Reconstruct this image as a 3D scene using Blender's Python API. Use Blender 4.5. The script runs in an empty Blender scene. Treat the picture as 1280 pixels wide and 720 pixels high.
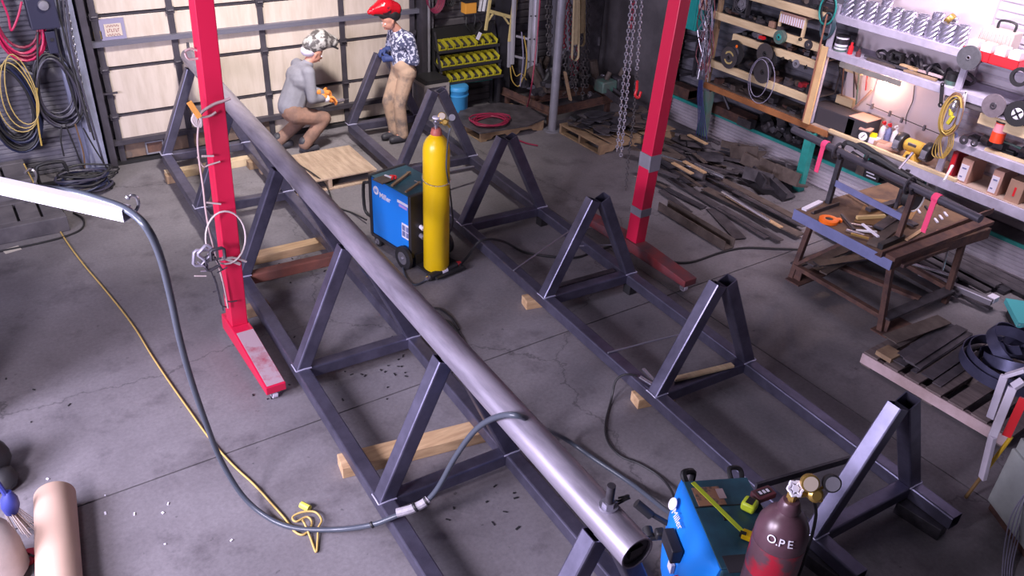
import bpy, bmesh, math, random
from math import sin, cos, pi, radians
from mathutils import Vector, Matrix, Euler
random.seed(7)
SC = bpy.context.scene
COL = SC.collection
# ------------------------------------------------------------------ camera, world, lights
FPX, PITCH, ROLL, CH, YAW = 1039.2, .5517, .0559, 3.993, .6214
def _b(v):
    x, y, z = v
    return Vector((x*cos(YAW)+y*sin(YAW), -x*sin(YAW)+y*cos(YAW), z))
_up = Vector((0, sin(PITCH), cos(PITCH))); _ri = Vector((1, 0, 0))
CR = _b(cos(ROLL)*_ri+sin(ROLL)*_up); CU = _b(-sin(ROLL)*_ri+cos(ROLL)*_up); CW = _b((0, cos(PITCH), -sin(PITCH)))
CC = Vector((0, 0, CH))
cam_d = bpy.data.cameras.new('camera'); cam = bpy.data.objects.new('camera', cam_d); COL.objects.link(cam)
cam_d.sensor_width = 36; cam_d.lens = FPX/1280*36; cam_d.clip_start = .05; cam_d.clip_end = 200
M = Matrix((( CR.x, CU.x, -CW.x, 0), (CR.y, CU.y, -CW.y, 0), (CR.z, CU.z, -CW.z, CH), (0, 0, 0, 1)))
cam.matrix_world = M
SC.camera = cam
SC.view_settings.view_transform = 'Standard'; SC.view_settings.look = 'None'
SC.view_settings.gamma = 1; SC.view_settings.exposure = 0.0; SC.view_settings.use_curve_mapping = False
w = bpy.data.worlds.new('world'); SC.world = w; w.use_nodes = True
bg = w.node_tree.nodes['Background']; bg.inputs[0].default_value = (.74, .70, .95, 1); bg.inputs[1].default_value = .04
def area(name, loc, tgt, sx, sy, power, col=(1, 1, 1), spread=180):
    d = bpy.data.lights.new(name, 'AREA'); d.shape = 'RECTANGLE'; d.size = sx; d.size_y = sy; d.energy = power; d.color = col
    d.spread = radians(spread)
    o = bpy.data.objects.new(name, d); COL.objects.link(o); o.location = loc
    o.rotation_euler = (Vector(tgt)-Vector(loc)).to_track_quat('-Z', 'Y').to_euler(); return o
# daylight through the open bay door, front left of the camera's view
area('bay_door_daylight', (-2.2, 1.9, 3.1), (2.6, 5.4, .2), .8, .8, 300, (.88, .80, .98))
area('side_window_daylight', (-3.3, 4.1, 2.6), (3.0, 4.6, .2), 2.2, 1.8, 600, (.82, .77, 1.0))
# high bay fittings and the strip fitting over the bench wall
area('high_bay_lamp', (-.6, 3.6, 5.9), (1.2, 4.6, 0), 1.3, 1.3, 60, (.90, .84, 1.0))
area('high_bay_lamp', (2.6, 6.3, 4.9), (3.1, 9.6, 0.6), .5, .5, 105, (1, .93, .88), 80)
area('bench_strip_lamp', (6.7, 3.2, 4.2), (8.3, 4.3, 1.3), 2.2, .3, 80, (1.0, .86, .98), 95)

# ------------------------------------------------------------------ plane helpers: a photo pixel to a point on a real plane
def ray(px, py): return CR*((px-640)/FPX)+CU*((360-py)/FPX)+CW
def GZ(px, py, z=0.): d = ray(px, py); return CC+d*((z-CH)/d.z)
def GX(px, py, x): d = ray(px, py); return CC+d*(x/d.x)
def GY(px, py, y): d = ray(px, py); return CC+d*(y/d.y)
V = Vector
# ------------------------------------------------------------------ materials
MATS = {}
def mat(name, col, rough=.6, metal=0., noise=.0, scale=8., col2=None, bump=.0, emit=None, stretch=None, spec=.5, thr=(.35, .65), detail=6, trans=0, coord='Object'):
    if name in MATS: return MATS[name]
    m = bpy.data.materials.new(name); m.use_nodes = True; nt = m.node_tree; N = nt.nodes; L = nt.links
    b = N['Principled BSDF']; b.inputs['Roughness'].default_value = rough; b.inputs['Metallic'].default_value = metal
    b.inputs['Specular IOR Level'].default_value = spec
    b.inputs['Base Color'].default_value = (*col, 1)
    if trans: b.inputs['Transmission Weight'].default_value = trans
    if noise or bump or col2:
        tc = N.new('ShaderNodeTexCoord'); mp = N.new('ShaderNodeMapping'); L.new(tc.outputs[coord], mp.inputs[0])
        if stretch: mp.inputs['Scale'].default_value = stretch
        n = N.new('ShaderNodeTexNoise'); n.inputs['Scale'].default_value = scale; n.inputs['Detail'].default_value = detail
        n.inputs['Roughness'].default_value = .62
        L.new(mp.outputs[0], n.inputs['Vector'])
        c2 = col2 if col2 else tuple(max(0, c*(1-noise)) for c in col)
        r = N.new('ShaderNodeValToRGB'); r.color_ramp.elements[0].position = thr[0]; r.color_ramp.elements[1].position = thr[1]
        r.color_ramp.elements[0].color = (*c2, 1); r.color_ramp.elements[1].color = (*col, 1)
        L.new(n.outputs[0], r.inputs[0]); L.new(r.outputs[0], b.inputs['Base Color'])
        if bump:
            bp = N.new('ShaderNodeBump'); bp.inputs['Strength'].default_value = bump; bp.inputs['Distance'].default_value = .01
            L.new(n.outputs[0], bp.inputs['Height']); L.new(bp.outputs[0], b.inputs['Normal'])
    if emit: b.inputs['Emission Color'].default_value = (*emit[0], 1); b.inputs['Emission Strength'].default_value = emit[1]
    MATS[name] = m; return m
steel = mat('mill_steel', (.19, .18, .265), .40, .78, col2=(.10, .095, .145), scale=5, stretch=(1, 1, 1), thr=(.3, .7), spec=.5)
pipe_m = mat('pipe_steel', (.36, .325, .40), .40, .5, col2=(.19, .17, .215), scale=7, thr=(.3, .6), stretch=(1.6, .22, 1.6))
weld_m = mat('ground_weld', (.62, .60, .78), .35, .5)
dark_st = mat('dark_steel', (.085, .078, .095), .5, .4, col2=(.04, .036, .045), scale=9)
scrap_m = mat('scrap_steel', (.115, .10, .115), .6, .3, col2=(.05, .043, .05), scale=6)
scrap_b = mat('scrap_brown', (.13, .10, .088), .75, .1, col2=(.07, .05, .045), scale=7)
rust = mat('rusty_steel', (.15, .075, .055), .75, .15, col2=(.065, .035, .035), scale=10)
rust2 = mat('rusty_plate', (.19, .11, .065), .8, .05, col2=(.085, .05, .04), scale=5)
red_p = mat('red_paint', (.54, .012, .055), .36, 0, col2=(.62, .32, .38), scale=11, thr=(.27, .31), stretch=(1, 1, .5))
red_d = mat('red_worn_paint', (.20, .025, .03), .6, 0, col2=(.09, .04, .05), scale=6)
grey_dust = mat('dusty_steel', (.26, .22, .25), .7, 0, col2=(.22, .03, .05), scale=5, thr=(.45, .6))
white_p = mat('white_paint', (.66, .60, .72), .5, 0, noise=.15, scale=6)
shelf_w = mat('shelf_white_paint', (.48, .44, .56), .55, 0, noise=.25, scale=7)
wall_w = mat('white_board', (.66, .57, .62), .6, 0, noise=.10, scale=3)
wood = mat('pine_wood', (.62, .42, .24), .65, 0, col2=(.42, .26, .14), scale=3, stretch=(1, 8, 8))
wood_pale = mat('pale_pine', (.74, .58, .36), .6, 0, col2=(.60, .44, .26), scale=3, stretch=(8, 1, 8))
wood_red = mat('red_stained_timber', (.24, .075, .05), .7, 0, col2=(.13, .05, .04), scale=4)
wood_grey = mat('grey_pallet_wood', (.22, .17, .165), .8, 0, col2=(.12, .09, .09), scale=4, stretch=(1, 6, 6))
wood_pink = mat('pinkish_pallet_wood', (.60, .45, .48), .75, 0, col2=(.42, .30, .30), scale=4)
wood_or = mat('orange_varnished_board', (.40, .16, .06), .5, 0, col2=(.26, .10, .04), scale=4)
wood_dk = mat('old_pallet_wood', (.40, .27, .16), .75, 0, col2=(.22, .14, .09), scale=5)
yellow = mat('yellow_paint', (.93, .60, .008), .32)
yel_b = mat('yellow_plastic', (.50, .44, .03), .5)
blue = mat('blue_enamel', (.015, .22, .78), .32)
blue_d = mat('teal_blue_enamel', (.03, .11, .16), .4, col2=(.02, .06, .09), scale=5)
blue_b = mat('blue_plastic', (.05, .30, .62), .45)
black = mat('black_rubber', (.018, .017, .02), .55)
blackp = mat('black_plastic', (.03, .028, .035), .4)
cable_m = mat('grey_blue_cable', (.065, .075, .10), .32)
cable_l = mat('pale_grey_cable', (.26, .24, .34), .5)
grey = mat('grey_paint', (.22, .21, .25), .5, noise=.2)
greyblue = mat('grey_blue_paint', (.30, .31, .44), .5, noise=.25, scale=5)
bluepale = mat('pale_blue_steel', (.22, .24, .46), .45, .1, noise=.2)
teal = mat('teal_paint', (.03, .33, .30), .5, noise=.3)
green = mat('green_paint', (.07, .19, .16), .55, col2=(.12, .13, .12), scale=6)
cream = mat('cream_panel', (.53, .45, .40), .6, 0, col2=(.42, .345, .29), scale=2.2, stretch=(6, 1, 1), thr=(.25, .6))
door_dk = mat('door_frame_steel', (.075, .066, .085), .5, .3, noise=.3)
rustbrown = mat('door_stained_panel', (.22, .14, .10), .7, col2=(.10, .07, .06), scale=4)
brass = mat('brass', (.55, .36, .10), .35, .8)
chrome = mat('chrome', (.70, .68, .75), .22, .9)
galv = mat('galvanised_steel', (.50, .48, .58), .32, .8)
alu = mat('aluminium', (.62, .60, .66), .4, .5)
red = mat('red_plastic', (.68, .02, .03), .4)
redhose = mat('red_hose', (.24, .015, .05), .45)
orange = mat('orange_plastic', (.95, .17, .01), .4)
pink = mat('pink_ribbon', (.95, .07, .20), .5)
yellowcord = mat('yellow_cord', (.50, .34, .08), .55)
lime = mat('lime_plastic', (.62, .75, .04), .4)
kraft = mat('kraft_paper', (.52, .36, .28), .7, noise=.08, scale=2)
card = mat('cardboard', (.42, .25, .18), .75, noise=.15)
card_l = mat('pink_cardboard', (.55, .32, .26), .75, noise=.1)
label_m = mat('white_label', (.78, .74, .86), .5)
maroon = mat('maroon_cover', (.36, .02, .04), .5)
canvas = mat('tan_webbing', (.42, .33, .20), .8, noise=.2, scale=20)
white = mat('white_plastic', (.80, .78, .82), .45)
glass_c = mat('clear_plastic', (.75, .70, .72), .15, 0, spec=.7)
brown_cyl = mat('maroon_cylinder_paint', (.115, .055, .075), .32, .1, col2=(.075, .04, .05), scale=5)
skin = mat('skin', (.55, .26, .19), .55)
shirt_g = mat('grey_sweatshirt', (.23, .225, .27), .85, noise=.15, scale=12, bump=.2)
pants_b = mat('brown_work_trousers', (.27, .15, .11), .85, col2=(.15, .09, .075), scale=7)
pants_k = mat('khaki_work_trousers', (.46, .31, .22), .85, col2=(.20, .15, .13), scale=5, thr=(.36, .52))
camo = mat('camouflage_cloth', (.56, .56, .70), .8, 0, col2=(.06, .065, .13), scale=27, thr=(.50, .56), detail=2)
bootm = mat('boot_leather', (.035, .033, .045), .55)
glove_b = mat('blue_glove', (.03, .05, .17), .7)
glove_o = mat('orange_glove', (.75, .25, .05), .7)
helmet_r = mat('red_helmet', (.62, .01, .02), .2, .1)
helmet_g = mat('patterned_welding_hood', (.50, .48, .46), .4, .2, col2=(.10, .09, .09), scale=16, thr=(.45, .55), detail=3)

def siding_mat(name, c1, c2):
    return mat(name, c1, .55, .0, col2=c2, scale=2.5, thr=(.3, .62))
siding = siding_mat('back_wall_siding', (.125, .112, .125), (.065, .058, .066))
siding_l = siding_mat('left_wall_siding', (.20, .19, .23), (.11, .105, .13))
siding_w = siding_mat('white_siding', (.52, .47, .54), (.36, .32, .37))

# concrete: broad tone changes, fine grain, oil stains and hairline cracks
fm = bpy.data.materials.new('stained_concrete'); fm.use_nodes = True
def concrete():
    nt = fm.node_tree; N = nt.nodes; L = nt.links; b = N['Principled BSDF']
    tc = N.new('ShaderNodeTexCoord')
    def noise(scale, det, rg, off=0):
        mp = N.new('ShaderNodeMapping'); mp.inputs['Location'].default_value = (off, off*1.7, 0); L.new(tc.outputs['Object'], mp.inputs[0])
        n = N.new('ShaderNodeTexNoise'); n.inputs['Scale'].default_value = scale; n.inputs['Detail'].default_value = det; n.inputs['Roughness'].default_value = rg
        L.new(mp.outputs[0], n.inputs['Vector']); return n
    def ramp(src, p0, p1, c0, c1):
        r = N.new('ShaderNodeValToRGB'); r.color_ramp.elements[0].position = p0; r.color_ramp.elements[1].position = p1
        r.color_ramp.elements[0].color = (*c0, 1); r.color_ramp.elements[1].color = (*c1, 1); L.new(src, r.inputs[0]); return r
    def mix(t, a, c, f=1.):
        m = N.new('ShaderNodeMix'); m.data_type = 'RGBA'; m.blend_type = t; m.inputs[0].default_value = f
        L.new(a, m.inputs[6]); L.new(c, m.inputs[7]); return m
    base = ramp(noise(1.1, 6, .6).outputs[0], .3, .7, (.150, .135, .150), (.235, .215, .235))
    fine = ramp(noise(38, 8, .7, 3).outputs[0], .25, .75, (.72,)*3, (1.12,)*3)
    stain = ramp(noise(2.4, 8, .68, 9).outputs[0], .30, .47, (.50, .48, .50), (1, 1, 1))
    specks = ramp(noise(16, 3, .5, 21).outputs[0], .24, .30, (.40,)*3, (1, 1, 1))
    pale = ramp(noise(6.5, 9, .75, 33).outputs[0], .66, .74, (1, 1, 1), (1.45, 1.42, 1.45))
    c = mix('MULTIPLY', base.outputs[0], fine.outputs[0]); c = mix('MULTIPLY', c.outputs[2], stain.outputs[0], .8)
    c = mix('MULTIPLY', c.outputs[2], specks.outputs[0], .7); c = mix('MULTIPLY', c.outputs[2], pale.outputs[0], .6)
    vo = N.new('ShaderNodeTexVoronoi'); vo.feature = 'DISTANCE_TO_EDGE'; vo.inputs['Scale'].default_value = .3
    wn = noise(1.6, 5, .7, 5); vm = N.new('ShaderNodeVectorMath'); vm.operation = 'MULTIPLY_ADD'; vm.inputs[1].default_value = (.55, .55, .55)
    L.new(wn.outputs[1], vm.inputs[0]); L.new(tc.outputs['Object'], vm.inputs[2]); L.new(vm.outputs[0], vo.inputs['Vector'])
    cr = ramp(vo.outputs[0], .0, .0028, (.45,)*3, (1, 1, 1))
    c = mix('MULTIPLY', c.outputs[2], cr.outputs[0], .8)
    L.new(c.outputs[2], b.inputs['Base Color'])
    rr = ramp(noise(3, 6, .6, 13).outputs[0], .3, .7, (.48,)*3, (.78,)*3); L.new(rr.outputs[0], b.inputs['Roughness'])
    bp = N.new('ShaderNodeBump'); bp.inputs['Strength'].default_value = .15; bp.inputs['Distance'].default_value = .004
    L.new(fine.outputs[0], bp.inputs['Height']); L.new(bp.outputs[0], b.inputs['Normal'])
concrete()

# ------------------------------------------------------------------ mesh helpers
def frame_from(d, up=V((0, 0, 1))):
    z = d.normalized(); x = up.cross(z)
    if x.length < 1e-4: x = V((1, 0, 0)).cross(z)
    x.normalize(); y = z.cross(x); return x, y, z
def RM(rx=0, ry=0, rz=0): return Euler((rx, ry, rz)).to_matrix()
class MB:
    def __init__(s): s.v = []; s.f = []; s.m = []; s.mats = []
    def mi(s, mt):
        if mt is None: return 0
        if mt not in s.mats: s.mats.append(mt)
        return s.mats.index(mt)
    def add(s, vs, fs, mt=None):
        o = len(s.v); s.v += [V(p) for p in vs]; k = s.mi(mt)
        for f in fs: s.f.append(tuple(i+o for i in f)); s.m.append(k)
        return s
    def box(s, c, d, R=None, mt=None, taper=None):
        hx, hy, hz = d[0]/2, d[1]/2, d[2]/2; c = V(c); vs = []
        for z in (-hz, hz):
            t = taper if (taper and z > 0) else 1
            for x, y in ((-hx, -hy), (hx, -hy), (hx, hy), (-hx, hy)):
                p = V((x*t, y*t, z)); vs.append((R @ p if R else p)+c)
        return s.add(vs, [(3, 2, 1, 0), (4, 5, 6, 7), (0, 1, 5, 4), (1, 2, 6, 5), (2, 3, 7, 6), (3, 0, 4, 7)], mt)
    def b6(s, x0, x1, y0, y1, z0, z1, mt=None): return s.box(((x0+x1)/2, (y0+y1)/2, (z0+z1)/2), (abs(x1-x0), abs(y1-y0), abs(z1-z0)), None, mt)
    def bar(s, a, b, w, h, up=V((0, 0, 1)), mt=None):
        a = V(a); b = V(b); x, y, z = frame_from(b-a, up)
        R = Matrix((x, y, z)).transposed(); return s.box((a+b)/2, (w, h, (b-a).length), R, mt)
    def prof(s, a, b, pts, up=V((0, 0, 1)), mt=None, inner=None):
        # extrude a closed 2D profile from a to b; inner = matching hole profile
        a = V(a); b = V(b); x, y, z = frame_from(b-a, up); n = len(pts)
        vs = [a+x*p[0]+y*p[1] for p in pts]+[b+x*p[0]+y*p[1] for p in pts]
        fs = [(i, (i+1) % n, n+(i+1) % n, n+i) for i in range(n)]
        if inner:
            vs += [a+x*p[0]+y*p[1] for p in inner]+[b+x*p[0]+y*p[1] for p in inner]
            fs += [(2*n+(i+1) % n, 2*n+i, 3*n+i, 3*n+(i+1) % n) for i in range(n)]
            fs += [((i+1) % n, i, 2*n+i, 2*n+(i+1) % n) for i in range(n)]
            fs += [(n+i, n+(i+1) % n, 3*n+(i+1) % n, 3*n+i) for i in range(n)]
        else: fs += [tuple(reversed(range(n))), tuple(range(n, 2*n))]
        return s.add(vs, fs, mt)
    def sqtube(s, a, b, t, up=V((0, 0, 1)), wall=.007, mt=None, t2=None):
        h = t/2; g = (t2 or t)/2; c = .22*t
        def ring(h, g, c):
            return [(h-c, -g), (h-c*.3, -g+c*.3), (h, -g+c), (h, g-c), (h-c*.3, g-c*.3), (h-c, g), (-h+c, g), (-h+c*.3, g-c*.3), (-h, g-c), (-h, -g+c), (-h+c*.3, -g+c*.3), (-h+c, -g)]
        return s.prof(a, b, ring(h, g, c*.5), up, mt, ring(h-wall, g-wall, c*.25))
    def tube(s, pts, r, n=8, mt=None, closed=False, caps=True):
        pts = [V(p) for p in pts]; N = len(pts); rs = r if isinstance(r, (list, tuple)) else [r]*N
        vs = []; fs = []; px = None
        for i, p in enumerate(pts):
            if closed: d = pts[(i+1) % N]-pts[i-1]
            else: d = pts[min(i+1, N-1)]-pts[max(i-1, 0)]
            if d.length < 1e-9: d = V((0, 0, 1))
            d.normalize()
            if px is None: x, y, _ = frame_from(d)
            else:
                x = px-d*px.dot(d)
                if x.length < 1e-6: x, _, _ = frame_from(d)
                x.normalize(); y = d.cross(x)
            px = x
            for k in range(n):
                a = 2*pi*k/n; vs.append(p+(x*cos(a)+y*sin(a))*rs[i])
        for i in range(N if closed else N-1):
            j = (i+1) % N
            for k in range(n): fs.append((i*n+k, i*n+(k+1) % n, j*n+(k+1) % n, j*n+k))
        if caps and not closed: fs += [tuple(reversed(range(n))), tuple(range((N-1)*n, N*n))]
        return s.add(vs, fs, mt)
    def cyl(s, a, b, r, n=12, r2=None, mt=None): return s.tube([a, b], [r, r if r2 is None else r2], n, mt)
    def lathe(s, prof, c, axis=V((0, 0, 1)), n=20, mt=None, close=False):
        c = V(c); x, y, z = frame_from(V(axis)); m = len(prof); vs = []; fs = []
        for r, h in prof:
            for k in range(n):
                a = 2*pi*k/n; vs.append(c+z*h+(x*cos(a)+y*sin(a))*max(r, 1e-4))
        for i in range(m if close else m-1):
            j = (i+1) % m
            for k in range(n): fs.append((i*n+k, i*n+(k+1) % n, j*n+(k+1) % n, j*n+k))
        if not close: fs += [tuple(reversed(range(n))), tuple(range((m-1)*n, m*n))]
        return s.add(vs, fs, mt)
    def ball(s, c, r, sc=(1, 1, 1), n=10, mt=None, R=None):
        c = V(c); vs = []; fs = []; m = n//2+1
        for i in range(m+1):
            t = pi*i/m
            for k in range(n):
                a = 2*pi*k/n; p = V((r*sc[0]*sin(t)*cos(a), r*sc[1]*sin(t)*sin(a), r*sc[2]*cos(t))); vs.append((R @ p if R else p)+c)
        for i in range(m):
            for k in range(n): fs.append((i*n+k, (i+1)*n+k, (i+1)*n+(k+1) % n, i*n+(k+1) % n))
        return s.add(vs, fs, mt)
    def prism(s, pts, h, o=V((0, 0, 0)), x=V((1, 0, 0)), y=V((0, 1, 0)), mt=None):
        x = V(x); y = V(y); z = x.cross(y).normalized(); o = V(o); n = len(pts)
        vs = [o+x*p[0]+y*p[1] for p in pts]+[o+x*p[0]+y*p[1]+z*h for p in pts]
        return s.add(vs, [(i, (i+1) % n, n+(i+1) % n, n+i) for i in range(n)]+[tuple(reversed(range(n))), tuple(range(n, 2*n))], mt)
def sm(pts, k=6, closed=False):
    # Catmull-Rom through pts
    P = [V(p) for p in pts]; n = len(P); out = []
    for i in range(n if closed else n-1):
        if closed: a, b, c, d = P[i-1], P[i], P[(i+1) % n], P[(i+2) % n]
        else: a, b, c, d = P[max(i-1, 0)], P[i], P[i+1], P[min(i+2, n-1)]
        for j in range(k):
            t = j/k; out.append(.5*((2*b)+(c-a)*t+(2*a-5*b+4*c-d)*t*t+(3*b-a-3*c+d)*t**3))
    if not closed: out.append(P[-1])
    return out
def obj(name, mb, m=None, parent=None, smooth=True, bevel=0, label=None, kind=None, ang=35):
    me = bpy.data.meshes.new(name)
    vs = mb.v
    if parent is not None and not isinstance(parent, str):
        inv = WM[parent.name].inverted(); vs = [inv @ p for p in vs]; 
    else: inv = None
    off = None
    me.from_pydata([tuple(p) for p in vs], [], mb.f)
    mats = mb.mats if mb.mats else [m]
    for q in mats: me.materials.append(q or m)
    if mb.mats:
        for p, k in zip(me.polygons, mb.m): p.material_index = k
    bm_ = bmesh.new(); bm_.from_mesh(me); bmesh.ops.recalc_face_normals(bm_, faces=bm_.faces); bm_.to_mesh(me); bm_.free()
    if smooth:
        me.polygons.foreach_set('use_smooth', [True]*len(me.polygons)); me.set_sharp_from_angle(angle=radians(ang))
    o = bpy.data.objects.new(name, me); COL.objects.link(o)
    if parent is not None: o.parent = parent
    WM[o.name] = (WM[parent.name] if parent is not None else Matrix.Identity(4)).copy()
    if bevel:
        bv = o.modifiers.new('bevel', 'BEVEL'); bv.width = bevel; bv.segments = 2; bv.limit_method = 'ANGLE'
    if label: o['label'] = label
    if kind: o['kind'] = kind
    return o
WM = {}
ORD = ['first', 'second', 'third', 'fourth', 'fifth', 'sixth', 'seventh', 'eighth', 'ninth', 'tenth', 'eleventh', 'twelfth', 'thirteenth', 'fourteenth', 'fifteenth', 'sixteenth', 'seventeenth', 'eighteenth', 'nineteenth', 'twentieth', 'twenty-first', 'twenty-second', 'twenty-third', 'twenty-fourth', 'twenty-fifth', 'twenty-sixth']
def thing(name, label, cat, loc=(0, 0, 0), rz=0, group=None):
    o = bpy.data.objects.new(name, None); COL.objects.link(o); o.location = loc; o.rotation_euler = (0, 0, rz)
    o.empty_display_size = .1
    o['label'] = label; o['category'] = cat
    if group: o['group'] = group
    WM[o.name] = Matrix.Translation(V(loc)) @ Matrix.Rotation(rz, 4, 'Z'); return o
def tag(o, label, cat, group=None, kind=None):
    o['label'] = label; o['category'] = cat
    if group: o['group'] = group
    if kind: o['kind'] = kind
    return o
def single(name, mb, m, label, cat, group=None, bevel=0, kind=None, smooth=True):
    # one-mesh thing; origin moved to its base centre
    c = V((sum(p.x for p in mb.v)/len(mb.v), sum(p.y for p in mb.v)/len(mb.v), min(p.z for p in mb.v)))
    mb.v = [p-c for p in mb.v]; o = obj(name, mb, m, None, smooth, bevel); o.location = c
    WM[o.name] = Matrix.Translation(c); return tag(o, label, cat, group, kind)
def struct(name, mb, m, parent=None, smooth=False, bevel=0, ang=35):
    o = obj(name, mb, m, parent, smooth, bevel, ang=ang)
    if parent is None: o['kind'] = 'structure'
    return o
def dup(src, loc, rz=None, label=None, group=None):
    r = src.copy(); COL.objects.link(r); r.location = loc
    if rz is not None: r.rotation_euler = (0, 0, rz)
    if label: r['label'] = label
    if group: r['group'] = group
    WM[r.name] = Matrix.Translation(V(loc)) @ Matrix.Rotation(r.rotation_euler.z, 4, 'Z')
    for ch in src.children:
        c = ch.copy(); COL.objects.link(c); c.parent = r
        for g in ch.children:
            d = g.copy(); COL.objects.link(d); d.parent = c
    return r
def text(name, body, size, o, x, y, m, parent, ext=.001, bold=0):
    # lettering lying in the plane of x (reading direction) and y (letter height), centred on o
    cu = bpy.data.curves.new(name, 'FONT'); cu.body = body; cu.size = size; cu.extrude = ext; cu.align_x = 'CENTER'; cu.align_y = 'CENTER'; cu.offset = bold
    t = bpy.data.objects.new(name, cu); me = bpy.data.meshes.new_from_object(t); bpy.data.objects.remove(t)
    x = V(x).normalized(); y = V(y).normalized(); z = x.cross(y); T = Matrix((( x.x, y.x, z.x, o[0]), (x.y, y.y, z.y, o[1]), (x.z, y.z, z.z, o[2]), (0, 0, 0, 1)))
    me.transform(WM[parent.name].inverted() @ T if parent else T); me.materials.clear(); me.materials.append(m)
    q = bpy.data.objects.new(name, me); COL.objects.link(q); q.parent = parent
    WM[q.name] = WM[parent.name].copy() if parent else Matrix.Identity(4); return q
# ================================================================== THE SETTING
YB, XR = 9.72, 8.45
fl = MB(); fl.b6(-7, 9.5, -3, 11, -.30, -.012); FLOOR = struct('floor', fl, mat('joint_filler', (.05, .045, .05), .9))
def slab(x0, x1, y0, y1):
    b = MB(); g = .006; b.b6(x0+g, x1-g, y0+g, y1-g, -.10, 0); return obj('slab', b, fm, FLOOR, False)
for x0, x1 in ((-7, -2.2), (-2.2, 5.05), (5.05, 9.5)):
    for y0, y1 in ((-3, .2), (.2, 4.46), (4.46, 11)): slab(x0, x1, y0, y1)
# hairline crack running off the joint towards the camera: a shallow dark groove fill
def siding_mb(x0, x1, z0, z1, y, pitch, depth, axis='x'):
    b = MB(); n = max(1, round((z1-z0)/pitch)); p = (z1-z0)/n
    for i in range(n):
        z = z0+i*p; A = [(0, z), (depth, z+p*.2), (depth, z+p*.8), (0, z+p)]
        for k in range(3):
            (d0, a), (d1, c) = A[k], A[k+1]
            if axis == 'x': b.add([(x0, y-d0, a), (x1, y-d0, a), (x1, y-d1, c), (x0, y-d1, c)], [(0, 1, 2, 3)])
            else: b.add([(y-d0, x0, a), (y-d0, x1, a), (y-d1, x1, c), (y-d1, x0, c)], [(0, 1, 2, 3)])
    return b
# back wall (two stretches of ribbed siding either side of the bay door)
bw = MB(); bw.b6(-4, 9.2, YB+.16, YB+.3, 0, 5.2); WB = struct('wall_back', bw, siding)
obj('siding', siding_mb(-4, 1.06, 0, 2.6, YB+.1, .05, .016), siding_l, WB, False)
b = MB(); b.b6(-4, 1.06, YB+.06, YB+.12, .42, .50); obj('girt', b, siding_l, WB, False)
b = MB(); b.b6(-4, 1.06, YB+.05, YB+.12, 1.05, 1.16); obj('girt', b, siding_l, WB, False)
obj('siding', siding_mb(5.42, 9.0, 0, 3.2, YB+.06, .10, .02), siding, WB, False)
b = MB(); b.b6(5.4, 9, YB-.02, YB+.12, .95, 1.03); obj('girt', b, door_dk, WB, False)
# right wall: white ribbed wainscot with a ledge, upper wall set back
rw = MB(); rw.b6(XR+.04, XR+.2, -2.0, 9.9, 0, 5.2); WR = struct('wall_right', rw, wall_w)
b = MB(); b.b6(8.25, 8.44, -2, YB, 0, .34); WN = struct('trim_7', b, siding_w)
obj('siding', siding_mb(-2, YB, 0, .34, 8.24, .042, .012, 'y'), siding_w, WN, False)
b = MB(); b.b6(8.19, XR+.05, -2, YB, .34, .372); obj('ledge', b, scrap_m, WN, False); b = MB(); b.b6(8.172, 8.192, -2, YB, .335, .374); obj('ledge_edge', b, teal, WN, False)
obj('siding', siding_mb(5.5, YB, .372, 3.0, XR+.03, .085, .02, 'y'), siding_l, WR, False)
obj('siding', siding_mb(-2, 4.12, .372, 3.4, XR+.03, .085, .014, 'y'), siding_w, WR, False)
b = MB(); b.b6(XR-.03, XR+.03, 4.12, 5.5, .80, 3.0); obj('backboard', b, wall_w, WR, False)
b = MB(); b.b6(XR-.05, XR-.025, 4.25, 5.1, .86, 1.50); obj('backboard', b, wall_w, WR, False)
b = MB(); b.b6(8.10, 8.16, 7.9, 9.72, 0, 3.2); struct('trim_8', b, siding)
# bay door: five courses of sections with steel stiles and struts
DX0, DX1 = 1.33, 5.22
dr = MB(); dr.b6(DX0-.02, DX1+.02, YB+.05, YB+.13, 0, 3.3); DOOR = struct('door_1', dr, door_dk)
zs = [0, .30, .565, 1.10, 1.40, 1.66, 2.19, 2.72, 3.25]
xs = [DX0+.08, 2.18, 3.17, 4.17, DX1-.08]
levels = [.035, .275, .565, 1.09, 1.65, 2.19, 2.72, 3.25]
for i in range(len(levels)-1):
    for j in range(4):
        b = MB(); z0, z1 = levels[i]+.006, levels[i+1]-.006
        b.b6(xs[j]+.028, xs[j+1]-.028, YB+.015, YB+.05, z0+.012, z1-.012)
        obj('panel', b, rustbrown if (i == 0 and j < 2) else cream, DOOR, False, .004)
for x in xs:
    b = MB(); b.b6(x-.032, x+.032, YB-.01, YB+.05, .02, 3.3); obj('stile', b, door_dk, DOOR, False)
for z in (.565, 1.09, 1.65, 2.19, 2.72):
    b = MB(); b.b6(DX0+.02, DX1-.02, YB+.002, YB+.05, z-.006, z+.006); obj('section_joint', b, door_dk, DOOR, False)
    for x in xs:
        b = MB(); b.b6(x-.045, x+.045, YB-.022, YB+0, z-.035, z+.035); b.cyl((x-.03, YB-.03, z), (x+.03, YB-.03, z), .012, 8); obj('hinge', b, door_dk, DOOR, False)
for z in (.275, 1.375, 2.45):
    b = MB(); b.b6(DX0, DX1, YB-.05, YB+.02, z-.022, z+.022); b.b6(DX0, DX1, YB-.055, YB-.045, z-.032, z-.01); obj('strut', b, mat('strut_grey', (.15, .145, .19), .45, .3) if z > .5 else door_dk, DOOR, False)
b = MB(); b.b6(DX0-.01, DX1+.01, YB-.03, YB+.05, 0, .04); obj('bottom_seal', b, black, DOOR, False)
b = MB(); p0 = GY(194, 184, YB-.01)
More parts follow.
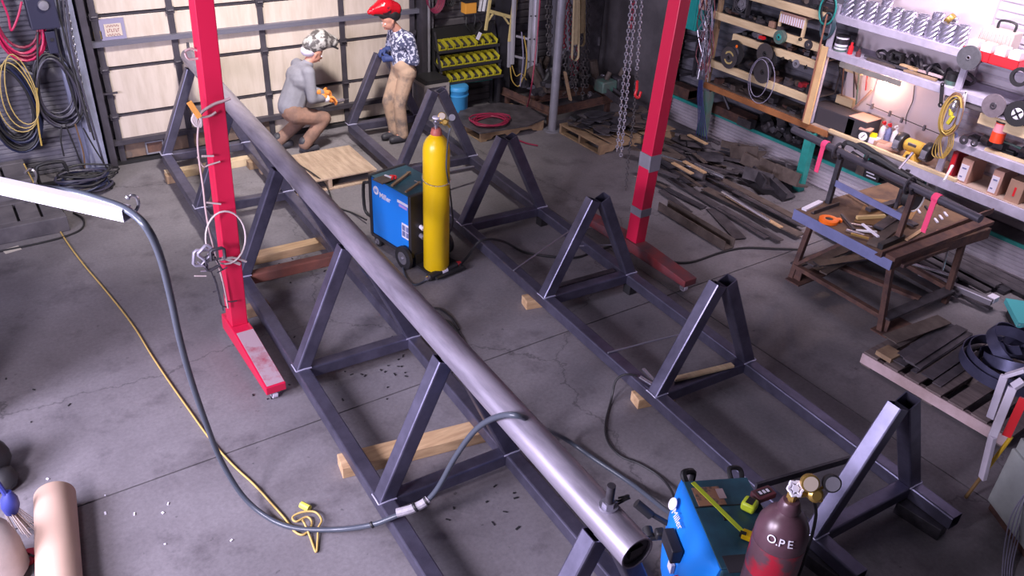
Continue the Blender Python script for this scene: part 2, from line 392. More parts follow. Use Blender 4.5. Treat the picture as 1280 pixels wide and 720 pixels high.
for dx0, dx1, dz0, dz1 in ((-.1, .1, -.075, -.06), (-.1, .1, .06, .075), (-.1, -.085, -.06, .06), (.085, .1, -.06, .06)): b.b6(p0.x+dx0, p0.x+dx1, YB-.01, YB+.016, p0.z+dz0, p0.z+dz1)
vent = obj('vent_frame', b, grey, DOOR, False); b = MB(); b.b6(p0.x-.085, p0.x+.085, YB+.002, YB+.016, p0.z-.06, p0.z+.06); obj('vent_cover', b, rust, DOOR, False)
b = MB(); q = GY(130, 118, YB-.05); b.b6(q.x-.07, q.x+.14, YB-.06, YB-.03, q.z-.008, q.z+.008); b.b6(q.x-.06, q.x-.02, YB-.06, YB, q.z-.08, q.z+.03); obj('latch', b, door_dk, DOOR, False)
# notice taped to the door
q = GY(141, 37, YB); n = MB(); n.b6(q.x-.125, q.x+.125, YB+.002, YB+.014, q.z-.115, q.z+.115); SG = obj('notice', n, mat('notice_grey', (.24, .22, .33), .5), DOOR, False)
n = MB(); n.b6(q.x-.082, q.x+.088, YB-.004, YB+.002, q.z-.068, q.z+.062); obj('notice_paper', n, mat('notice_cream', (.50, .42, .36), .6), SG, False)
tr = mat('notice_red_ink', (.25, .09, .10), .6)
for k, (n_, h_) in enumerate(((9, .016), (6, .030), (9, .016))):
    b = MB()
    for j in range(n_): xx = q.x+.003+(j-(n_-1)/2)*.130/n_; b.b6(xx-.018*6/n_*.45, xx-.018*6/n_*.15, YB-.006, YB-.003, q.z+.040-.046*k-h_/2, q.z+.040-.046*k+h_/2); b.b6(xx-.018*6/n_*.45, xx+.018*6/n_*.4, YB-.006, YB-.003, q.z+.040-.046*k+(h_/2 if j % 2 else -h_/2)-.003, q.z+.040-.046*k+(h_/2 if j % 2 else -h_/2)+.003)
    obj('faded_lettering', b, tr, SG, False)
q = GY(123, 44, YB); n = MB(); n.b6(q.x-.045, q.x+.035, YB+.002, YB+.014, q.z-.045, q.z+.04); obj('notice_sticker', n, mat('old_yellow', (.48, .34, .10), .6), DOOR, False)
# scorch marks
for (px, py, r) in ((161, 193, .04),):
    q = GY(px, py, YB+.01); b = MB(); b.lathe([(r*.2, 0), (r, .002)], (q.x, YB+.012, q.z), (0, -1, 0), 14); obj('scorch_mark', b, mat('soot', (.12, .09, .08), .9), DOOR)
# door tracks and the painted post
b = MB(); b.b6(1.26, 1.33, YB-.10, YB+.1, 0, 3.3); struct('trim_1', b, door_dk)
b = MB(); b.b6(1.06, 1.23, YB-.09, YB+.1, .0, 3.3); b.b6(1.0, 1.06, YB-.02, YB+.1, 0, 3.3); struct('trim_2', b, greyblue)
b = MB(); b.b6(5.22, 5.34, YB-.12, YB+.1, 0, 3.3); struct('trim_3', b, door_dk)
b = MB(); b.b6(5.34, 5.42, YB-.06, YB+.1, 0, 3.3); b.cyl((5.30, YB-.16, .1), (5.30, YB-.16, 3.3), .018, 8); struct('trim_4', b, grey)
q = GZ(690, 163); b = MB(); b.cyl((q.x, q.y, 0), (q.x, q.y, 4.6), .055, 16); b.cyl((q.x, q.y, 0), (q.x, q.y, .012), .12, 16)
struct('trim_5', b, mat('galv_post', (.27, .26, .31), .5, .2, noise=.2), smooth=True)
# unseen left-hand blocker, added to shade the far left floor
b = MB(); b.b6(-3.6, -.52, 5.55, 5.67, 0, 1.5); struct('added_shade_wall', b, siding_l)

# ================================================================== TRUSS FRAMES
O1, S1, U1 = V((1.748, 9.283, 0)), V((.0431, .9991, 0)), V((.9991, -.0431, 0))
O2, S2, U2 = V((3.967, 9.218, 0)), V((.0524, .9986, 0)), V((.9986, -.0524, 0))
T = .102
def truss(name, label, O, S, U, D, HM, s_far, s_near, cross):
    root = thing(name, label, 'steel frame', O+V((0, 0, .098)), 0)
    Z = V((0, 0, 1)); W = 1.0
    for u in (T/2, W-T/2):
        b = MB(); b.sqtube(O+S*s_far+U*u+Z*(.2-T/2), O-S*s_near+U*u+Z*(.2-T/2), T); obj('bottom_rail', b, steel, root, ang=12)
    th = math.atan2(HM-.2, .5-T/math.sin(radians(65)))
    for i in range(6):
        C = O-S*(D*i)+S*(T/2)
        e = V((cos(th), 0, sin(th)))
        for sg in (1, -1):
            def P(u, z): return C+U*(.5+sg*(u-.5))+Z*z
            n = (-sin(th), cos(th))           # outward normal of the leg
            mu, mz = .5+n[0]*T/2, HM+n[1]*T/2  # centre of cut end
            L = (mz-.2+T*.5*n[1]*0)/sin(th)
            bu = mu-cos(th)*L; bz = mz-sin(th)*L
            # mitred foot: extend so the tube dies into the rail top
            b = MB(); top = P(mu, mz); bot = P(bu, bz)
            b.sqtube(bot, top, T, up=S)
            # cut the foot flat on the rail
            for k, v in enumerate(b.v):
                ring = (k//12) % 2
                if ring == 0:
                    d = (top-bot).normalized(); t = (.2-v.z)/d.z; b.v[k] = v+d*t
            obj('leg', b, steel, root, ang=12)
            # bright ground weld where the leg meets the rail
            b = MB(); f = [b_ for b_ in ()]
            x0 = .5+sg*(bu-.5); hw = T/2/math.sin(th)+.006
            for (a0, c0) in (((x0-hw*1.0, -T/2-.001), (x0+hw*.9, -T/2-.001)), ((x0-sg*hw, -T/2), (x0-sg*hw, T/2))):
                b.tube(sm([C+U*a0[0]+S*a0[1]+Z*.201, C+U*((a0[0]+c0[0])/2)+S*((a0[1]+c0[1])/2)+Z*.205, C+U*c0[0]+S*c0[1]+Z*.201], 3), .0055, 5)
            obj('weld_bead', b, weld_m, root)
        if cross:
            b = MB(); b.sqtube(C+U*T+Z*(.2-T/2), C+U*(W-T)+Z*(.2-T/2), T-.006); obj('crossmember', b, wood_red if (D < 1.492 and i == 2) else steel, root, ang=12, label='rusty red crossmember' if (D < 1.492 and i == 2) else None)
    return root
TR1 = truss('truss_frame', 'long welded truss of square steel tube with a thick pipe along its top ridge', O1, S1, U1, 1.4893, 1.085, .03, 8.6, True)
TR2 = truss('truss_frame', 'long welded steel frame of open A shaped uprights without a top pipe', O2, S2, U2, 1.4986, 1.0, .03, 7.79, True)
Zv = V((0, 0, 1)); Cp = O1+U1*.5+Zv*(1.085+.0935)
b = MB(); PR = .084
ring = [(PR*cos(a), PR*sin(a)) for a in [2*pi*k/28 for k in range(28)]]; inn = [(x*.9, y*.9) for x, y in ring]
b.prof(Cp+S1*.28, Cp-S1*7.62, ring, Zv, None, inn); obj('top_pipe', b, pipe_m, TR1)
b = MB(); e_ = Cp-S1*7.60; b.cyl(e_, e_+S1*.01, PR*.93, 24); obj('end_disc', b, dark_st, TR1); b = MB(); b.box(e_-S1*.004, (.07, .02, .05)); obj('end_lug', b, black, TR1)
# saddle straps and lugs where legs meet pipe
for i in range(6):
    for sg in (-1, 1):
        c = Cp-S1*(1.4893*i)+U1*(sg*PR*.62)-Zv*(PR*.72); b = MB(); b.tube([c+S1*.05, c+S1*.0, c-S1*.005], .009, 5); obj('weld_bead', b, weld_m, TR1)
# threaded pin with a washer and a twist of wire near the near end of the pipe
pe = Cp-S1*7.40
b = MB(); b.cyl(pe+Zv*.06, pe+Zv*.21, .020, 12); pin = obj('threaded_pin', b, dark_st, TR1)
b = MB(); b.cyl(pe+Zv*.078, pe+Zv*.092, .044, 18); b.cyl(pe+Zv*.092, pe+Zv*.112, .030, 6); obj('washer', b, galv, pin)
b = MB(); q = pe+U1*.05+Zv*.07
for k in range(3): b.tube(sm([q+V((.0, 0, .02*k)), q+V((.04, -.02, .03+.01*k)), q+V((.07, .01*k, .0)), q+V((.05, .03, -.03)), q+V((.01, .02, .0))], 5), .005, 6)
obj('wire_twist', b, black, TR1)
# far end: stub on the pipe and hooked chain
b = MB(); q = Cp+S1*.22; b.cyl(q+Zv*.07, q+Zv*.17, .016, 8); obj('stub', b, dark_st, TR1)
# thin tie rods on the second frame
for (a, c) in (((642, 338), (710, 290)), ((760, 441), (850, 418))):
    b = MB(); A = GZ(*a, .205); B = GZ(*c, .205); b.tube([A, (A+B)/2+V((0, 0, .004)), B], .0075, 6); obj('tie_rod', b, mat('bar_steel', (.30, .29, .36), .4, .5), TR2)
b = MB(); A = GZ(706, 308, .16); B = GZ(768, 306, .16); b.tube([A, B], .0075, 6); obj('tie_rod', b, mat('bar_steel', (.3, .29, .36)), TR2)
A = GZ(672, 352, .19); B = GZ(772, 328, .19)
b = MB(); c3 = O2-S2*(1.4986*3)+S2*(T+.06); b.sqtube(c3+U2*(T+.02)+Zv*.15, c3+U2*(1-T-.03)+Zv*.15, .06); obj('packing_tube', b, dark_st, TR2)
b = MB(); A = GZ(520, 222, .3); B = GZ(592, 208, .22); b.bar(A, B, .03, .012); obj('tie_rod', b, mat('bar_steel', (.3, .29, .36)), TR2)

# ================================================================== GANTRY (two red legs, the beam is above the frame)
GA = thing('gantry_crane', 'red painted portal gantry with two tall box legs on caster beams', 'gantry crane', (3.3, 5.4, 0))
def gleg(bx, by, tx, w, fx, y0, y1, worn):
    b = MB(); zb = .24 if not worn else .20
    b.bar((bx, by, zb), (tx, by, 3.1), w, w*1.15, up=V((0, 1, 0))); l = obj('leg', b, red_p, GA, False, .006)
    if not worn:
        b = MB(); b.bar((bx-.004*0, by, .95), (bx-.0, by, 1.12), w+.004, w*1.15+.004, up=V((0, 1, 0)))
    # tapered foot beam
    if not worn:
        b = MB(); b.bar((fx+.004, y0+.015, .157), (fx+.004, by-.17, zb+.001), .13, .004); obj('dusty_top', b, mat('dusty_red', (.36, .26, .30), .75, col2=(.30, .05, .08), scale=4, thr=(.36, .5)), GA, False)
    b = MB(); pts = [(y0, .09), (y0, .155), (by-.16, zb), (by+.16, zb), (y1, .155), (y1, .09)]
    b.prism([(p[0], min(p[1], 9)) for p in pts], .15, (fx-.075, 0, 0), (0, 1, 0), (0, 0, 1)); ft = obj('foot_beam', b, red_d if worn else red_p, GA, False, .006)
    for y in (y0+.07, y1-.07):
        c = MB(); c.box((fx, y, .085), (.08, .09, .014)); c.box((fx-.026, y, .055), (.006, .05, .06)); c.box((fx+.026, y, .055), (.006, .05, .06)); cc = obj('caster', c, grey, GA)
        c = MB(); c.cyl((fx-.018, y, .036), (fx+.018, y, .036), .036, 16); obj('wheel', c, white_p, cc)
gleg(1.385, 5.62, 1.475, .125, 1.385, 4.80, 5.80, False)
gleg(5.14, 5.16, 5.29, .125, 5.14, 4.38, 5.94, True)
b = MB(); b.b6(1.3, 5.5, 5.3, 5.5, 3.08, 3.3); obj('beam', b, red_p, GA, False, .01)
q = MB(); q.b6(1.33, 1.44, 4.81, 5.44, .205, .2051)
for z, dz in ((1.02, .16), (.52, .08)):
    b = MB(); x = 5.14+.15*(z-.2)/2.9; b.box((x, 5.16, z), (.131, .150, dz)); obj('bare_patch', b, grey, GA, False)
# ================================================================== PALLETS AND TIMBER
def pallet(label, p0, ux, lx, ly, m, n=7, h=.13, gap=.35, loc_z=0, group=None, name='wooden_pallet', mtop=None, closed=False):
    # p0 near-left corner, ux unit vector along the stringer-crossing boards' spacing
    root = thing(name, label, 'pallet', p0, math.atan2(ux[1], ux[0]), group)
    X = V((ux[0], ux[1], 0)); Y = V((-ux[1], ux[0], 0)); o = V(p0)
    def bx(x0, x1, y0, y1, z0, z1, nm, mm):
        b = MB(); c = o+X*((x0+x1)/2)+Y*((y0+y1)/2)+V((0, 0, (z0+z1)/2)); R = Matrix((X, Y, V((0, 0, 1)))).transposed()
        b.box(c, (x1-x0, y1-y0, z1-z0), R); return obj(nm, b, mm, root, False, .003)
    # stringers run along X, notched underneath; deck boards run along Y
    for k in range(3):
        y = (ly-.045)*k/2
        b = MB(); pts = [(0, .018), (lx*.16, .018), (lx*.2, .055), (lx*.38, .055), (lx*.42, .018), (lx*.58, .018), (lx*.62, .055), (lx*.8, .055), (lx*.84, .018), (lx, .018), (lx, h-.02), (0, h-.02)]
        b.prism([(p[0], p[1]) for p in pts], .04, o+Y*(y+.04), X, V((0, 0, 1))); obj('stringer', b, m, root, False)
    wdt = lx/(n+(n-1)*gap)
    for k in range(n):
        x = k*wdt*(1+gap); bx(x, x+wdt, -.004, ly+.004, h-.02+random.uniform(0, .002), h+random.uniform(-.002, .002), 'deck_board', mtop or m)
    for k in (0, .45, .9): bx(lx*k, lx*k+.09, 0, ly, 0, .018, 'bottom_board', m)
    return root
pallet('pale wooden pallet beside the crouching welder, full plank top', (2.66, 8.80, 0), (-.03, -1), .80, 1.10, mat('brown_pallet_wood', (.46, .34, .25), .7, col2=(.30, .21, .15), scale=3, stretch=(1, 8, 8)), 7, .14, .025)
pallet('old wooden pallet under the loose steel offcuts, in front of the far scrap bay', (6.50, 7.36, 0), (1, 0), 1.28, .85, wood_dk, 7)
pallet('old wooden pallet carrying a dark sheet and a coil of red hose', (5.40, 8.40, 0), (1, 0), .98, .76, wood_dk, 7)
pr = V((5.62, 2.86, 0)); pu = V((.03, -1, 0)).normalized()
pallet('worn pink-edged pallet holding flat bars and a coil of steel strip', pr, pu, 1.22, 1.0, wood_grey, 7, .13, .45)
b = MB(); b.bar(pr+V((-.016, 0, .075)), pr+V((-.016, 0, .075))+pu*1.22, .012, .09); 
tag(obj('edge_board', b, wood_pink), 'pink weathered board along the near edge of the pallet with the strip coil', 'board')
# load of pallet 2: steel offcuts
for k in range(58):
    x, y = random.uniform(6.62, 7.68), random.uniform(7.5, 8.12); a = random.uniform(0, pi); R = random.uniform(.09, .18)
    n_ = random.choice((5, 6, 7)); pts = [(R*random.uniform(.75, 1.1)*cos(2*pi*i/n_+a), R*random.uniform(.5, .95)*sin(2*pi*i/n_+a)) for i in range(n_)]
    rt = Euler((random.uniform(-.14, .14), random.uniform(-.14, .14), a)).to_matrix(); z = .15+.011*(k % 9)+random.uniform(0, .02)
    b = MB(); b.prism(pts, .012, (x, y, z), rt @ V((1, 0, 0)), rt @ V((0, 1, 0)))
    single('steel_offcut', b, random.choice((scrap_m, scrap_b, dark_st)), '%s steel offcut, %s %s of the heap on the old pallet' % ('large' if R > .125 else 'small', 'back' if y > 7.8 else 'front', 'left' if x < 6.95 else 'middle' if x < 7.35 else 'right'), 'offcut', 'steel offcuts on the old pallet, %s %s %s' % ('large' if R > .125 else 'small', 'back' if y > 7.8 else 'front', 'left' if x < 6.95 else 'middle' if x < 7.35 else 'right'), smooth=False)
p = GZ(719, 147, .24); b = MB(); b.box((p.x, p.y, p.z), (.13, .10, .03), RM(.3, .1, .4)); b.box((p.x+.02, p.y-.03, p.z+.02), (.07, .012, .012), RM(0, 0, .8), black)

single('wrapped_packet', b, label_m, 'small pale printed packet on the corner of the offcut heap', 'packet')
# sheet and red hose on pallet 3
b = MB(); pts = [(5.36, 8.36), (6.05, 8.30), (6.42, 8.42), (6.46, 8.9), (6.2, 9.2), (5.6, 9.22), (5.3, 8.9)]
b.prism(pts, .02, (0, 0, .135)); single('rubber_sheet', b, scrap_m, 'dark ragged sheet laid over the far pallet', 'sheet', smooth=False)
c0 = GZ(613, 150, .19); b = MB(); pts = []
for k in range(90): a = 2*pi*k/18; r = .13+.012*(k//18)+.02*sin(k*.9); pts.append((c0.x+r*1.5*cos(a), c0.y+r*1.25*sin(a), .17+.008*(k//18)))
b.tube(pts, .011, 6); single('red_hose_coil', b, redhose, 'coil of thin red hose lying on the dark sheet', 'hose')
b = MB(); b.tube(sm([GY(675, 0, 8.5), GY(672, 40, 8.5), GY(668, 80, 8.45), GY(664, 110, 8.4), GZ(659, 133, .16), GZ(650, 155, .05), GZ(638, 168, .02), GZ(655, 178, .015), GZ(672, 182, .015)], 6), .010, 6)
single('hanging_red_hose', b, redhose, 'thin red hose hanging from above beside the aluminium ladder down to the floor', 'hose')
# timbers under and beside the left frame
def plank(a, c, w, h, m, label, z=None, cat='timber', name='timber', group=None):
    b = MB(); a = V(a); c = V(c); zz = (z if z is not None else h/2); a.z = c.z = zz; b.bar(a, c, w, h); return single(name, b, m, label, cat, group, .004, smooth=False)
plank(GZ(207, 219, .045), GZ(322, 198, .045), .11, .088, mat('light_timber', (.55, .42, .27), .7, col2=(.38, .27, .17), scale=5), 'weathered pale timber under the far end of the pipe-topped truss')
plank(GZ(315, 323, .045), GZ(414, 301, .045), .12, .085, wood, 'natural timber lying across the floor behind the third bay of the pipe truss')
plank(GZ(425, 583, .045), GZ(612, 536, .045), .15, .09, wood, 'rough split pine timber under the near bay of the pipe truss')
plank(GZ(655, 378, .045), GZ(690, 372, .045), .12, .088, wood, 'short pine block under the middle of the open frame', name='wood_block', cat='block')
plank(GZ(793, 500, .045), GZ(840, 490, .045), .12, .088, wood, 'short orange end-grain block under the open frame near its fifth upright', name='wood_block', cat='block')
plank(GZ(843, 474, .215), GZ(916, 456, .215), .05, .02, wood_pale, 'thin pale wooden batten laid on a crossmember of the open frame', z=.214, name='batten', cat='batten')
for (q, l) in (((1050, 700), 'front'), ((1175, 645), 'back')):
    p = GZ(*q, .045); b = MB(); b.box((p.x-.12, p.y+.06, .048), (.12, .3, .094), RM(0, 0, .1)); single('wood_block', b, dark_st, 'dark block under the %s rail at the near end of the open frame' % l, 'block', None, .004, smooth=False)
for (i, u) in ((0, .05), (0, .95), (2, .05)):
    p = O1-S1*(1.4893*i+.3)+U1*u; b = MB(); b.box((p.x, p.y, .048), (.2, .09, .094)); 
    if i != 4 or True: single('wood_block', b, wood_dk, ['old timber block under the far left foot of the pipe truss', 'old timber block under the far right foot of the pipe truss', 'old timber block under the left rail of the pipe truss beside the red gantry leg', 'old timber block under the right rail of the pipe truss near its fifth leg'][[(0, .05), (0, .95), (2, .05), (4, .95)].index((i, u))], 'block', None, .004, smooth=False)
for (i, u, l) in ((0, .95, 'far right end'), (2, .95, 'right rail behind the third upright'), (3, .95, 'right rail at the fourth upright')):
    p = O2-S2*(1.4986*i)+U2*u; b = MB(); b.box((p.x, p.y, .048), (.09, .09, .094)); single('wood_block', b, black, 'small black block under the open frame, ' + l, 'block', None, .004, smooth=False)

# ================================================================== FLOOR SCRAP BY THE RIGHT WALL
SG_ = 'loose flat bars and strips on the floor by the right wall'
def strip(a, c, w, h, z, m=None, label='dark flat steel bar lying loose in the scrap by the right wall', group=SG_, name='flat_bar', cat='steel bar'):
    a = V((a[0], a[1], z)); c = V((c[0], c[1], z+random.uniform(-.004, .01))); b = MB(); b.bar(a, c, w, h); return single(name, b, m or scrap_m, label, cat, group, smooth=False)
def gz2(*q): p = GZ(*q); return (p.x, p.y)
bars = [((822, 232), (880, 262), .09), ((838, 225), (960, 300), .11), ((850, 215), (985, 292), .10), ((880, 240), (1000, 300), .12), ((868, 218), (930, 248), .09), ((890, 262), (925, 300), .14),
 ((826, 240), (862, 268), .07), ((900, 262), (975, 305), .08), ((858, 206), (905, 222), .08), ((915, 245), (1003, 290), .06)]
BL = ['first broad strip from the red gantry leg side', 'longest broad strip, running down the middle of the strips', 'broad strip right of the longest one', 'broad strip ending by the table leg', 'short strip at the back left of the strips', 'short broad strip beside the rusty channel', 'narrow strip nearest the rusty channel', 'strip at the front right of the strips', 'short strip lying near the curved plates', 'narrow strip at the right of the loose strips']
for k, (a, c, w_) in enumerate(bars): strip(gz2(*a), gz2(*c), w_, .010, .012+.012*(k % 5), random.choice((scrap_m, scrap_m, dark_st, scrap_b)), 'dark steel '+BL[k], SG_)
strip(gz2(902, 232), gz2(1000, 284), .10, .012, .075, scrap_b, 'wide brown weathered plank lying outermost on the strips beside the table', None, 'plank', 'plank')
strip(gz2(908, 252), gz2(975, 292), .05, .012, .07, wood, 'narrow pale wooden lath among the dark strips', None, 'lath', 'lath')
b = MB(); A = GZ(903, 240, .10); B = GZ(962, 276, .10); b.tube([A, B], .018, 8); single('steel_tube', b, chrome, 'thin shiny steel tube lying on the strips beside the table', 'tube')
# wide channel lying near the red leg
A = GZ(829, 256, .06); B = GZ(912, 306, .06); b = MB(); b.prof(A, B, [(-.07, -.05), (.07, -.05), (.07, .05), (.062, .05), (.062, -.042), (-.062, -.042), (-.062, .05), (-.07, .05)]); b.mats = []
single('steel_channel', b, grey_dust if False else scrap_b, 'short rusty steel channel on the floor behind the red gantry foot', 'channel', smooth=False)
# round bars, pipes and curved plates of the heap
for (a, c, r, m, l) in (((822, 194), (875, 212), .028, chrome, 'bright steel shaft, left one of two in the scrap heap'), ((868, 206), (905, 222), .026, chrome, 'bright steel shaft, right one of two in the scrap heap'), ((828, 205), (880, 222), .05, scrap_m, 'fat dark pipe under the bright shafts in the scrap heap')):
    A = GZ(*a, .16 if r < .04 else .08); B = GZ(*c, .13 if r < .04 else .08); b = MB(); b.cyl(A, B, r, 14); single('round_bar', b, m, l, 'bar')
for k, (px, py, R, a0, a1, w_, tz) in enumerate(((885, 205, .24, .3, 2.2, .32, 0), (872, 190, .22, .5, 2.0, .30, .2), (905, 208, .16, .3, 2.4, .22, 0), (858, 184, .25, .6, 1.9, .2, .1))):
    p = GZ(px, py, .02); b = MB(); n = 10; d = V((.75, -.65, 0)); x = V((.65, .75, 0)); pts = [(R*cos(a0+(a1-a0)*i/n), R*sin(a0+(a1-a0)*i/n)-.1) for i in range(n+1)]
    pts = pts+[((R-.012)*cos(a0+(a1-a0)*i/n), (R-.012)*sin(a0+(a1-a0)*i/n)-.1) for i in range(n, -1, -1)]
    for i in range(n): q = [pts[i], pts[i+1], pts[2*n-i], pts[2*n+1-i]]; b.prism(q, w_, p-d*w_/2, x, V((0, 0, 1)))
    single('curved_plate', b, [dark_st, scrap_m, scrap_m, scrap_b][k], ['large dark rolled plate arching over the scrap heap', 'rolled plate behind the largest arched one', 'small rolled plate at the right of the heap', 'brown rolled plate at the left of the scrap heap'][k], 'plate')
random.seed(11)
for k in range(70):
    px, py = random.uniform(812, 975), random.uniform(178, 232)
    if (px-812)*.25+170 > py+10: continue
    p = GZ(px, py, 0); 
    if p.x > 8.05: continue
    L_ = random.uniform(.25, .8); a = random.gauss(-1.35, .35); d = V((cos(a), sin(a), 0))*L_/2; z = random.uniform(.02, .17)
    z = .012+.022*(k % 8); m_ = random.choice((scrap_m, dark_st, scrap_m, scrap_b)); wd = random.uniform(.04, .12)
    ll = '%s %s %s, %s part of the heap behind the red gantry leg, %s side' % ('long' if L_ > .62 else 'short' if L_ < .42 else 'mid-length', {scrap_m: 'dark', dark_st: 'black', scrap_b: 'brown'}[m_], 'plate' if wd > .08 else 'bar', 'left' if px < 865 else 'middle' if px < 920 else 'right', 'wall' if (py-178) < (px-812)*.28+14 else 'floor')
    strip((p.x-d.x, p.y-d.y), (min(p.x+d.x, 8.1), p.y+d.y), wd, random.uniform(.008, .02), z, m_, ll, 'scrap heap: '+ll[:60])
for (a, c, l) in (((858, 186), (880, 198), 'pale splintered board at the back of the scrap heap'), ((838, 222), (862, 236), 'pale lath at the front of the scrap heap, left one'), ((852, 220), (878, 236), 'pale lath at the front of the scrap heap, right one')):
    strip(gz2(*a), gz2(*c), .05, .015, .19, wood, l, None, 'lath', 'lath')
# heavy dark offcuts of section against the wainscot
for k, (px, py, s_) in enumerate(((925, 197, .12), (935, 183, .10), (948, 205, .13), (968, 200, .11), (965, 214, .13), (910, 188, .14), (940, 215, .10), (955, 222, .09), (925, 213, .12), (896, 180, .1))):
    p = GZ(px, py, .12); b = MB(); a = random.uniform(-.5, .5); Rz = RM(random.uniform(-.3, .3), random.uniform(-.3, .3), a)
    pts = [(-s_, -s_*.6), (s_, -s_*.6), (s_, -s_*.4), (-s_*.75, -s_*.4), (-s_*.75, s_*.6), (-s_, s_*.6)]
    b.prism(pts, .35, (min(p.x, 8.0), p.y-.1, p.z+.05), Rz @ V((1, 0, 0)), Rz @ V((0, 0, 1)))
    single('angle_offcut', b, random.choice((dark_st, scrap_m, scrap_b)), 'short dark angle section by the white wainscot, '+['standing upright left of centre', 'highest at the back', 'upright at the right', 'right end at the wall', 'rightmost at the front', 'left end', 'front centre', 'lowest at the right front', 'middle of the pile', 'far left at the green post'][k], 'offcut', 'angle offcuts against the wainscot', smooth=False)
# long bars under and beyond the table, along the wall
random.seed(5)
for k in range(16):
    x = 7.25+.065*k; y1 = random.uniform(4.1, 4.9); y0 = random.uniform(2.75, 3.2) if k < 12 else 2.2; z = .02+.03*random.randint(0, 2)
    strip((min(x, 8.08), y1), (min(x-.12, 8.05), y0), random.uniform(.05, .11), random.uniform(.012, .04), z, random.choice((scrap_m, dark_st, scrap_m)), 'long dark steel bar along the wall behind the table, '+('%s from the table' % ['first', 'second', 'third', 'fourth', 'fifth', 'sixth', 'seventh', 'eighth', 'ninth', 'tenth', 'eleventh', 'twelfth', 'thirteenth', 'fourteenth', 'fifteenth', 'sixteenth'][k]), 'long bars along the wall behind the table')
A = GZ(1150, 340, .12); B = GZ(1240, 378, .12); b = MB(); b.sqtube(A, B, .06); single('steel_tube', b, mat('grey_tube', (.26, .24, .28), .4, .4), 'grey square tube lying on the long bars, its end towards the camera', 'tube', smooth=False)
p = GZ(1241, 373, .13); b = MB(); b.box((p.x, p.y, p.z), (.09, .07, .05)); single('steel_block', b, label_m, 'small pale square block at the end of the long bars', 'block', smooth=False)
p = GZ(1270, 400, .10); b = MB(); b.box((p.x+.1, p.y+.02, .12), (.42, .16, .05), RM(0, 0, .75)); single('teal_beam_end', b, mat('teal_chipped', (.08, .42, .45), .45, col2=(.55, .60, .65), scale=7, thr=(.3, .36)), 'chipped turquoise painted beam end beyond the strip coil', 'beam', smooth=False)
b = MB(); b.box((p.x+.1, p.y+.02, .048), (.30, .1, .095), RM(0, 0, .75)); single('wood_block', b, black, 'black block under the turquoise beam end', 'block', smooth=False)

# flat bars on the near right pallet
random.seed(3)
dx = V((.93, .36, 0)).normalized(); dx = V((.99, .1, 0)).normalized()
fb = [(2.60, .145, .10, .9, 5.70), (2.52, .16, .13, .85, 5.76), (2.62, .165, .12, .8, 5.78), (2.55, .18, .10, .85, 5.74), (2.38, .14, .10, .8, 5.75), (2.28, .14, .07, .85, 5.72), (2.47, .15, .05, .9, 5.70)]
for k, (y, z, w_, L_, x) in enumerate(fb):
    strip((x, y), (x+L_, y+.06), w_, .010, z, random.choice((scrap_m, dark_st)), 'dark flat bar on the near pallet, '+['outermost to the far side', 'under the brown plate', 'uppermost of the far stack', 'middle of the stack beside the plate', 'second from the strip coil', 'nearest the strip coil', 'narrow one in the middle'][k], 'flat bars on the near pallet')
A = GZ(1112, 424, .205); B = GZ(1172, 402, .205); b = MB(); b.bar(A, B+(B-A)*.15, .14, .008); single('steel_plate', b, scrap_b, 'greyish brown plate lying uppermost on the flat bars of the near pallet', 'plate', smooth=False)
b = MB(); b.box((5.74, 2.72, .15), (.16, .14, .04)); single('wood_block', b, wood_dk, 'small worn block on the far corner of the near pallet', 'block', smooth=False)
# steel strip coil, springing open
root = thing('strip_coil', 'coil of wide blue-grey steel strip springing open on the near right pallet', 'steel coil', (6.42, 2.08, .13), 0)
cm = mat('blued_strip', (.13, .13, .23), .35, .6, noise=.3)
def ribbon(c, R, w_, tilt, az, a0=0, a1=2*pi, n=44, grow=0, squash=1.):
    b = MB(); Rt = Euler((tilt, 0, az)).to_matrix(); vs = []; fs = []
    for i in range(n+1):
        a = a0+(a1-a0)*i/n; r = R+grow*i/n
        for (dr_, dz) in ((0, -w_/2), (0, w_/2), (-.006, w_/2), (-.006, -w_/2)):
            vs.append(V(c)+Rt @ V(((r+dr_)*cos(a), (r+dr_)*sin(a)*squash, dz)))
    for i in range(n):
        for k in range(4): fs.append((i*4+k, i*4+(k+1) % 4, i*4+4+(k+1) % 4, i*4+4+k))
    b.add(vs, fs); return b
for (c, R, w_, ti, az, g) in (((6.38, 2.10, .20), .34, .09, .04, 0, .02), ((6.38, 2.10, .215), .31, .09, .12, .6, .01), ((6.42, 2.05, .25), .27, .09, .34, 2.4, .01), ((6.46, 2.12, .30), .24, .09, .5, .3, .0), ((6.44, 2.16, .36), .17, .09, .95, 1.9, .0), ((6.50, 2.06, .24), .22, .09, .2, 4.0, .0), ((6.46, 2.08, .42), .15, .08, .6, 3.6, .0)):
    obj('strip_turn', ribbon(c, R, w_, ti, az, 0, 2*pi*.97, grow=g), cm, root)

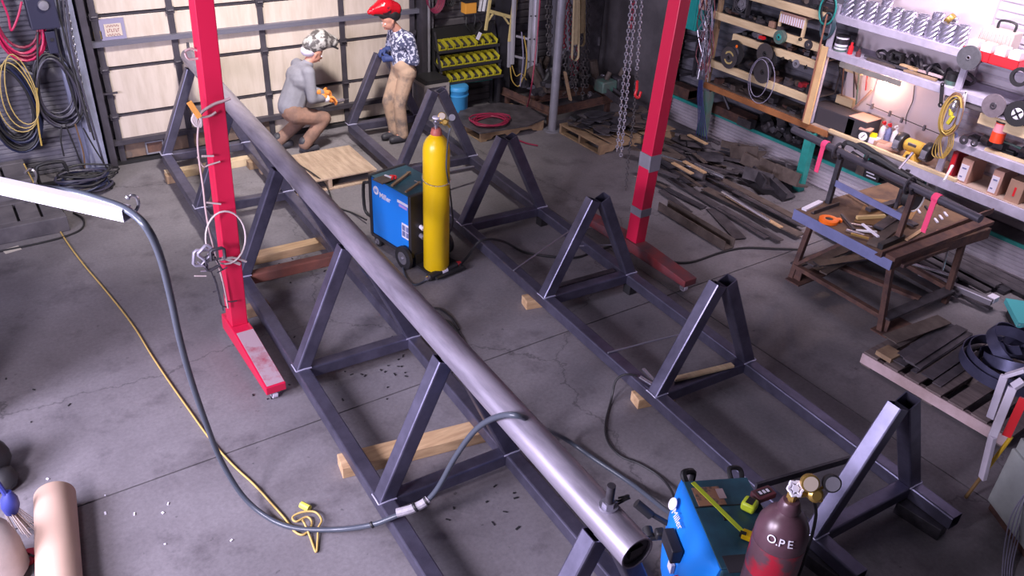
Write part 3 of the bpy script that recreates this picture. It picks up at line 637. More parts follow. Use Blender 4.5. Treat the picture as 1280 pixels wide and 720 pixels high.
# ================================================================== FAR SCRAP BAY, POLE, CHAINS
root = thing('scrap_rack', 'low rusty angle-iron rack full of dark scrap in the far corner', 'rack', (7.0, 9.0, 0), 0)
for (a, c) in (((6.45, 9.5), (6.55, 8.48)), ((6.55, 8.48), (7.65, 8.55)), ((7.65, 8.55), (7.9, 9.5)), ((6.5, 9.0), (7.7, 9.0))):
    b = MB(); b.bar((a[0], a[1], .20), (c[0], c[1], .20), .02, .10); b.bar((a[0], a[1], .16), (c[0], c[1], .16), .08, .02); obj('angle_rail', b, rust, root, False)
for (x, y) in ((6.5, 9.45), (6.57, 8.52), (7.62, 8.58), (7.85, 9.45)):
    b = MB(); b.b6(x-.03, x+.03, y-.03, y+.03, 0, .2); obj('foot', b, rust, root, False)
random.seed(21)
for k in range(46):
    x, y = random.uniform(6.65, 7.7), random.uniform(8.65, 9.5); b = MB(); s_ = random.uniform(.05, .13); R = RM(random.uniform(-.5, .5), random.uniform(-.5, .5), random.uniform(0, 3))
    if k % 3: b.box((x, y, random.uniform(.24, .5)), (s_*2, s_, s_*.6), R)
    else: b.cyl(V((x, y, random.uniform(.25, .5))), V((x, y, .5))+R @ V((.1, 0, s_*1.4)), s_*.6, 10)
    single('scrap_piece', b, random.choice((dark_st, scrap_m, scrap_b, black)), '%s lump of scrap, %s %s of the low rack in the far corner' % ('flat' if k % 3 else 'round', 'back' if y > 9.08 else 'front', 'left' if x < 7.0 else 'middle' if x < 7.35 else 'right'), 'scrap', 'scrap in the corner rack, %s %s %s' % ('flat' if k % 3 else 'round', 'back' if y > 9.08 else 'front', 'left' if x < 7.0 else 'middle' if x < 7.35 else 'right'), smooth=False)
for (px, py, r, l) in ((753, 97, .045, 'small shiny metal cup on the corner scrap, upper one'), (737, 118, .04, 'small shiny metal cup on the corner scrap, lower one'), (685, 98, .035, 'small bright fitting on the scrap left of the pole'), (682, 86, .03, 'small bright fitting above the other near the pole')):
    p = GZ(px, py, .42 if py < 110 else .24); b = MB(); b.lathe([(r*.6, -.04), (r, 0), (r, .03), (r*.8, .035), (r*.7, 0)], p, (.2, -.3, 1), 12); single('metal_cup', b, chrome, l, 'cup')
A = GZ(733, 92, .42); B = GZ(780, 128, .30); b = MB(); b.prof(A, B, [(-.06, -.05), (.06, -.05), (.06, .05), (.05, .05), (.05, -.04), (-.05, -.04), (-.05, .05), (-.06, .05)]); single('steel_channel', b, scrap_m, 'long dark channel leaning down over the corner rack', 'channel', smooth=False)
for (px, py, w_, h_, l) in ((758, 98, .26, .16, 'dark green jack body in the corner behind the chains'), (775, 95, .22, .2, 'dark machine casting beside the jack body in the corner')):
    p = GZ(px, py, .5); root = thing('machine_casting', l, 'casting', (p.x, p.y, .3)); b = MB(); b.box((p.x, p.y, .4), (w_, .2, h_)); obj('body', b, green if w_ > .24 else dark_st, root, True, .02)
    b = MB(); b.cyl((p.x, p.y, .4+h_/2), (p.x+.05, p.y, .5+h_/2), .035, 10); obj('spout', b, scrap_b, root)
# wall of dark cabinets in the corner
for k, (x0, x1, z1, m_) in enumerate(((7.35, 7.72, 1.7, grey), (7.74, 8.1, 1.35, dark_st))):
    root = thing('tool_locker', ['grey metal locker in the dark far corner', 'low black metal locker in the dark far corner'][k], 'locker', ((x0+x1)/2, 9.55, 0)); b = MB(); b.b6(x0, x1, 9.42, 9.68, 0, z1); obj('body', b, m_, root, False, .005)
    b = MB(); b.b6(x0+.02, x1-.02, 9.405, 9.42, .05, z1-.04); d = obj('door', b, m_, root, False, .003); b = MB(); b.b6(x1-.06, x1-.04, 9.385, 9.405, z1*.5, z1*.5+.12); obj('handle', b, chrome, d, False)
def chain(name, pts, link, label, m, cat='chain', r=None, group=None):
    # real interlocking links along a hanging line
    P = [V(p) for p in pts]; segs = [(P[i+1]-P[i]).length for i in range(len(P)-1)]; tot = sum(segs); n = max(3, int(tot/(link*.78))); b = MB(); r = r or link*.13
    for k in range(n):
        t = tot*(k+.5)/n; i = 0
        while i < len(segs)-1 and t > segs[i]: t -= segs[i]; i += 1
        d = (P[i+1]-P[i]).normalized(); c = P[i]+d*t; x, y, z = frame_from(d, V((.6, .8, 0))); u = x if k % 2 else y
        hl, hw = link/2-r*1, link*.28
        ring = [c+d*(hl-hw)*s1+d*hw*s1*cos(a)*1+u*hw*sin(a)*s2 for (s1, a, s2) in ((1, 0, 1), (1, pi/3, 1), (1, pi/2, 1), (-1, pi/2, 1), (-1, pi/3, 1), (-1, 0, 1), (-1, pi/3, -1), (-1, pi/2, -1), (1, pi/2, -1), (1, pi/3, -1))]
        b.tube(ring, r, 4, None, True)
    return single(name, b, m, label, cat, group)
chm = mat('bright_chain', (.50, .48, .56), .35, .8); chd = mat('dark_chain', (.12, .11, .12), .5, .5); chr_ = mat('red_chain', (.30, .03, .06), .5, .2)
def hy(px0, py0, px1, py1, y): return [GY(px0, py0, y), GY(px1, py1, y)]
chain('hoist_chain', hy(798, -30, 776, 196, 6.0), .048, 'bright hoist chain hanging left of the red gantry leg, longest one', chm)
chain('hoist_chain', hy(804, -30, 796, 88, 6.05), .048, 'bright hoist chain hanging directly beside the red gantry leg', chm)
chain('hoist_chain', [GY(796, 90, 6.05), GY(792, 150, 6.05), GY(785, 200, 6.05), GY(782, 238, 6.05)], .045, 'thin dark chain hanging down to the floor left of the red gantry leg', chd)
chain('hoist_chain', hy(792, -30, 771, 190, 6.08), .048, 'bright hoist chain left of the red gantry leg, behind the longest', chm)
chain('hoist_chain', hy(793, -20, 789, 36, 6.15), .06, 'red painted chain behind the bright hoist chains', chr_)
b = MB(); p = GY(795, 112, 6.0); b.tube(sm([p+V((0, 0, .09)), p+V((.01, 0, 0)), p+V((.0, 0, -.06)), p+V((.05, 0, -.09)), p+V((.07, 0, -.03))], 5), .014, 8); single('hoist_hook', b, red, 'red hook hanging on the hoist chain beside the gantry leg', 'hook')
# bundle of chains and webbing slings hanging by the pole
cs = [(683, 0, 686, 70, 8.6, chd), (688, 0, 688, 65, 8.7, chd), (707, 0, 705, 60, 8.5, chr_), (712, 0, 715, 110, 8.6, chd), (718, 0, 720, 120, 8.4, chd), (732, 0, 728, 125, 8.5, chd), (736, 0, 733, 110, 8.6, chd), (704, 20, 708, 105, 8.7, chd), (710, 10, 716, 95, 8.8, chr_), (727, 30, 725, 100, 8.9, chd), (700, 0, 702, 90, 8.9, chd), (722, 0, 722, 90, 9.0, chr_)]
for k, (a, c, d, e, y, m_) in enumerate(cs):
    chain('lifting_chain', hy(a, c-25, d, e, y), .075, ('dark' if m_ is chd else 'red')+' lifting chain in the hanging bundle, '+['left of the pole, first', 'left of the pole, second', 'just right of the pole', 'beside the red one right of the pole', 'directly left of the long tan sling', 'right of the short tan sling', 'rightmost of the bundle', 'behind the red one by the pole', 'behind, left of the slings', 'behind the short tan sling', 'hidden closest behind the pole', 'behind the long tan sling'][k], m_, group='lifting chains by the pole, %s' % ('dark' if m_ is chd else 'red'))
def webbing(x0, y0, x1, y1, Y_, w_, m_, label):
    b = MB(); A, B = hy(x0, y0, x1, y1, Y_); L_ = (B-A).length; x = V((1, 0, 0)); pts = []
    for t in range(13): a = pi*t/12-pi/2; pts.append(B+V((w_*.75*sin(a), 0, w_*.9-w_*.9*cos(a))))
    lp = [A-x*w_*.35]+pts+[A+x*w_*.55]; vs = []; fs = []
    for q in lp: vs += [q+V((0, -.012, 0)), q+V((0, .030, 0))]
    for i in range(len(lp)-1): fs.append((2*i, 2*i+1, 2*i+3, 2*i+2))
    b.add(vs, fs); b.bar(A, A+(B-A)*.78, w_, .008, up=V((0, 1, 0))); return single('webbing_sling', b, m_, label, 'sling')
webbing(721, -20, 719, 76, 8.3, .07, canvas, 'long tan webbing sling hanging right of the round pole')
webbing(729, -20, 727, 58, 8.45, .06, canvas, 'shorter tan webbing sling behind the longest one')
b = MB(); A, B = hy(706, 90, 713, 125, 8.3); b.bar(A, B, .05, .02); single('steel_lath', b, wood_dk, 'pale brown lath leaning among the hanging chains', 'lath', smooth=False)
for k, (a, c, d, e) in enumerate(((652, 40, 650, 108), (655, 45, 656, 95))):
    b = MB(); A, B = hy(a, c, d, e, 9.1); b.tube(sm([A, (A+B)/2+V((.04, 0, 0)), B], 6), .008, 5); single('hanging_rope', b, yellowcord if k else cable_l, ['pale rope hanging between the ladders', 'yellowish rope hanging between the ladders'][k], 'rope')
# ================================================================== BENCH AND SHELVING ON THE RIGHT WALL
XF = 7.98; XBK = 8.44
root = thing('workbench', 'long wall bench with an orange-brown front board and green posts', 'workbench', (8.2, 6.2, 0))
b = MB(); b.b6(XF+.02, 8.42, 5.5, 7.18, .765, .79); obj('worktop', b, scrap_b, root, False)
b = MB(); b.b6(XF-.015, XF+.02, 5.25, 7.18, .715, .785); obj('front_board', b, wood_or, root, False, .004)
for (y, m_) in ((7.05, green), (5.44, teal)):
    b = MB(); b.b6(XF-.07, XF-.06, y-.05, y+.05, 0, .715); b.b6(XF-.06, XF+.02, y-.05, y-.04, 0, .715); obj('post', b, m_, root, False)
b = MB(); b.b6(XF-.02, XF+.02, 5.05, 5.10, .372, .715); 
b = MB(); b.b6(8.22, 8.26, 4.83, 4.90, .372, .72); obj('strut', b, teal, root, False)
root2 = thing('workbench', 'right part of the wall bench with a white steel front edge', 'workbench', (8.2, 3.8, .372))
b = MB(); b.b6(XF, 8.42, 2.2, 5.5, .765, .79); obj('worktop', b, mat('bench_board', (.46, .34, .28), .7, noise=.25, scale=4), root2, False)
b = MB(); b.b6(XF-.02, XF+.0, 2.2, 4.3, .68, .785); b.b6(XF-.0, XF+.06, 2.2, 4.3, .68, .69); obj('front_edge', b, shelf_w, root2, False, .003)
b = MB(); b.b6(XF-.02, XF+.02, 3.72, 5.25, .785, .82); obj('edge_strip', b, wood_pale, root2, False, .003)
for y in (4.2, 2.6):
    b = MB(); b.b6(8.2, 8.3, y-.04, y+.04, .372, .765); obj('post', b, teal, root2, False)
# wooden shelving, left bay
ws = thing('wooden_shelving', 'home-made pine shelving with two-by-four fronts crowded with tools', 'shelving', (8.2, 6.4, .79))
for (z, y0, y1) in ((1.045, 5.55, 7.2), (1.435, 5.60, 6.85), (1.62, 5.60, 7.22), (1.945, 5.64, 7.2)):
    b = MB(); b.b6(XF-.02, XF+.02, y0, y1, z-.043, z+.043); f = obj('shelf_front', b, wood_pale, ws, False, .004)
    b = MB(); b.b6(XF+.02, 8.42, y0, y1, z+.02, z+.04); obj('shelf_board', b, dark_st, ws, False)
b = MB(); b.b6(XF-.045, XF-.022, 5.50, 5.58, .79, 1.66); obj('post', b, mat('fresh_pine', (.78, .52, .26), .6, noise=.15), ws, False)
for y in (7.2, ):
    b = MB(); b.b6(XF+.02, XF+.07, y-.05, y, .79, 2.1); obj('post', b, wood_dk, ws, False)
for z in (.98, 1.35):
    b = MB(); b.b6(8.36, 8.43, 5.3, 5.52, z, z+.09); obj('cleat', b, wood_pale, ws, False)
# white shelving, right bay
wh = thing('white_shelving', 'white painted steel shelving over the bench, right of the pine shelves', 'shelving', (8.2, 4.6, .79))
for (z0, z1, y0, y1) in ((1.925, 2.0, 3.98, 5.56), (1.555, 1.63, 3.55, 5.60), (1.085, 1.165, 2.3, 3.93)):
    b = MB(); b.b6(XF, XF+.012, y0, y1, z0, z1); b.b6(XF+.012, 8.42, y0, y1, z1-.012, z1); obj('shelf', b, shelf_w, wh, False, .003)
for (y, z0, z1) in ((5.54, .79, 2.1), (4.02, 1.45, 1.99), (3.94, .79, 1.56)):
    b = MB(); b.b6(XF+.012, XF+.05, y-.03, y+.03, z0, z1); obj('post', b, shelf_w, wh, False, .003)
b = MB(); b.b6(XF-.01, XF+.02, 2.4, 3.72, 1.40, 1.50); obj('board_front', b, wood_pale, wh, False, .004)
b = MB(); b.b6(XF+.02, 8.42, 2.4, 3.72, 1.47, 1.485); obj('board_top', b, shelf_w, wh, False)
b = MB(); b.b6(XF+.012, 8.42, 2.4, 3.9, 1.93, 1.945); obj('top_board', b, shelf_w, wh, False)
b = MB(); A = GX(1046, 75, XF-.015); B = GX(1138, 95, XF-.015); b.b6(XF-.02, XF-.004, 4.58, 5.32, 1.50, 1.555); obj('shelf_lip', b, mat('worn_lip', (.24, .22, .20), .6, noise=.3), wh, False)

# ---------- generic small things placed on a plane of the wall
def onx(px, py, x): return GX(px, py, x)
def disc(name, px, py, x, r, th, m, label, cat, hub=None, tilt=0, hole=.012, extra=None):
    c = onx(px, py, x); n = V((-1, 0, tilt)).normalized(); root = thing(name, label, cat, c-V((0, 0, r)))
    b = MB(); b.lathe([(r, 0), (r, th), (hole, th), (hole, 0)], c, n, 30, None, True); obj('blade', b, m, root)
    if hub: b = MB(); b.lathe([(r*hub[0], th), (r*hub[0]*.9, th+.004), (hole*1.3, th+.005), (hole*1.3, th)], c, n, 20, None, True); obj('hub', b, hub[1], root)
    if extra: extra(c, n, root)
    return root
def saw(c, n, root):
    b = MB(); rr = .128
    for k in range(40):
        a = 2*pi*k/40; p = c+V((-.001, rr*cos(a), rr*sin(a))); b.prism([(0, -.007), (.009, 0), (0, .007)], .003, p, V((0, cos(a), sin(a))), V((0, -sin(a), cos(a))))
    obj('teeth', b, dark_st, root)
brushed = mat('brushed_blade', (.30, .29, .33), .28, .9, noise=.3, scale=3)
disc('saw_blade', 918, 66, XF-.055, .150, .010, black, 'large black rimmed disc behind the left saw blade', 'saw blade', (.5, dark_st))
disc('saw_blade', 911, 72, XF-.085, .128, .003, brushed, 'circular saw blade with gold lettering hung on the pine shelves, leftmost', 'saw blade', (.2, black), 0, .012, saw)
disc('saw_blade', 956, 67, XF-.085, .118, .003, brushed, 'circular saw blade hung on the pine shelves, upper one of the right pair', 'saw blade', (.25, black), 0, .012)
disc('saw_blade', 953, 90, XF-.066, .128, .003, brushed, 'circular saw blade hung on the pine shelves, lower one of the right pair', 'saw blade', (.25, black), 0, .012, saw)
disc('saw_blade', 959, 74, XF-.05, .135, .006, black, 'dark disc hanging behind the right pair of saw blades', 'saw blade', None)
c = onx(911, 66, XF-.09)
g = [o for o in bpy.data.objects if o.name.startswith('saw_blade')][1]
# gold lettering rows of the left blade
for dz, s_ in ((.055, 'SAFETY'), (-.062, 'STEEL')):
    pass
b = MB(); p = onx(921, 58, XF-.092); b.lathe([(.001, 0), (.018, .001), (.018, .003)], p, (-1, 0, 0), 12); obj('price_sticker', b, orange, g)
gold = mat('gold_print', (.55, .42, .16), .5); cc = onx(911, 72, XF-.0895)
for k in range(9):
    a = pi/2+(k-4)*.24
    for sg in (1, -1):
        b = MB(); q = cc+V((0, .068*cos(a)*sg, .068*sin(a)*sg)); b.box(q, (.001, .012, .020+.004*(k % 2))); obj('print_mark', b, gold, g)
disc('wire_reel', 977, 46, XF-.03, .075, .05, green, 'green spoked reel hanging on the upper pine shelf', 'reel', (.5, teal))
disc('abrasive_stone', 1011, 56, XF-.025, .052, .012, dark_st, 'small dark grinding wheel on the front of the upper pine shelf', 'grinding wheel', (.35, grey))
disc('abrasive_stone', 995.5, 79.5, XF-.025, .045, .012, grey, 'small pale grinding wheel on the middle pine shelf front', 'grinding wheel', (.4, dark_st))
disc('abrasive_stone', 1001, 49, XF-.025, .018, .02, black, 'tiny black knob-like wheel on the upper pine shelf front', 'grinding wheel')
for k, (px, py) in enumerate(((979, 73), (988, 76))): disc('abrasive_stone', px, py, XF-.025, .018, .015, black, ['tiny black wheel on the middle pine shelf, left one', 'tiny black wheel on the middle pine shelf, right one'][k], 'grinding wheel')
p = onx(1007, 84, XF-.024); b = MB(); b.box(p, (.01, .055, .016), RM(.4)); b.box(p, (.01, .016, .055), RM(.4)); single('cross_bracket', b, black, 'small black cross-shaped bracket on the middle pine shelf front', 'bracket')
disc('grinding_disc', 1212, 72, XF-.035, .112, .022, mat('abrasive_grey', (.10, .10, .115), .9, noise=.25, scale=30), 'large dark grey grinding wheel hung at the right end of the top white shelf', 'grinding disc', (.2, grey))
disc('abrasive_disc', 1243, 132, XF-.045, .108, .020, mat('abrasive_brown', (.19, .155, .18), .85, noise=.25, scale=20), 'brownish abrasive disc hung over the red can', 'grinding disc', (.3, dark_st))
def spokes(c, n, root):
    b = MB()
    for k in range(4):
        a = pi/4+k*pi/2; b.bar(c+V((-.024, .012*cos(a), .012*sin(a))), c+V((-.024, .05*cos(a), .05*sin(a))), .016, .004, up=V((1, 0, 0)))
    obj('cross', b, black, root)
disc('wire_spool', 1273, 142, XF-.045, .115, .020, black, 'black spool with a white centre and cross spokes, right of the brownish disc', 'spool', (.46, label_m), 0, .012, spokes)
disc('rubber_ring', 1276, 96, XF-.0, .085, .03, black, 'black rubber ring cut off by the right edge of the picture', 'ring', None, 0, .055)
disc('cutting_disc', 1205, 175, XF-.018, .044, .006, dark_st, 'small black disc with a bright centre on the low white shelf edge, left one', 'cutting disc', (.35, chrome))
disc('cutting_disc', 1218, 179, XF-.018, .036, .006, dark_st, 'small black disc with a bright centre on the low white shelf edge, right one', 'cutting disc', (.35, chrome))
disc('cutting_disc', 1194, 169, XF-.018, .028, .006, bluepale, 'small blue disc beside the two black ones on the low white shelf edge', 'cutting disc')
# spiral fluted cutters on the top white shelf
def flute_mb(c, r, h, turn, n=14, m=8, phase=0):
    b = MB(); vs = []; fs = []; K = n*4
    for i in range(m+1):
        z = h*i/m
        for k in range(K):
            a = 2*pi*k/K+phase+turn*i/m; q = (1.04, 1.0, .80, .84)[k % 4]; vs.append(V((c[0]+r*q*cos(a), c[1]+r*q*sin(a), c[2]+z)))
    for i in range(m):
        for k in range(K): fs.append((i*K+k, i*K+(k+1) % K, (i+1)*K+(k+1) % K, (i+1)*K+k))
    for k in range(K): a = 2*pi*k/K+phase+turn; vs.append(V((c[0]+r*.68*cos(a), c[1]+r*.68*sin(a), c[2]+h)))
    o = (m+1)*K
    for k in range(K): fs.append((m*K+k, m*K+(k+1) % K, o+(k+1) % K, o+k))
    o2 = len(vs)
    for k in range(K): a = 2*pi*k/K+phase+turn; vs.append(V((c[0]+r*.66*cos(a), c[1]+r*.66*sin(a), c[2]+h*.55)))
    for k in range(K): fs.append((o+k, o+(k+1) % K, o2+(k+1) % K, o2+k))
    fs.append(tuple(range(o2, o2+K))); b.add(vs, fs); return b
ys = [5.46, 5.33, 5.19, 5.05, 4.91, 4.77, 4.62, 4.48, 4.33, 4.19]
hs = [.20, .18, .19, .18, .15, .19, .16, .17, .18, .19]
labs = ['leftmost', 'second from the left', 'third from the left', 'fourth from the left', 'fifth, shortest', 'sixth from the left', 'seventh from the left', 'eighth from the left', 'ninth, widest', 'rightmost in the row']
for k, y in enumerate(ys):
    r = .058 if k != 8 else .072
    b = flute_mb((XF+.085, y, 2.001), r, hs[k], 2.6, 8, 22, k*.3); single('spiral_cutter', b, galv, 'bright spiral-fluted cutter, front of the top white shelf, ' + labs[k], 'cutter')
for k in range(9):
    b = flute_mb((XF+.25, 5.42-.145*k, 2.001), .055, .16+.05*(k in (2, 6, 7)), 2.6, 8, 16, k*.5); single('spiral_cutter', b, galv, 'fluted steel cutter in the back row of the top white shelf, '+ORD[k]+' from the left', 'cutter', 'back row cutters', smooth=False)
b = MB(); b.lathe([(.05, 0), (.055, .02), (.05, .05), (.03, .055)], (XF+.16, 4.36, 2.19), V((-.3, .7, .6)), 16); single('gold_cap', b, brass, 'brass coloured round cap lying on the spiral cutters', 'cap')
# cans, bottles, boxes
def can(px, py, x, r, h, body, lid, label, cat='can', name='can', band=None, marks=None):
    p = onx(px, py, x); root = thing(name, label, cat, p); b = MB(); b.lathe([(r, 0), (r, h*.94), (r*.95, h)], p, V((0, 0, 1)), 20); bo = obj('body', b, body, root)
    b = MB(); b.lathe([(r*1.03, 0), (r*1.03, h*.06), (r*.9, h*.06)], p+V((0, 0, h*.95)), V((0, 0, 1)), 20); obj('lid', b, lid, root)
    if band:
        for (z0, z1, m_) in band:
            b = MB(); b.lathe([(r*1.012, z0*h), (r*1.012, z1*h)], p, V((0, 0, 1)), 20); obj('label_band', b, m_, bo)
    return root
can(1049, 66, XF+.09, .068, .185, label_m, black, 'white and green paint can at the left end of the second white shelf', band=[(.1, .25, green), (.35, .42, green), (.55, .85, blackp)])
can(1186, 115, XF+.09, .070, .185, label_m, black, 'black, green and white can at the right end of the second white shelf', band=[(.02, .12, black), (.22, .30, black), (.42, .65, green), (.65, .96, black)])
can(1245, 177, XF+.035, .062, .20, mat('orange_red_can', (.85, .07, .02), .4), black, 'bright red-orange can on the low white shelf', band=[(.50, .9, mat('red_label', (.80, .30, .35), .5))])
for k, (px, h, m_, l) in enumerate(((1061, .16, red, 'small red bottle jack right of the white and green can'), (1071, .12, red_d, 'smaller dark red jack right of the first one'))):
    p = onx(px, 71 if k == 0 else 75, XF+.08); root = thing('bottle_jack', l, 'jack', p); b = MB(); b.box(p+V((0, 0, .012)), (.07, .07, .024)); b.lathe([(.027, .024), (.027, h*.7), (.014, h*.75), (.014, h)], p, V((0, 0, 1)), 14); obj('body', b, m_, root); b = MB(); b.cyl(p+V((0, 0, h)), p+V((0, 0, h+.02)), .018, 10); obj('head', b, black, root)
for k, (px, py, m_, cap, l) in enumerate(((1103, 165, white, red, 'white bottle with a red cap at the back of the bench, left'), (1110, 168, bluepale, red, 'blue and white spray bottle at the back of the bench'), (1118, 171, white, white, 'white spray bottle right of the blue one'))):
    p = onx(px, py, XF+.30); p.z = .79; root = thing('bottle', l, 'bottle', p); b = MB(); b.lathe([(.033, 0), (.035, .10), (.030, .14), (.012, .165), (.012, .18)], p, V((0, 0, 1)), 14); obj('body', b, m_, root)
    b = MB(); b.cyl(p+V((0, 0, .175)), p+V((0, 0, .20)), .016, 10); b.box(p+V((-.02, 0, .205)), (.05, .018, .02)); obj('cap', b, cap, root)
def crate(name, px, py, x, dims, m, label, cat, rz=0, lid=None, z=None):
    p = onx(px, py, x); 
    if z is not None: p.z = z
    root = thing(name, label, cat, p, rz); R = RM(0, 0, rz); b = MB(); b.box(p+V((0, 0, dims[2]/2)), dims, R); obj('body', b, m, root, False, .004)
    b = MB(); b.box(p+V((0, 0, dims[2]+.002)), (dims[0]*.98, dims[1]*.98, .006), R); obj('lid', b, lid or m, root, False)
    return root
br = mat('dark_box', (.045, .04, .05), .6); 
e = crate('toolbox', 1043, 163, XF+.20, (.26, .60, .19), br, 'long black case lying on the bench under the leaning bars', 'case', 0, None, .79)
for yy in (4.98, 5.2, 5.35):
    pass
e = crate('toolbox', 1075, 170, XF+.20, (.26, .24, .21), br, 'black box with a tan top right of the long black case', 'case', 0, card_l, .79)
# worn lettering rows on the long case
p = onx(1081, 168, XF+.10); p.z = .79; root = thing('timer_box', 'small cube with a white dial face on the bench', 'timer', p, .3); R = RM(0, 0, .3)
b = MB(); b.box(p+V((0, 0, .065)), (.10, .12, .13), R); obj('body', b, blackp, root, False, .01); b = MB(); b.box(p+V((0, 0, .135)), (.11, .13, .02), R); obj('top', b, card_l, root, False, .004)
b = MB(); b.lathe([(.046, 0), (.046, .006), (.001, .007)], p+R @ V((-.051, 0, .065)), R @ V((-1, 0, 0)), 20); f = obj('dial', b, white, root); b = MB(); b.box(p+R @ V((-.059, 0, .068)), (.002, .008, .05), R @ RM(.6)); obj('pointer', b, black, f)
for k, (px, py, d, m_, l) in enumerate(((1096, 163, (.09, .10, .06), label_m, 'small white carton between the timer and the bottles'), (1103, 172, (.10, .12, .05), card, 'small open cardboard tray on the bench'), (1112, 177, (.16, .22, .045), card_l, 'flat pinkish carton in the middle of the bench'), (1092, 158, (.08, .12, .09), yellow, 'yellow topped box behind the timer'))):
    crate('carton', px, py, XF+.14, d, m_, l, 'box', .2*k, None, .79)
# bench grinder
p = onx(1141, 192, XF+.10); p.z = .79; root = thing('bench_grinder', 'yellow bench grinder with two black wheel guards on the bench', 'grinder', p)
b = MB(); b.prism([(-.09, 0), (.09, 0), (.065, .03), (.05, .09), (-.05, .09), (-.065, .03)], .14, p+V((-.07, 0, 0)), V((0, 1, 0)), V((0, 0, 1))); obj('base', b, GY_ := mat('grinder_yellow', (.72, .42, .07), .45), root, True, .008)
b = MB(); b.lathe([(.045, -.11), (.065, -.09), (.068, 0), (.065, .09), (.045, .11)], p+V((0, 0, .145)), V((0, 1, 0)), 18); mo = obj('motor', b, GY_, root); b = MB(); b.box(p+V((-.062, 0, .165)), (.012, .09, .05), RM(0, -.4, 0)); obj('rating_plate', b, grey, mo)
b = MB(); b.lathe([(.001, 0), (.028, 0), (.028, .006)], p+V((-.072, 0, .045)), V((-1, 0, 0)), 14); obj('switch', b, black, root)
for sg in (-1, 1):
    q = p+V((0, sg*.16, .145)); b = MB(); b.lathe([(.001, -.04), (.088, -.04), (.095, -.03), (.095, .03), (.088, .04), (.001, .04)], q, V((0, 1, 0)), 20); gd = obj('wheel_guard', b, blackp, root)
    b = MB(); b.cyl(q+V((-.03, -.03, -.02)), q+V((-.03, .03, -.02)), .078, 18); obj('wheel', b, grey, gd)
    b = MB(); b.box(q+V((-.10, 0, -.05)), (.05, .06, .008)); obj('tool_rest', b, chrome, root)
# boxes under the low white shelf
for k, (px, py, w_, h_, d_, m_, l, lab) in enumerate(((1187, 214, .055, .27, .22, maroon, 'slim dark red binder standing at the left under the low white shelf', None), (1203, 222, .11, .25, .28, card_l, 'cardboard box with a white label next to the red binder', label_m), (1240, 240, .10, .25, .28, card_l, 'cardboard box with a white label standing alone under the low white shelf', label_m), (1266, 245, .14, .22, .28, card, 'brown cardboard box with red print at the right edge under the low white shelf', None))):
    p = onx(px, py, XF+.03); p.z = .785; root = thing('carton', l, 'box', p+V((d_/2, 0, 0))); b = MB(); b.box(p+V((d_/2, 0, h_/2)), (d_, w_, h_)); obj('body', b, m_, root, False, .003)
    if lab: b = MB(); b.box(p+V((-.001, .01, h_*.42)), (.003, w_*.7, h_*.66)); la = obj('label', b, lab, root, False); b = MB(); b.box(p+V((-.003, .01, h_*.6)), (.002, w_*.4, .014)); b.box(p+V((-.003, .02, h_*.25)), (.002, w_*.25, .014)); obj('print', b, bluepale, la, False)
    if k == 0: b = MB(); b.box(p+V((-.001, 0, h_*.5)), (.003, w_*.65, h_*.85)); obj('spine', b, red, root, False)
    if k == 3: b = MB(); b.box(p+V((-.001, 0, h_*.5)), (.003, .02, h_*.4)); obj('print', b, red, root, False)
# flat dark case on the board, red bins above
p = onx(1228, 112, XF+.16); root = thing('flat_case', 'flat grey-brown folding case lying on the board by the big grinding wheel', 'case', (p.x, p.y, 1.485)); b = MB(); b.box((p.x, p.y, 1.52), (.30, .52, .07), RM(0, .06, 0)); obj('body', b, mat('worn_case', (.13, .11, .12), .6, noise=.3), root, False, .012)
b = MB(); b.box((p.x-.02, p.y+.02, 1.562), (.28, .50, .02), RM(0, .08, 0)); obj('flap', b, mat('worn_case2', (.17, .15, .15), .6, noise=.3), root, False, .004)
for k, (px, py, l) in enumerate(((1225, 66, 'red parts tray with clear boxes on the top board, left one'), (1258, 80, 'red parts tray with clear boxes on the top board, right one'))):
    p = onx(px, py, XF+.06); p.z = 1.946; root = thing('parts_tray', l, 'tray', p); b = MB()
    b.box(p+V((0, 0, .006)), (.15, .27, .012)); 
    for (dx, dy, sx, sy) in ((-.07, 0, .01, .27), (.07, 0, .01, .27), (0, -.13, .15, .01), (0, .13, .15, .01), (0, 0, .15, .006)): b.box(p+V((dx, dy, .045)), (sx, sy, .09))
    obj('tray', b, red, root, False, .004)
    for j in (-1, 1):
        b = MB(); b.box(p+V((0, j*.065, .105)), (.11, .10, .11)); bx_ = obj('clear_box', b, glass_c, root, False, .006); b = MB(); b.box(p+V((0, j*.065, .07)), (.09, .08, .04)); obj('contents', b, red if j > 0 else chrome, bx_, False)
b = MB(); p = onx(1243, 48, XF+.28); q = onx(1268, 60, XF+.28); root = thing('vented_case', 'tan ribbed case with a black carrying handle behind the red trays', 'case', ((p.x, (p.y+q.y)/2, 1.946))); b.b6(XF+.2, XF+.36, q.y, p.y+.1, 1.946, 2.2)
obj('body', b, mat('tan_plastic', (.50, .42, .38), .6), root, False, .006)
for k in range(9): b = MB(); b.b6(XF+.19, XF+.2, q.y+.02+.03*k*1.2, q.y+.035+.036*k, 1.98, 2.17); obj('rib', b, mat('tan_plastic', (.5, .42, .38)), root, False)
b = MB(); b.tube(sm([V((XF+.28, q.y+.05, 2.2)), V((XF+.28, q.y+.06, 2.27)), V((XF+.28, q.y+.2, 2.27)), V((XF+.28, q.y+.21, 2.2))], 4), .012, 6); obj('handle', b, black, root)
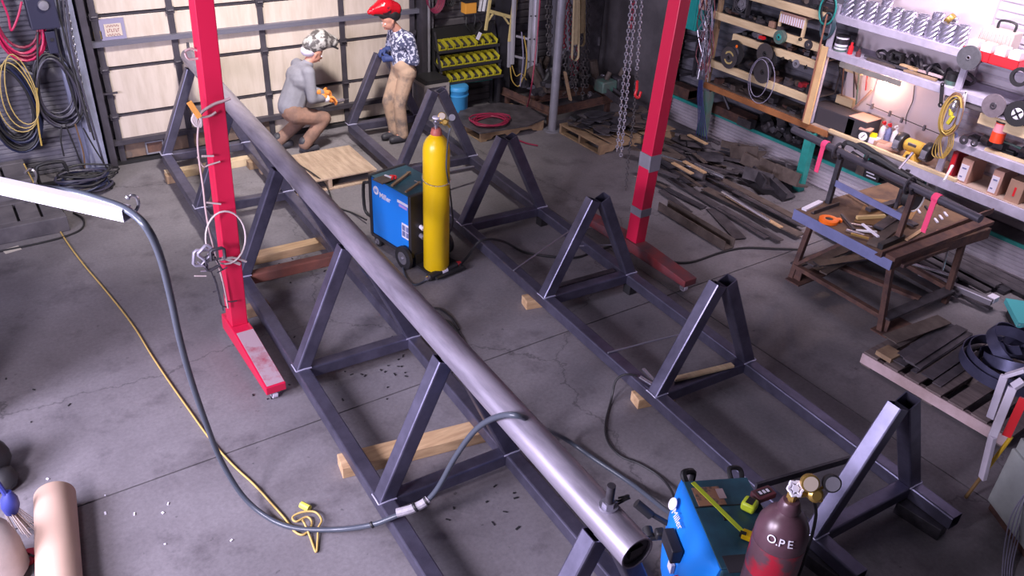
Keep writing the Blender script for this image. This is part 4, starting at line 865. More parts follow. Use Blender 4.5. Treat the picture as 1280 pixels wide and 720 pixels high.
# clutter on the second white shelf: bars, clamps, tools
random.seed(9)
for k, (a, c, w_, m_, l) in enumerate((((1083, 78), (1118, 92), .035, scrap_b, 'tan bar lying in front on the second white shelf'), ((1078, 80), (1116, 96), .02, dark_st, 'dark thin bar in front of the tan one on the second white shelf'), ((1124, 88), (1146, 95), .05, wood, 'wooden handled tool on the second white shelf'), ((1128, 96), (1170, 102), .03, wood_dk, 'pale brown bar at the front of the second white shelf'), ((1120, 80), (1135, 86), .06, scrap_m, 'short dark bar in the middle of the second white shelf'), ((1140, 85), (1178, 97), .025, wood_pink, 'pinkish strap lying over the tools on the second white shelf'))):
    A = onx(*a, XF+.06+.02*(k % 3)); B = onx(*c, XF+.06+.02*(k % 3)); A.z = B.z = 1.645+.015*(k % 3); b = MB(); b.bar(A, B, w_, .022); single('tool_bar', b, m_, l, 'bar', smooth=False)
for k in range(13):
    y = 4.98-.075*k; z = 1.63; x = XF+.2+random.uniform(-.05, .05); b = MB(); s_ = random.uniform(.035, .06); R = RM(random.uniform(-.4, .4), random.uniform(-.4, .4), random.uniform(0, 3))
    b.tube(sm([V((x, y, z+.02))+R @ V(q) for q in ((-s_, 0, 0), (-s_, s_, .06), (s_, s_*.6, .09), (s_, -s_, .03), (s_*.2, -s_, .02))], 4), .016, 6); b.box(V((x, y, z+.03)), (s_*1.6, s_, .05), R)
    single('hand_tool', b, random.choice((dark_st, black, scrap_b, scrap_m)), 'dark hand tool on the second white shelf, '+ORD[k]+' of the jumble from the left', 'tool', 'tools on the second white shelf')
b = MB(); p = onx(1124, 66, XF+.1); p.z = 1.63
for (dy, dz, sy, sz) in ((-.05, .10, .012, .09), (.05, .10, .012, .09), (0, .145, .11, .012), (0, .06, .11, .012)): b.box(p+V((0, dy, dz)), (.08, sy, sz))
single('wire_basket', b, black, 'small open black box frame above the tools on the second white shelf', 'basket', smooth=False)
# pine shelf contents
random.seed(31)
def clutter(y0, y1, z, n, hmax, label, group, ms, x0=XF+.05, x1=8.35):
    for k in range(n):
        y = y0+(y1-y0)*(k+.5)/n; x = x0+.04+(x1-x0-.08)*((k*.618) % 1)*.5; h = random.uniform(.02, hmax); w_ = (y1-y0)/n*.85
        b = MB(); R = RM(0, 0, random.uniform(-.3, .3)); m_ = random.choice(ms)
        t = k % 3
        if t == 0: b.box((x, y, z+h/2), (random.uniform(.06, .16), w_, h), R)
        elif t == 1: b.cyl(V((x, y-w_*.4, z+h/2)), V((x+.03, y+w_*.4, z+h/2)), h/2, 8)
        else: b.box((x, y, z+h*.25), (.10, w_, h*.5), R); b.box((x, y, z+h*.6), (.04, w_*.7, h*.3), R)
        single('shelf_tool', b, m_, label+', '+ORD[k]+' from the right', 'tool', group, smooth=False)
dk = [dark_st, black, scrap_m, scrap_b, rust]
clutter(5.66, 7.1, 1.985, 16, .10, 'dark part stored on the topmost pine shelf', 'parts on the topmost pine shelf', dk)
clutter(6.2, 7.15, 1.66, 14, .08, 'dark flat part stored on the upper pine shelf', 'parts on the upper pine shelf', dk)
clutter(5.66, 6.8, 1.475, 16, .08, 'small part stored on the middle pine shelf', 'parts on the middle pine shelf', dk+[grey])
clutter(5.62, 6.1, 1.085, 7, .14, 'dark part on the lower pine shelf right of the saw blades', 'parts on the lower pine shelf', dk+[maroon])
clutter(6.1, 7.1, 1.085, 8, .10, 'dark part on the lower pine shelf behind the saw blades', 'parts behind the saw blades', dk)
clutter(5.6, 7.1, .79, 16, .07, 'dark tool lying on the bench top under the pine shelves', 'tools on the bench under the pine shelves', dk)
clutter(2.7, 3.85, 1.165, 9, .12, 'dark tool on the low white shelf', 'tools on the low white shelf', [black, dark_st, scrap_m], XF+.1)
clutter(2.6, 3.4, 1.486, 6, .09, 'dark tool on the board right of the flat case', 'tools right of the flat case', [black, dark_st, scrap_b])
p = onx(1255, 195, XF+.03); b = MB(); b.box((XF+.05, p.y, 1.18), (.035, .38, .025), RM(0, 0, .05)); single('wood_lath', b, wood_pale, 'pale wooden lath at the front of the low white shelf', 'lath', smooth=False)
p = onx(1270, 172, XF+.2); b = MB(); b.cyl(V((XF+.2, p.y+.1, 1.25)), V((XF+.25, p.y-.1, 1.22)), .012, 8); single('green_rod', b, green, 'short green rod standing out at the right end of the low white shelf', 'rod')
# little rack, storage frame and fan on the pine shelves
p = onx(992, 42, XF+.1); root = thing('drawer_rack', 'pale slatted drawer rack on two legs on the upper pine shelf', 'rack', (p.x, p.y, 1.66))
b = MB(); b.box((p.x+.03, p.y, 1.86), (.2, .36, .02)); b.box((p.x-.06, p.y, 1.80), (.02, .36, .10)); obj('body', b, card_l, root, False)
for k in range(11): b = MB(); b.box((p.x-.075, p.y-.16+.032*k, 1.80), (.012, .012, .09)); obj('slat', b, label_m, root, False)
for s_ in (-.17, .17): b = MB(); b.box((p.x-.06, p.y+s_, 1.76), (.03, .03, .21)); obj('leg', b, wood_pale, root, False)
p = onx(928, 5, XF+.02); root = thing('box_fan', 'small black box fan at the upper left of the pine shelves', 'fan', (p.x, p.y, p.z-.11)); b = MB()
for (dy, dz, sy, sz) in ((-.1, 0, .02, .22), (.1, 0, .02, .22), (0, .1, .2, .02), (0, -.1, .2, .02)): b.box(p+V((0, dy, dz)), (.08, sy, sz))
obj('frame', b, blackp, root, False, .004); b = MB()
for k in range(4): b.lathe([(.018+.022*k, -.002), (.022+.022*k, 0), (.018+.022*k, .002)], p+V((-.04, 0, 0)), V((-1, 0, 0)), 18, None, True)
obj('grille', b, grey, root); b = MB()
for k in range(5): a = 2*pi*k/5; b.box(p+V((0, .045*cos(a), .045*sin(a))), (.01, .03, .07), RM(a+.4, 0, 0))
b.cyl(p+V((-.02, 0, 0)), p+V((.02, 0, 0)), .02, 10); obj('impeller', b, grey, root)
p = onx(951, 28, XF+.06); crate('carton', 965, 34, XF+.06, (.05, .08, .06), card, 'tiny reddish box on the upper pine shelf beside the green reel', 'box', 0, None, 1.66)
p = onx(955, 50, XF+.02); b = MB(); b.box((XF-.02, p.y, 1.54), (.05, .07, .03)); single('red_marker_box', b, red, 'tiny red block above the upper saw blade', 'block', smooth=False)
# cables round the right pair of blades
b = MB(); c = onx(955, 88, XF-.10); pts = [c+V((-.01, .19*cos(a), -.12+.27*sin(a))) for a in [2*pi*k/24 for k in range(24)]]; b.tube(pts, .005, 5, None, True); single('wire_loop', b, cable_l, 'thin wire loop hanging round the right pair of saw blades', 'wire')
b = MB(); pts = [c+V((-.02, .03+.13*cos(a), -.10+.22*sin(a))) for a in [2*pi*k/24 for k in range(24)]]; b.tube(pts, .005, 5, None, True); single('wire_loop', b, cable_l, 'smaller thin wire loop inside the larger one on the saw blades', 'wire')
# copper rod and teal cords hanging in front of the post between the bays
b = MB(); A = onx(1034, 18, XF-.10); B = onx(1003, 152, XF-.04); b.tube([A, B], .010, 8); single('long_rod', b, mat('copper_rod', (.38, .17, .12), .45, .3), 'long reddish rod leaning in front of the pine shelves at their right end', 'rod')
for k, (r, dz) in enumerate(((.13, .20), (.10, .12))):
    c = onx(1036, 6, XF-.05); b = MB(); pts = [c+V((.01*k, (.10-.02*k)*cos(a), -.05+r*1.2*sin(a))) for a in [2*pi*j/20 for j in range(20)]]
    for q in range(4): b.tube([p+V((.012*q, .008*q, -.004*q)) for p in pts], .010, 6, None, True)
    single('cord_coil', b, teal if k == 0 else black, ['coil of turquoise cord hung at the top between the two shelf bays', 'coil of black cord hung behind the turquoise one'][k], 'cord')
c = onx(1033, 33, XF-.045); b = MB(); 
for q in range(5): b.tube([c+V((.008*q, (.07+.004*q)*cos(a), (.14-.006*q)*sin(a))) for a in [2*pi*j/20 for j in range(20)]], .009, 6, None, True)
single('cable_coil', b, mat('dark_teal', (.03, .06, .08), .5), 'dark looped cable hanging below the turquoise cord', 'cable')
# bars leaning against the white back panel
for k, (a, c, m_) in enumerate((((1053, 77), (1043, 118), dark_st), ((1055, 77), (1052, 120), rust), ((1068, 80), (1067, 122), dark_st), ((1066, 82), (1071, 112), rust), ((1074, 92), (1070, 131), green), ((1085, 86), (1082, 113), maroon), ((1048, 76), (1051, 100), black), ((1090, 112), (1066, 136), card_l))):
    A = onx(*a, XR-.10); B = onx(*c, XR-.10); b = MB(); b.cyl(A, B, .009, 7)
    single('leaning_bar', b, m_, ['dark bar leaning at the white panel, leftmost of the row', 'rusty bar leaning right beside the leftmost dark one', 'dark bar leaning in the middle of the row at the white panel', 'thin rusty bar crossing the middle dark one', 'green-grey bar leaning at the right of the row', 'dark red bar hanging high at the white panel left of the bulb', 'short black bar crossing the leftmost ones', 'pale pinkish bar leaning aslant left of the bulb'][k], 'bar')
# lit work bulb with its cord and wall wires
p = onx(1108, 102, XR-.10); root = thing('work_bulb', 'bare glowing light bulb hanging in front of the panel under the second white shelf', 'lamp', p+V((0, 0, -.035)))
b = MB(); b.ball(p, .028, (1, 1, 1.15), 14); obj('bulb', b, mat('lit_bulb', (1, .8, .6), .4, emit=((1, .78, .55), 26)), root); b = MB(); b.cyl(p+V((0, 0, .028)), p+V((0, 0, .075)), .016, 10); obj('socket', b, white, root)
b = MB(); b.tube(sm([p+V((0, 0, .07)), p+V((.03, 0, .20)), p+V((.05, .02, .26))], 4), .004, 5); obj('flex', b, black, root)
ld = bpy.data.lights.new('work_bulb_light', 'POINT'); ld.energy = 9; ld.color = (1, .60, .38); ld.shadow_soft_size = .03; lo = bpy.data.objects.new('work_bulb_light', ld); COL.objects.link(lo); lo.location = p+V((-.05, 0, -.005))
b = MB(); b.tube(sm([onx(1143, 107, XR-.055), onx(1141, 125, XR-.055), onx(1137, 135, XR-.055), onx(1133, 145, XR-.055), onx(1132, 155, XR-.055)], 5), .004, 5); single('wall_wire', b, black, 'thin black wire running down the pink-lit panel', 'wire')
b = MB(); b.tube([onx(1083, 130, XR-.06), onx(1175, 168, XR-.06)], .004, 5); single('wall_wire', b, black, 'thin black wire strung along the foot of the panel', 'wire')
for k, (px, py) in enumerate(((1090, 133), (1112, 142), (1127, 150), (1155, 160))):
    p = onx(px, py, XR-.075); b = MB(); b.box(p+V((0, 0, 0)), (.02, .02, .06)); single('hanging_clip', b, grey, 'small grey clip on the panel wire, '+ORD[k]+' from the left', 'clip', 'clips on the panel foot wire', smooth=False)
# wrench, clamp, yellow cords on the post
p0 = onx(1177, 118, XF-.03); b = MB(); b.box(p0, (.014, .032, .17), RM(-.25)); 
for dz, s_ in ((-.10, 1), (.095, .7)):
    c = p0+RM(-.25) @ V((0, 0, dz)); b.lathe([(.026*s_, -.007), (.026*s_, .007), (.012*s_, .007), (.012*s_, -.007)], c, V((1, 0, 0)), 12, None, True)
single('wrench', b, black, 'black adjustable wrench hanging on the second white shelf edge', 'wrench')
p = onx(1207, 117, XF-.05); b = MB()
for (a, c) in ((V((0, .0, .02)), V((0, .045, -.16))), (V((0, 0, .02)), V((0, -.03, -.17)))): b.bar(p+a, p+c, .016, .014, up=V((1, 0, 0)))
b.bar(p+V((0, .022, -.06)), p+V((0, -.02, -.07)), .012, .01, up=V((1, 0, 0))); single('white_clamp', b, white, 'white A-shaped spring clamp hanging right of the yellow cords', 'clamp', smooth=False)
root = thing('cord_bundle', 'bundle of yellow and brown extension cords looped on the white post', 'cord', onx(1189, 175, XF-.06))
random.seed(4)
for k in range(11):
    c = onx(1189+random.uniform(-2, 2), 143+random.uniform(-3, 3), XF-.05-.008*k); w_ = random.uniform(.07, .095); h = random.uniform(.17, .21); b = MB()
    b.tube([c+V((0, w_*cos(a), h*sin(a)-.01)) for a in [2*pi*j/22 for j in range(22)]], .0065, 5, None, True); obj('cord_loop', b, yellowcord if k % 3 else mat('brown_cord', (.22, .12, .07), .6), root)
for k in range(4):
    c = onx(1177+k*2, 178, XF-.06-.01*k); b = MB(); b.tube(sm([c+V((0, .02, .12)), c+V((0, .06, .0)), c+V((0, .055-.02*k, -.14)), c+V((0, -.03, -.15)), c+V((0, -.07, -.02)), c+V((0, -.03, .14))], 5), .0055, 5); obj('cord_loop', b, yellowcord, root)
c = onx(1188, 150, XF-.14); b = MB(); b.box(c, (.035, .035, .09), RM(.3)); b.cyl(c+V((0, .01, .04)), c+V((0, .03, .10)), .022, 10); obj('plug', b, yel_b, root, False, .005)
c = onx(1192, 134, XF-.13); b = MB(); b.ball(c, .03, (1, 1, 2.4), 10); obj('work_lamp_cage', b, chrome, root)
c = onx(1199, 148, XF-.12); b = MB(); b.cyl(c+V((0, 0, -.06)), c+V((0, .01, .1)), .018, 10); obj('work_lamp_grip', b, grey, root)
# small hanging bundle left of the pine shelves: wires and chains
root = thing('wire_bundle', 'tangled hank of dark and red wires hanging at the left end of the pine shelves', 'wire', onx(882, 110, XF-.1))
random.seed(8)
for k in range(22):
    x0 = 884+random.uniform(-7, 8); b = MB(); pts = []
    for j in range(9): pts.append(onx(x0+random.uniform(-5, 5)-j*.7, -25+j*random.uniform(12, 16), XF-.12+random.uniform(-.04, .04)))
    b.tube(sm(pts, 3), .0055, 4); obj('wire', b, (cable_l, mat('wine_wire', (.20, .03, .05), .5), dark_st, chm)[k % 4], root)
chain('hanging_chain', [onx(889, -20, XF-.2), onx(884, 30, XF-.2), onx(881, 60, XF-.2)], .05, 'shiny chain hanging in front of the wire hank', chm)
b = MB(); 
for k in range(5): b.tube(sm([onx(874+k, 100, XF-.14), onx(872+k*1.5, 120, XF-.14), onx(873+k*2, 150, XF-.12), onx(868+k*4, 178, XF-.1)], 4), .007, 5)
single('blue_straps', b, mat('blue_strap', (.03, .035, .13), .6), 'blue straps hanging below the wire hank beside the green post', 'strap')
# cantilever brackets with bars, left of the wire hank
for k, (py, ) in enumerate(((55,), (72,), (92,), (120,))):
    pass
root = thing('cantilever_rack', 'dark wall rack of horizontal steel arms left of the wire hank', 'rack', (8.3, 7.9, .4))
for (a, c) in (((805, 32), (876, 50)), ((798, 50), (870, 68)), ((795, 73), (866, 92))):
    A = onx(*a, XR-.05); B = onx(*c, XR-.05); b = MB(); b.bar(A, B, .05, .05); obj('arm', b, dark_st, root, False)
for k, (px, py) in enumerate(((873, 50), (870, 70), (866, 92))):
    A = onx(px, py, XR-.05); b = MB(); b.bar(A, A+V((-.24, 0, .01)), .025, .03); obj('bracket', b, dark_st, root, False)
b = MB(); b.bar(onx(873, 46, XR-.06), onx(866, 96, XR-.06), .03, .03, up=V((0, 1, 0))); obj('upright', b, dark_st, root, False)
b = MB(); b.bar((8.26, 7.95, .45), (8.26, 7.6, .45), .16, .14); b.bar((8.26, 7.95, .45), (8.26, 7.6, .45), .17, .1); single('rust_box_section', b, rust, 'rusty box section lying on the ledge below the rack arms', 'box section', smooth=False)
# turquoise cabinet high on the wall
root = thing('turquoise_cabinet', 'turquoise wall cabinet high up left of the pine shelves', 'cabinet', (8.28, 8.05, 1.28)); b = MB(); b.b6(8.12, 8.40, 7.62, 9.1, 1.30, 2.2); obj('body', b, mat('turq', (.02, .36, .34), .45, noise=.15), root, False, .004)
b = MB(); b.b6(8.105, 8.12, 7.64, 8.32, 1.32, 2.18); d = obj('door', b, mat('turq', (.02, .36, .34)), root, False, .003)
for y in (8.02, 7.9): b = MB(); b.b6(8.095, 8.106, y, y+.02, 1.42, 1.49); obj('slot', b, black, d, False)
b = MB(); p = onx(877, 6, 8.0); b.b6(8.02, 8.05, p.y-.04, p.y+.06, p.z-.06, p.z+.3); single('pale_board', b, card_l, 'pale board edge at the top beside the turquoise cabinet', 'board', smooth=False)
# things on the green ledge under the bench
random.seed(17)
def ledge(px, py, fn, m_, label, cat='part', name='steel_part', group=None):
    p = onx(px, py, 8.22); p.z = .372; b = MB(); fn(b, p); return single(name, b, m_, label, cat, group, smooth=False)
ledge(928, 152, lambda b, p: (b.box(p+V((.02, .18, .06)), (.20, .62, .11))), rust, 'long rusty box lying on the green ledge right of the green post', 'box', 'rusty_box')
ledge(905, 140, lambda b, p: b.tube(sm([p+V((-.05, .35, .12)), p+V((-.05, .2, .28)), p+V((-.05, .05, .28)), p+V((-.05, -.12, .12))], 5), .018, 6), dark_st, 'bent dark bar arching on the rusty box', 'bar')
ledge(935, 160, lambda b, p: b.box(p+V((-.05, 0, .05)), (.10, .22, .10)), scrap_m, 'dark angle block at the front of the ledge by the rusty box', 'block')
for k in range(26):
    px = 946+k*2.4; py = 150+k*1.05+8
    def fn(b, p, k=k):
        s_ = random.uniform(.035, .065); R = RM(random.uniform(-.6, .6), random.uniform(-.6, .6), random.uniform(0, 3)); dx = random.uniform(-.0, .14); dz = s_*1.1+(.08 if k % 3 == 0 else 0)
        if k % 2: b.box(p+V((dx, 0, dz)), (s_*1.7, s_*1.5, s_*1.3), R)
        else: b.lathe([(s_*.5, -s_), (s_, -s_*.7), (s_, s_*.7), (s_*.5, s_)], p+V((dx, 0, dz)), R @ V((1, .3, .2)), 10)
    ledge(px, py, fn, random.choice((black, dark_st, scrap_m)), 'dark machine part in the green ledge pile, '+ORD[k]+' from the left', 'part', 'machine_part', 'parts piled on the green ledge')
ledge(1045, 205, lambda b, p: b.box(p+V((-.02, .28, .30)), (.24, .26, .03)), wood_dk, 'brown board lying over the parts at the right of the ledge pile', 'board', 'board')
ledge(1077, 217, lambda b, p: b.box(p+V((.02, -.0, .09)), (.14, .10, .18)), scrap_b, 'brown canister on the ledge right of the teal strut', 'canister', 'canister')
ledge(1090, 225, lambda b, p: (b.box(p+V((.02, 0, .10)), (.14, .17, .20)), [b.box(p+V((-.052, 0, .05+.035*j)), (.004, .12, .014), None, label_m) for j in range(4)]), None, 'black box with white printed lines on the ledge', 'box', 'printed_box') if False else None
p = onx(1090, 228, 8.22); p.z = .372; root = thing('printed_box', 'black box with white printed lines on the green ledge', 'box', p); b = MB(); b.box(p+V((.02, 0, .09)), (.14, .19, .18)); obj('body', b, black, root, False)
for j in range(4): b = MB(); b.box(p+V((-.052, .02*(j % 2), .035+.035*j)), (.004, .12-.02*(j % 2), .014)); obj('print_line', b, label_m, root, False)
for k in range(5):
    def fn(b, p, k=k): b.ball(p+V((.04, 0, .07)), .055, (1, 1, .9+.2*(k % 2)), 9)
    ledge(1104+4*k, 235+2.2*k, fn, black, 'round black rubber part right of the printed box, '+ORD[k]+' from the left', 'part', 'rubber_part', 'black rubber parts on the ledge')
# ================================================================== WELDERS AND GAS CYLINDERS
def welder(label, loc, rz, L_, W_, H_, top_m, zb=.14):
    # local frame: +y runs to the front (away from the camera), x across; drawn in world through the root
    root = thing('welding_machine', label, 'welder', loc, rz); R = RM(0, 0, rz); o = V(loc)
    def w(p): return o+R @ V(p)
    def bx(c, d, nm, m, par=root, bev=0, Rr=None):
        b = MB(); b.box(w(c), d, R @ Rr if Rr else R); return obj(nm, b, m, par, bev > 0, bev)
    return root, R, w, bx
W1, R1, w1, bx1 = welder('blue wheeled welding machine beside the yellow gas cylinder', (3.29, 6.37, 0), .17, .62, .42, .62, blue)
bx1((0, 0, .43), (.40, .60, .60), 'cabinet', blue, bev=.012)
for s_ in (-1, 1): pass
bx1((0, .305, .43), (.43, .04, .64), 'front_bezel', blackp, bev=.01)
bx1((0, -.305, .43), (.43, .04, .64), 'rear_panel', blackp, bev=.008)
bx1((-.202, .0, .115), (.016, .62, .03), 'lower_trim', blackp)
tp = bx1((0, 0, .737), (.41, .56, .014), 'top_cover', blue_d, bev=.004)
t = bx1((-.203, .06, .43), (.004, .001, .001), 'anchor', blue)
bpy.data.objects.remove(t)
nx = R1 @ V((-1, 0, 0)); ax = R1 @ V((0, -1, 0))
b = MB(); c = w1((-.201, .215, .615)); b.lathe([(.001, 0), (.042, 0), (.042, .003)], c, nx, 22); lg = obj('logo_disc', b, label_m, W1)
for k in (-1, 0, 1): b = MB(); b.box(c+nx*.004+ax*(.016*k), (.002, .008, .036), R1 @ RM(.35, 0, 0)); obj('logo_stroke', b, blue, lg)
text('lettering', 'Miller', .075, w1((-.203, .075, .59)), ax, (0, 0, 1), label_m, W1, .002, .001)
b = MB(); b.box(w1((-.202, -.20, .635)), (.004, .17, .026), R1 @ RM(-.0, 0, 0)); pl = obj('name_strip', b, label_m, W1); b = MB(); b.box(w1((-.202, -.20, .600)), (.004, .12, .026), R1); obj('model_strip', b, mat('lilac', (.45, .30, .70), .5), W1)
b = MB(); b.box(w1((-.202, -.235, .36)), (.004, .12, .15), R1); dl = obj('data_plate', b, label_m, W1)
for (dy, dz) in ((-.028, .03), (.028, .03), (-.028, -.03), (.028, -.03)): b = MB(); b.box(w1((-.2045, -.235+dy, .36+dz)), (.002, .045, .052), R1); obj('plate_block', b, bluepale, dl)
b = MB(); b.tube(sm([w1((-.2, .33, .30)), w1((-.2, .42, .34)), w1((-.2, .42, .60)), w1((-.2, .33, .66)), w1((.0, .33, .67))], 4), .016, 8); obj('handle', b, black, W1)
for (x, y, r, nm) in ((-.17, .24, .055, 'caster'), (.17, .24, .055, 'caster'), (-.25, -.26, .115, 'wheel'), (.25, -.26, .115, 'wheel')):
    b = MB(); a0 = w1((x-.022, y, r)); a1 = w1((x+.022, y, r)); b.lathe([(r*.55, 0), (r, .006), (r, .038), (r*.55, .044)], a0, a1-a0, 22, None, True); wl = obj(nm, b, black, W1)
    b = MB(); b.lathe([(.001, -.004), (r*.56, .0), (r*.56, .044), (.001, .048)], a0, a1-a0, 16); b.lathe([(.001, -.02), (.015, -.02), (.015, 0)], a0, a1-a0, 8); obj('hub', b, grey if r < .1 else chrome, wl)
b = MB(); b.tube([w1((-.24, -.26, .115)), w1((.24, -.26, .115))], .014, 8); b.box(w1((0, -.49, .035)), (.34, .34, .02), R1); b.box(w1((0, -.33, .09)), (.34, .02, .12), R1); obj('cylinder_tray', b, black, W1)
for (x, z, r, m_) in ((.03, .62, .03, brass), (-.02, .66, .02, chrome), (-.10, .42, .02, label_m), (-.10, .33, .022, grey), (.05, .5, .02, chrome)):
    b = MB(); b.cyl(w1((x, -.32, z)), w1((x, -.37, z-.01)), r, 10); obj('connector', b, m_, W1)
# tools lying on this welder
for (a, c, m_, l, r_) in (((490, 232), (511, 216), wood_dk, 'brown handled chipping hammer lying on the far blue welder', .011), ((507, 240), (524, 228), wood_dk, 'brown handled wire brush at the near edge of the far blue welder', .009), ((481, 219), (489, 222), label_m, 'small pale card on the far blue welder', .008), ((518, 226), (526, 229), chrome, 'small bright tool near the cylinder on the far blue welder', .006)):
    A = GZ(*a, .765); B = GZ(*c, .765); b = MB(); b.bar(A, B, r_*2.2, r_*1.4); b.box(B, (r_*3.5, r_*2, r_*2)); single('hand_tool', b, m_, l, 'tool', smooth=False)
b = MB(); A = GZ(492, 222, .765); 
for dx in (-.012, .022): b.tube(sm([A+V((dx-.02, -.03, 0)), A+V((dx, 0, .008)), A+V((-dx*.6, .05, 0))], 4), .010, 6)
single('pliers', b, red, 'red-handled pliers on the far blue welder', 'pliers')
b = MB(); A = GZ(480, 225, .752); b.box(A+V((0, .0, .006)), (.16, .14, .008), RM(0, 0, .25)); single('metal_plate', b, scrap_b, 'dark plate lying on the far corner of the far blue welder', 'plate', smooth=False)

def cylinder(label, x, y, z0, r, h, m, cap_m, neck_m):
    root = thing('gas_cylinder', label, 'gas cylinder', (x, y, z0)); p = V((x, y, z0)); b = MB()
    prof = [(r*.9, 0), (r, .015), (r, h*.86)]+[(r*cos(a), h*.86+(h*.11)*sin(a)) for a in (radians(20), radians(40), radians(58), radians(72))]+[(r*.26, h*.985), (r*.24, h)]
    b.lathe(prof, p, V((0, 0, 1)), 36); bd = obj('body', b, m, root, ang=50)
    b = MB(); b.lathe([(r*.42, 0), (r*.44, .008), (r*.34, .05), (r*.30, .055)], p+V((0, 0, h*.965)), V((0, 0, 1)), 20); obj('neck_ring', b, neck_m, root)
    return root, p, bd
C1, p, bd = cylinder('tall yellow gas cylinder chained behind the far blue welder', 3.32, 5.87, .05, .118, 1.36, yellow, chrome, mat('neck_red', (.50, .13, .10), .5))
t = p+V((0, 0, 1.36))
b = MB(); b.cyl(t, t+V((0, 0, .09)), .018, 10); b.box(t+V((0, 0, .055)), (.04, .04, .03)); vv = obj('valve', b, chrome, C1); b = MB(); b.lathe([(.012, 0), (.034, .004), (.034, .018), (.012, .022)], t+V((0, 0, .09)), V((0, 0, 1)), 12); obj('handwheel', b, label_m, vv)
def regulator(root, t, d, big=1.):
    d = V(d).normalized(); n = V((-.5, -.75, .45)).normalized(); u = d.cross(V((0, 0, 1)))
    b = MB(); b.cyl(t, t+d*.07*big, .013*big, 10); b.lathe([(.02*big, 0), (.032*big, .006), (.032*big, .03*big), (.02*big, .04*big)], t+d*.085*big, n, 16); b.cyl(t+d*.09*big, t+d*.09*big-n*.05*big, .012*big, 8); b.cyl(t+d*.09*big, t+d*.13*big+V((0, 0, -.05*big)), .011*big, 8); rg = obj('regulator', b, brass, root)
    for (off, m_) in ((d*.055*big+V((0, 0, .062*big)), brass), (d*.15*big+V((0, 0, .045*big)), black)):
        c = t+off; b = MB(); b.lathe([(.010, -.016), (.036*big, -.014), (.038*big, 0), (.038*big, .014), (.033*big, .016)], c, n, 20); g = obj('gauge', b, m_, root); b = MB(); b.lathe([(.001, 0), (.031*big, 0), (.031*big, .001)], c+n*.0165, n, 18); obj('dial', b, mat('dial_face', (.55, .46, .38), .4) if m_ is brass else grey, g); b = MB(); b.cyl(c-n*.01, t+d*.09*big, .007, 6); obj('stem', b, brass, g)
regulator(C1, t+V((0, 0, .055)), (.83, -.35, 0), .9)
b = MB(); R = .124; zc = .92
b.tube([p+V((R*cos(a), R*sin(a), zc-.05*sin(a)*0+.02*sin(a*2))) for a in [2*pi*k/40 for k in range(40)]], .004, 5, None, True)
b = MB()
for k in range(44):
    a = 2*pi*k/44; c = p+V((R*cos(a), R*sin(a), zc-.02+.02*sin(a))); d = V((-sin(a), cos(a), 0)); u = V((0, 0, 1)) if k % 2 else V((cos(a), sin(a), 0))
    b.tube([c+d*.010*cos(q)+u*.005*sin(q) for q in [2*pi*j/8 for j in range(8)]], .002, 4, None, True)
obj('retaining_chain', b, chrome, C1)
# near welder with its dome front
a2 = math.atan2(-.44, .9)
W2, R2, w2, bx2 = welder('blue welding machine with a teal top in the foreground, tape measure lying on it', (2.745, 1.765, 0), a2, .6, .40, .6, blue_d)
b = MB(); pts = [(-.30, .16), (.22, .16), (.28, .22), (.30, .5), (.29, .74), (.26, .80), (-.30, .80)]
b.prism([(q[0], q[1]) for q in pts], .36, w2((-.18, 0, 0)), R2 @ V((0, 1, 0)), V((0, 0, 1))); bb = obj('cabinet', b, blue_d, W2, False, .012)
# the bulging blue side shield
b = MB(); n = 10; vs = []; fs = []
for i in range(n+1):
    y = -.29+.60*i/n; 
    for (j, z) in enumerate((.14, .25, .40, .55, .68, .76, .805)):
        bul = (.045, .085, .105, .10, .075, .04, .0)[j]*(1-abs((i/n)*2-1)**3*.75); vs.append(w2((-.185-bul, y, z)))
m_ = 7
for i in range(n):
    for j in range(m_-1): fs.append((i*m_+j, (i+1)*m_+j, (i+1)*m_+j+1, i*m_+j+1))
k0 = len(vs)
for i in range(n+1):
    y = -.29+.60*i/n; vs.append(w2((-.175, y, .14))); vs.append(w2((-.175, y, .805)))
for i in range(n): fs.append((i*m_, k0+2*i, k0+2*i+2, (i+1)*m_)); fs.append((i*m_+m_-1, (i+1)*m_+m_-1, k0+2*i+3, k0+2*i+1)); fs.append((k0+2*i, k0+2*i+1, k0+2*i+3, k0+2*i+2))
fs.append(tuple(range(m_))+(k0+1, k0)); fs.append(tuple(n*m_+j for j in range(m_))+(k0+2*n+1, k0+2*n))
b.add(vs, fs); SH = obj('side_shield', b, blue, W2, ang=60)
tp = bx2((0, 0, .806), (.36, .58, .008), 'top_cover', blue_d, bev=.003)
bx2((0, .10, .8115), (.36, .006, .003), 'top_seam', black, tp)
bx2((-.08, .17, .813), (.15, .13, .004), 'warning_plate', mat('worn_decal', (.12, .09, .08), .6, col2=(.40, .20, .12), scale=18, thr=(.5, .6)), tp)
bx2((-.01, .18, .816), (.04, .07, .002), 'plate_print', wood_pink, tp)
bx2((-.05, .03, .815), (.015, .06, .008), 'slot', black, tp)
nx = R2 @ V((-1, 0, 0)); ax = R2 @ V((0, -1, 0)); tlt = (nx*.42+V((0, 0, .9))).normalized(); upv = (V((0, 0, 1))-nx*.5).normalized()
c = w2((-.245, .20, .735)); nn = (nx*.85+V((0, 0, .5))).normalized(); b = MB(); b.lathe([(.001, 0), (.034, 0), (.034, .004)], c+nn*.012, nn, 20); lg = obj('logo_disc', b, label_m, SH)
uu = nn.cross(ax).normalized()
for k in (-1, 0, 1): b = MB(); b.bar(c+nn*.018+ax*(.013*k)-uu*.016, c+nn*.018+ax*(.013*k+.006)+uu*.016, .006, .002, up=nn); obj('logo_stroke', b, blue, lg) if False else None
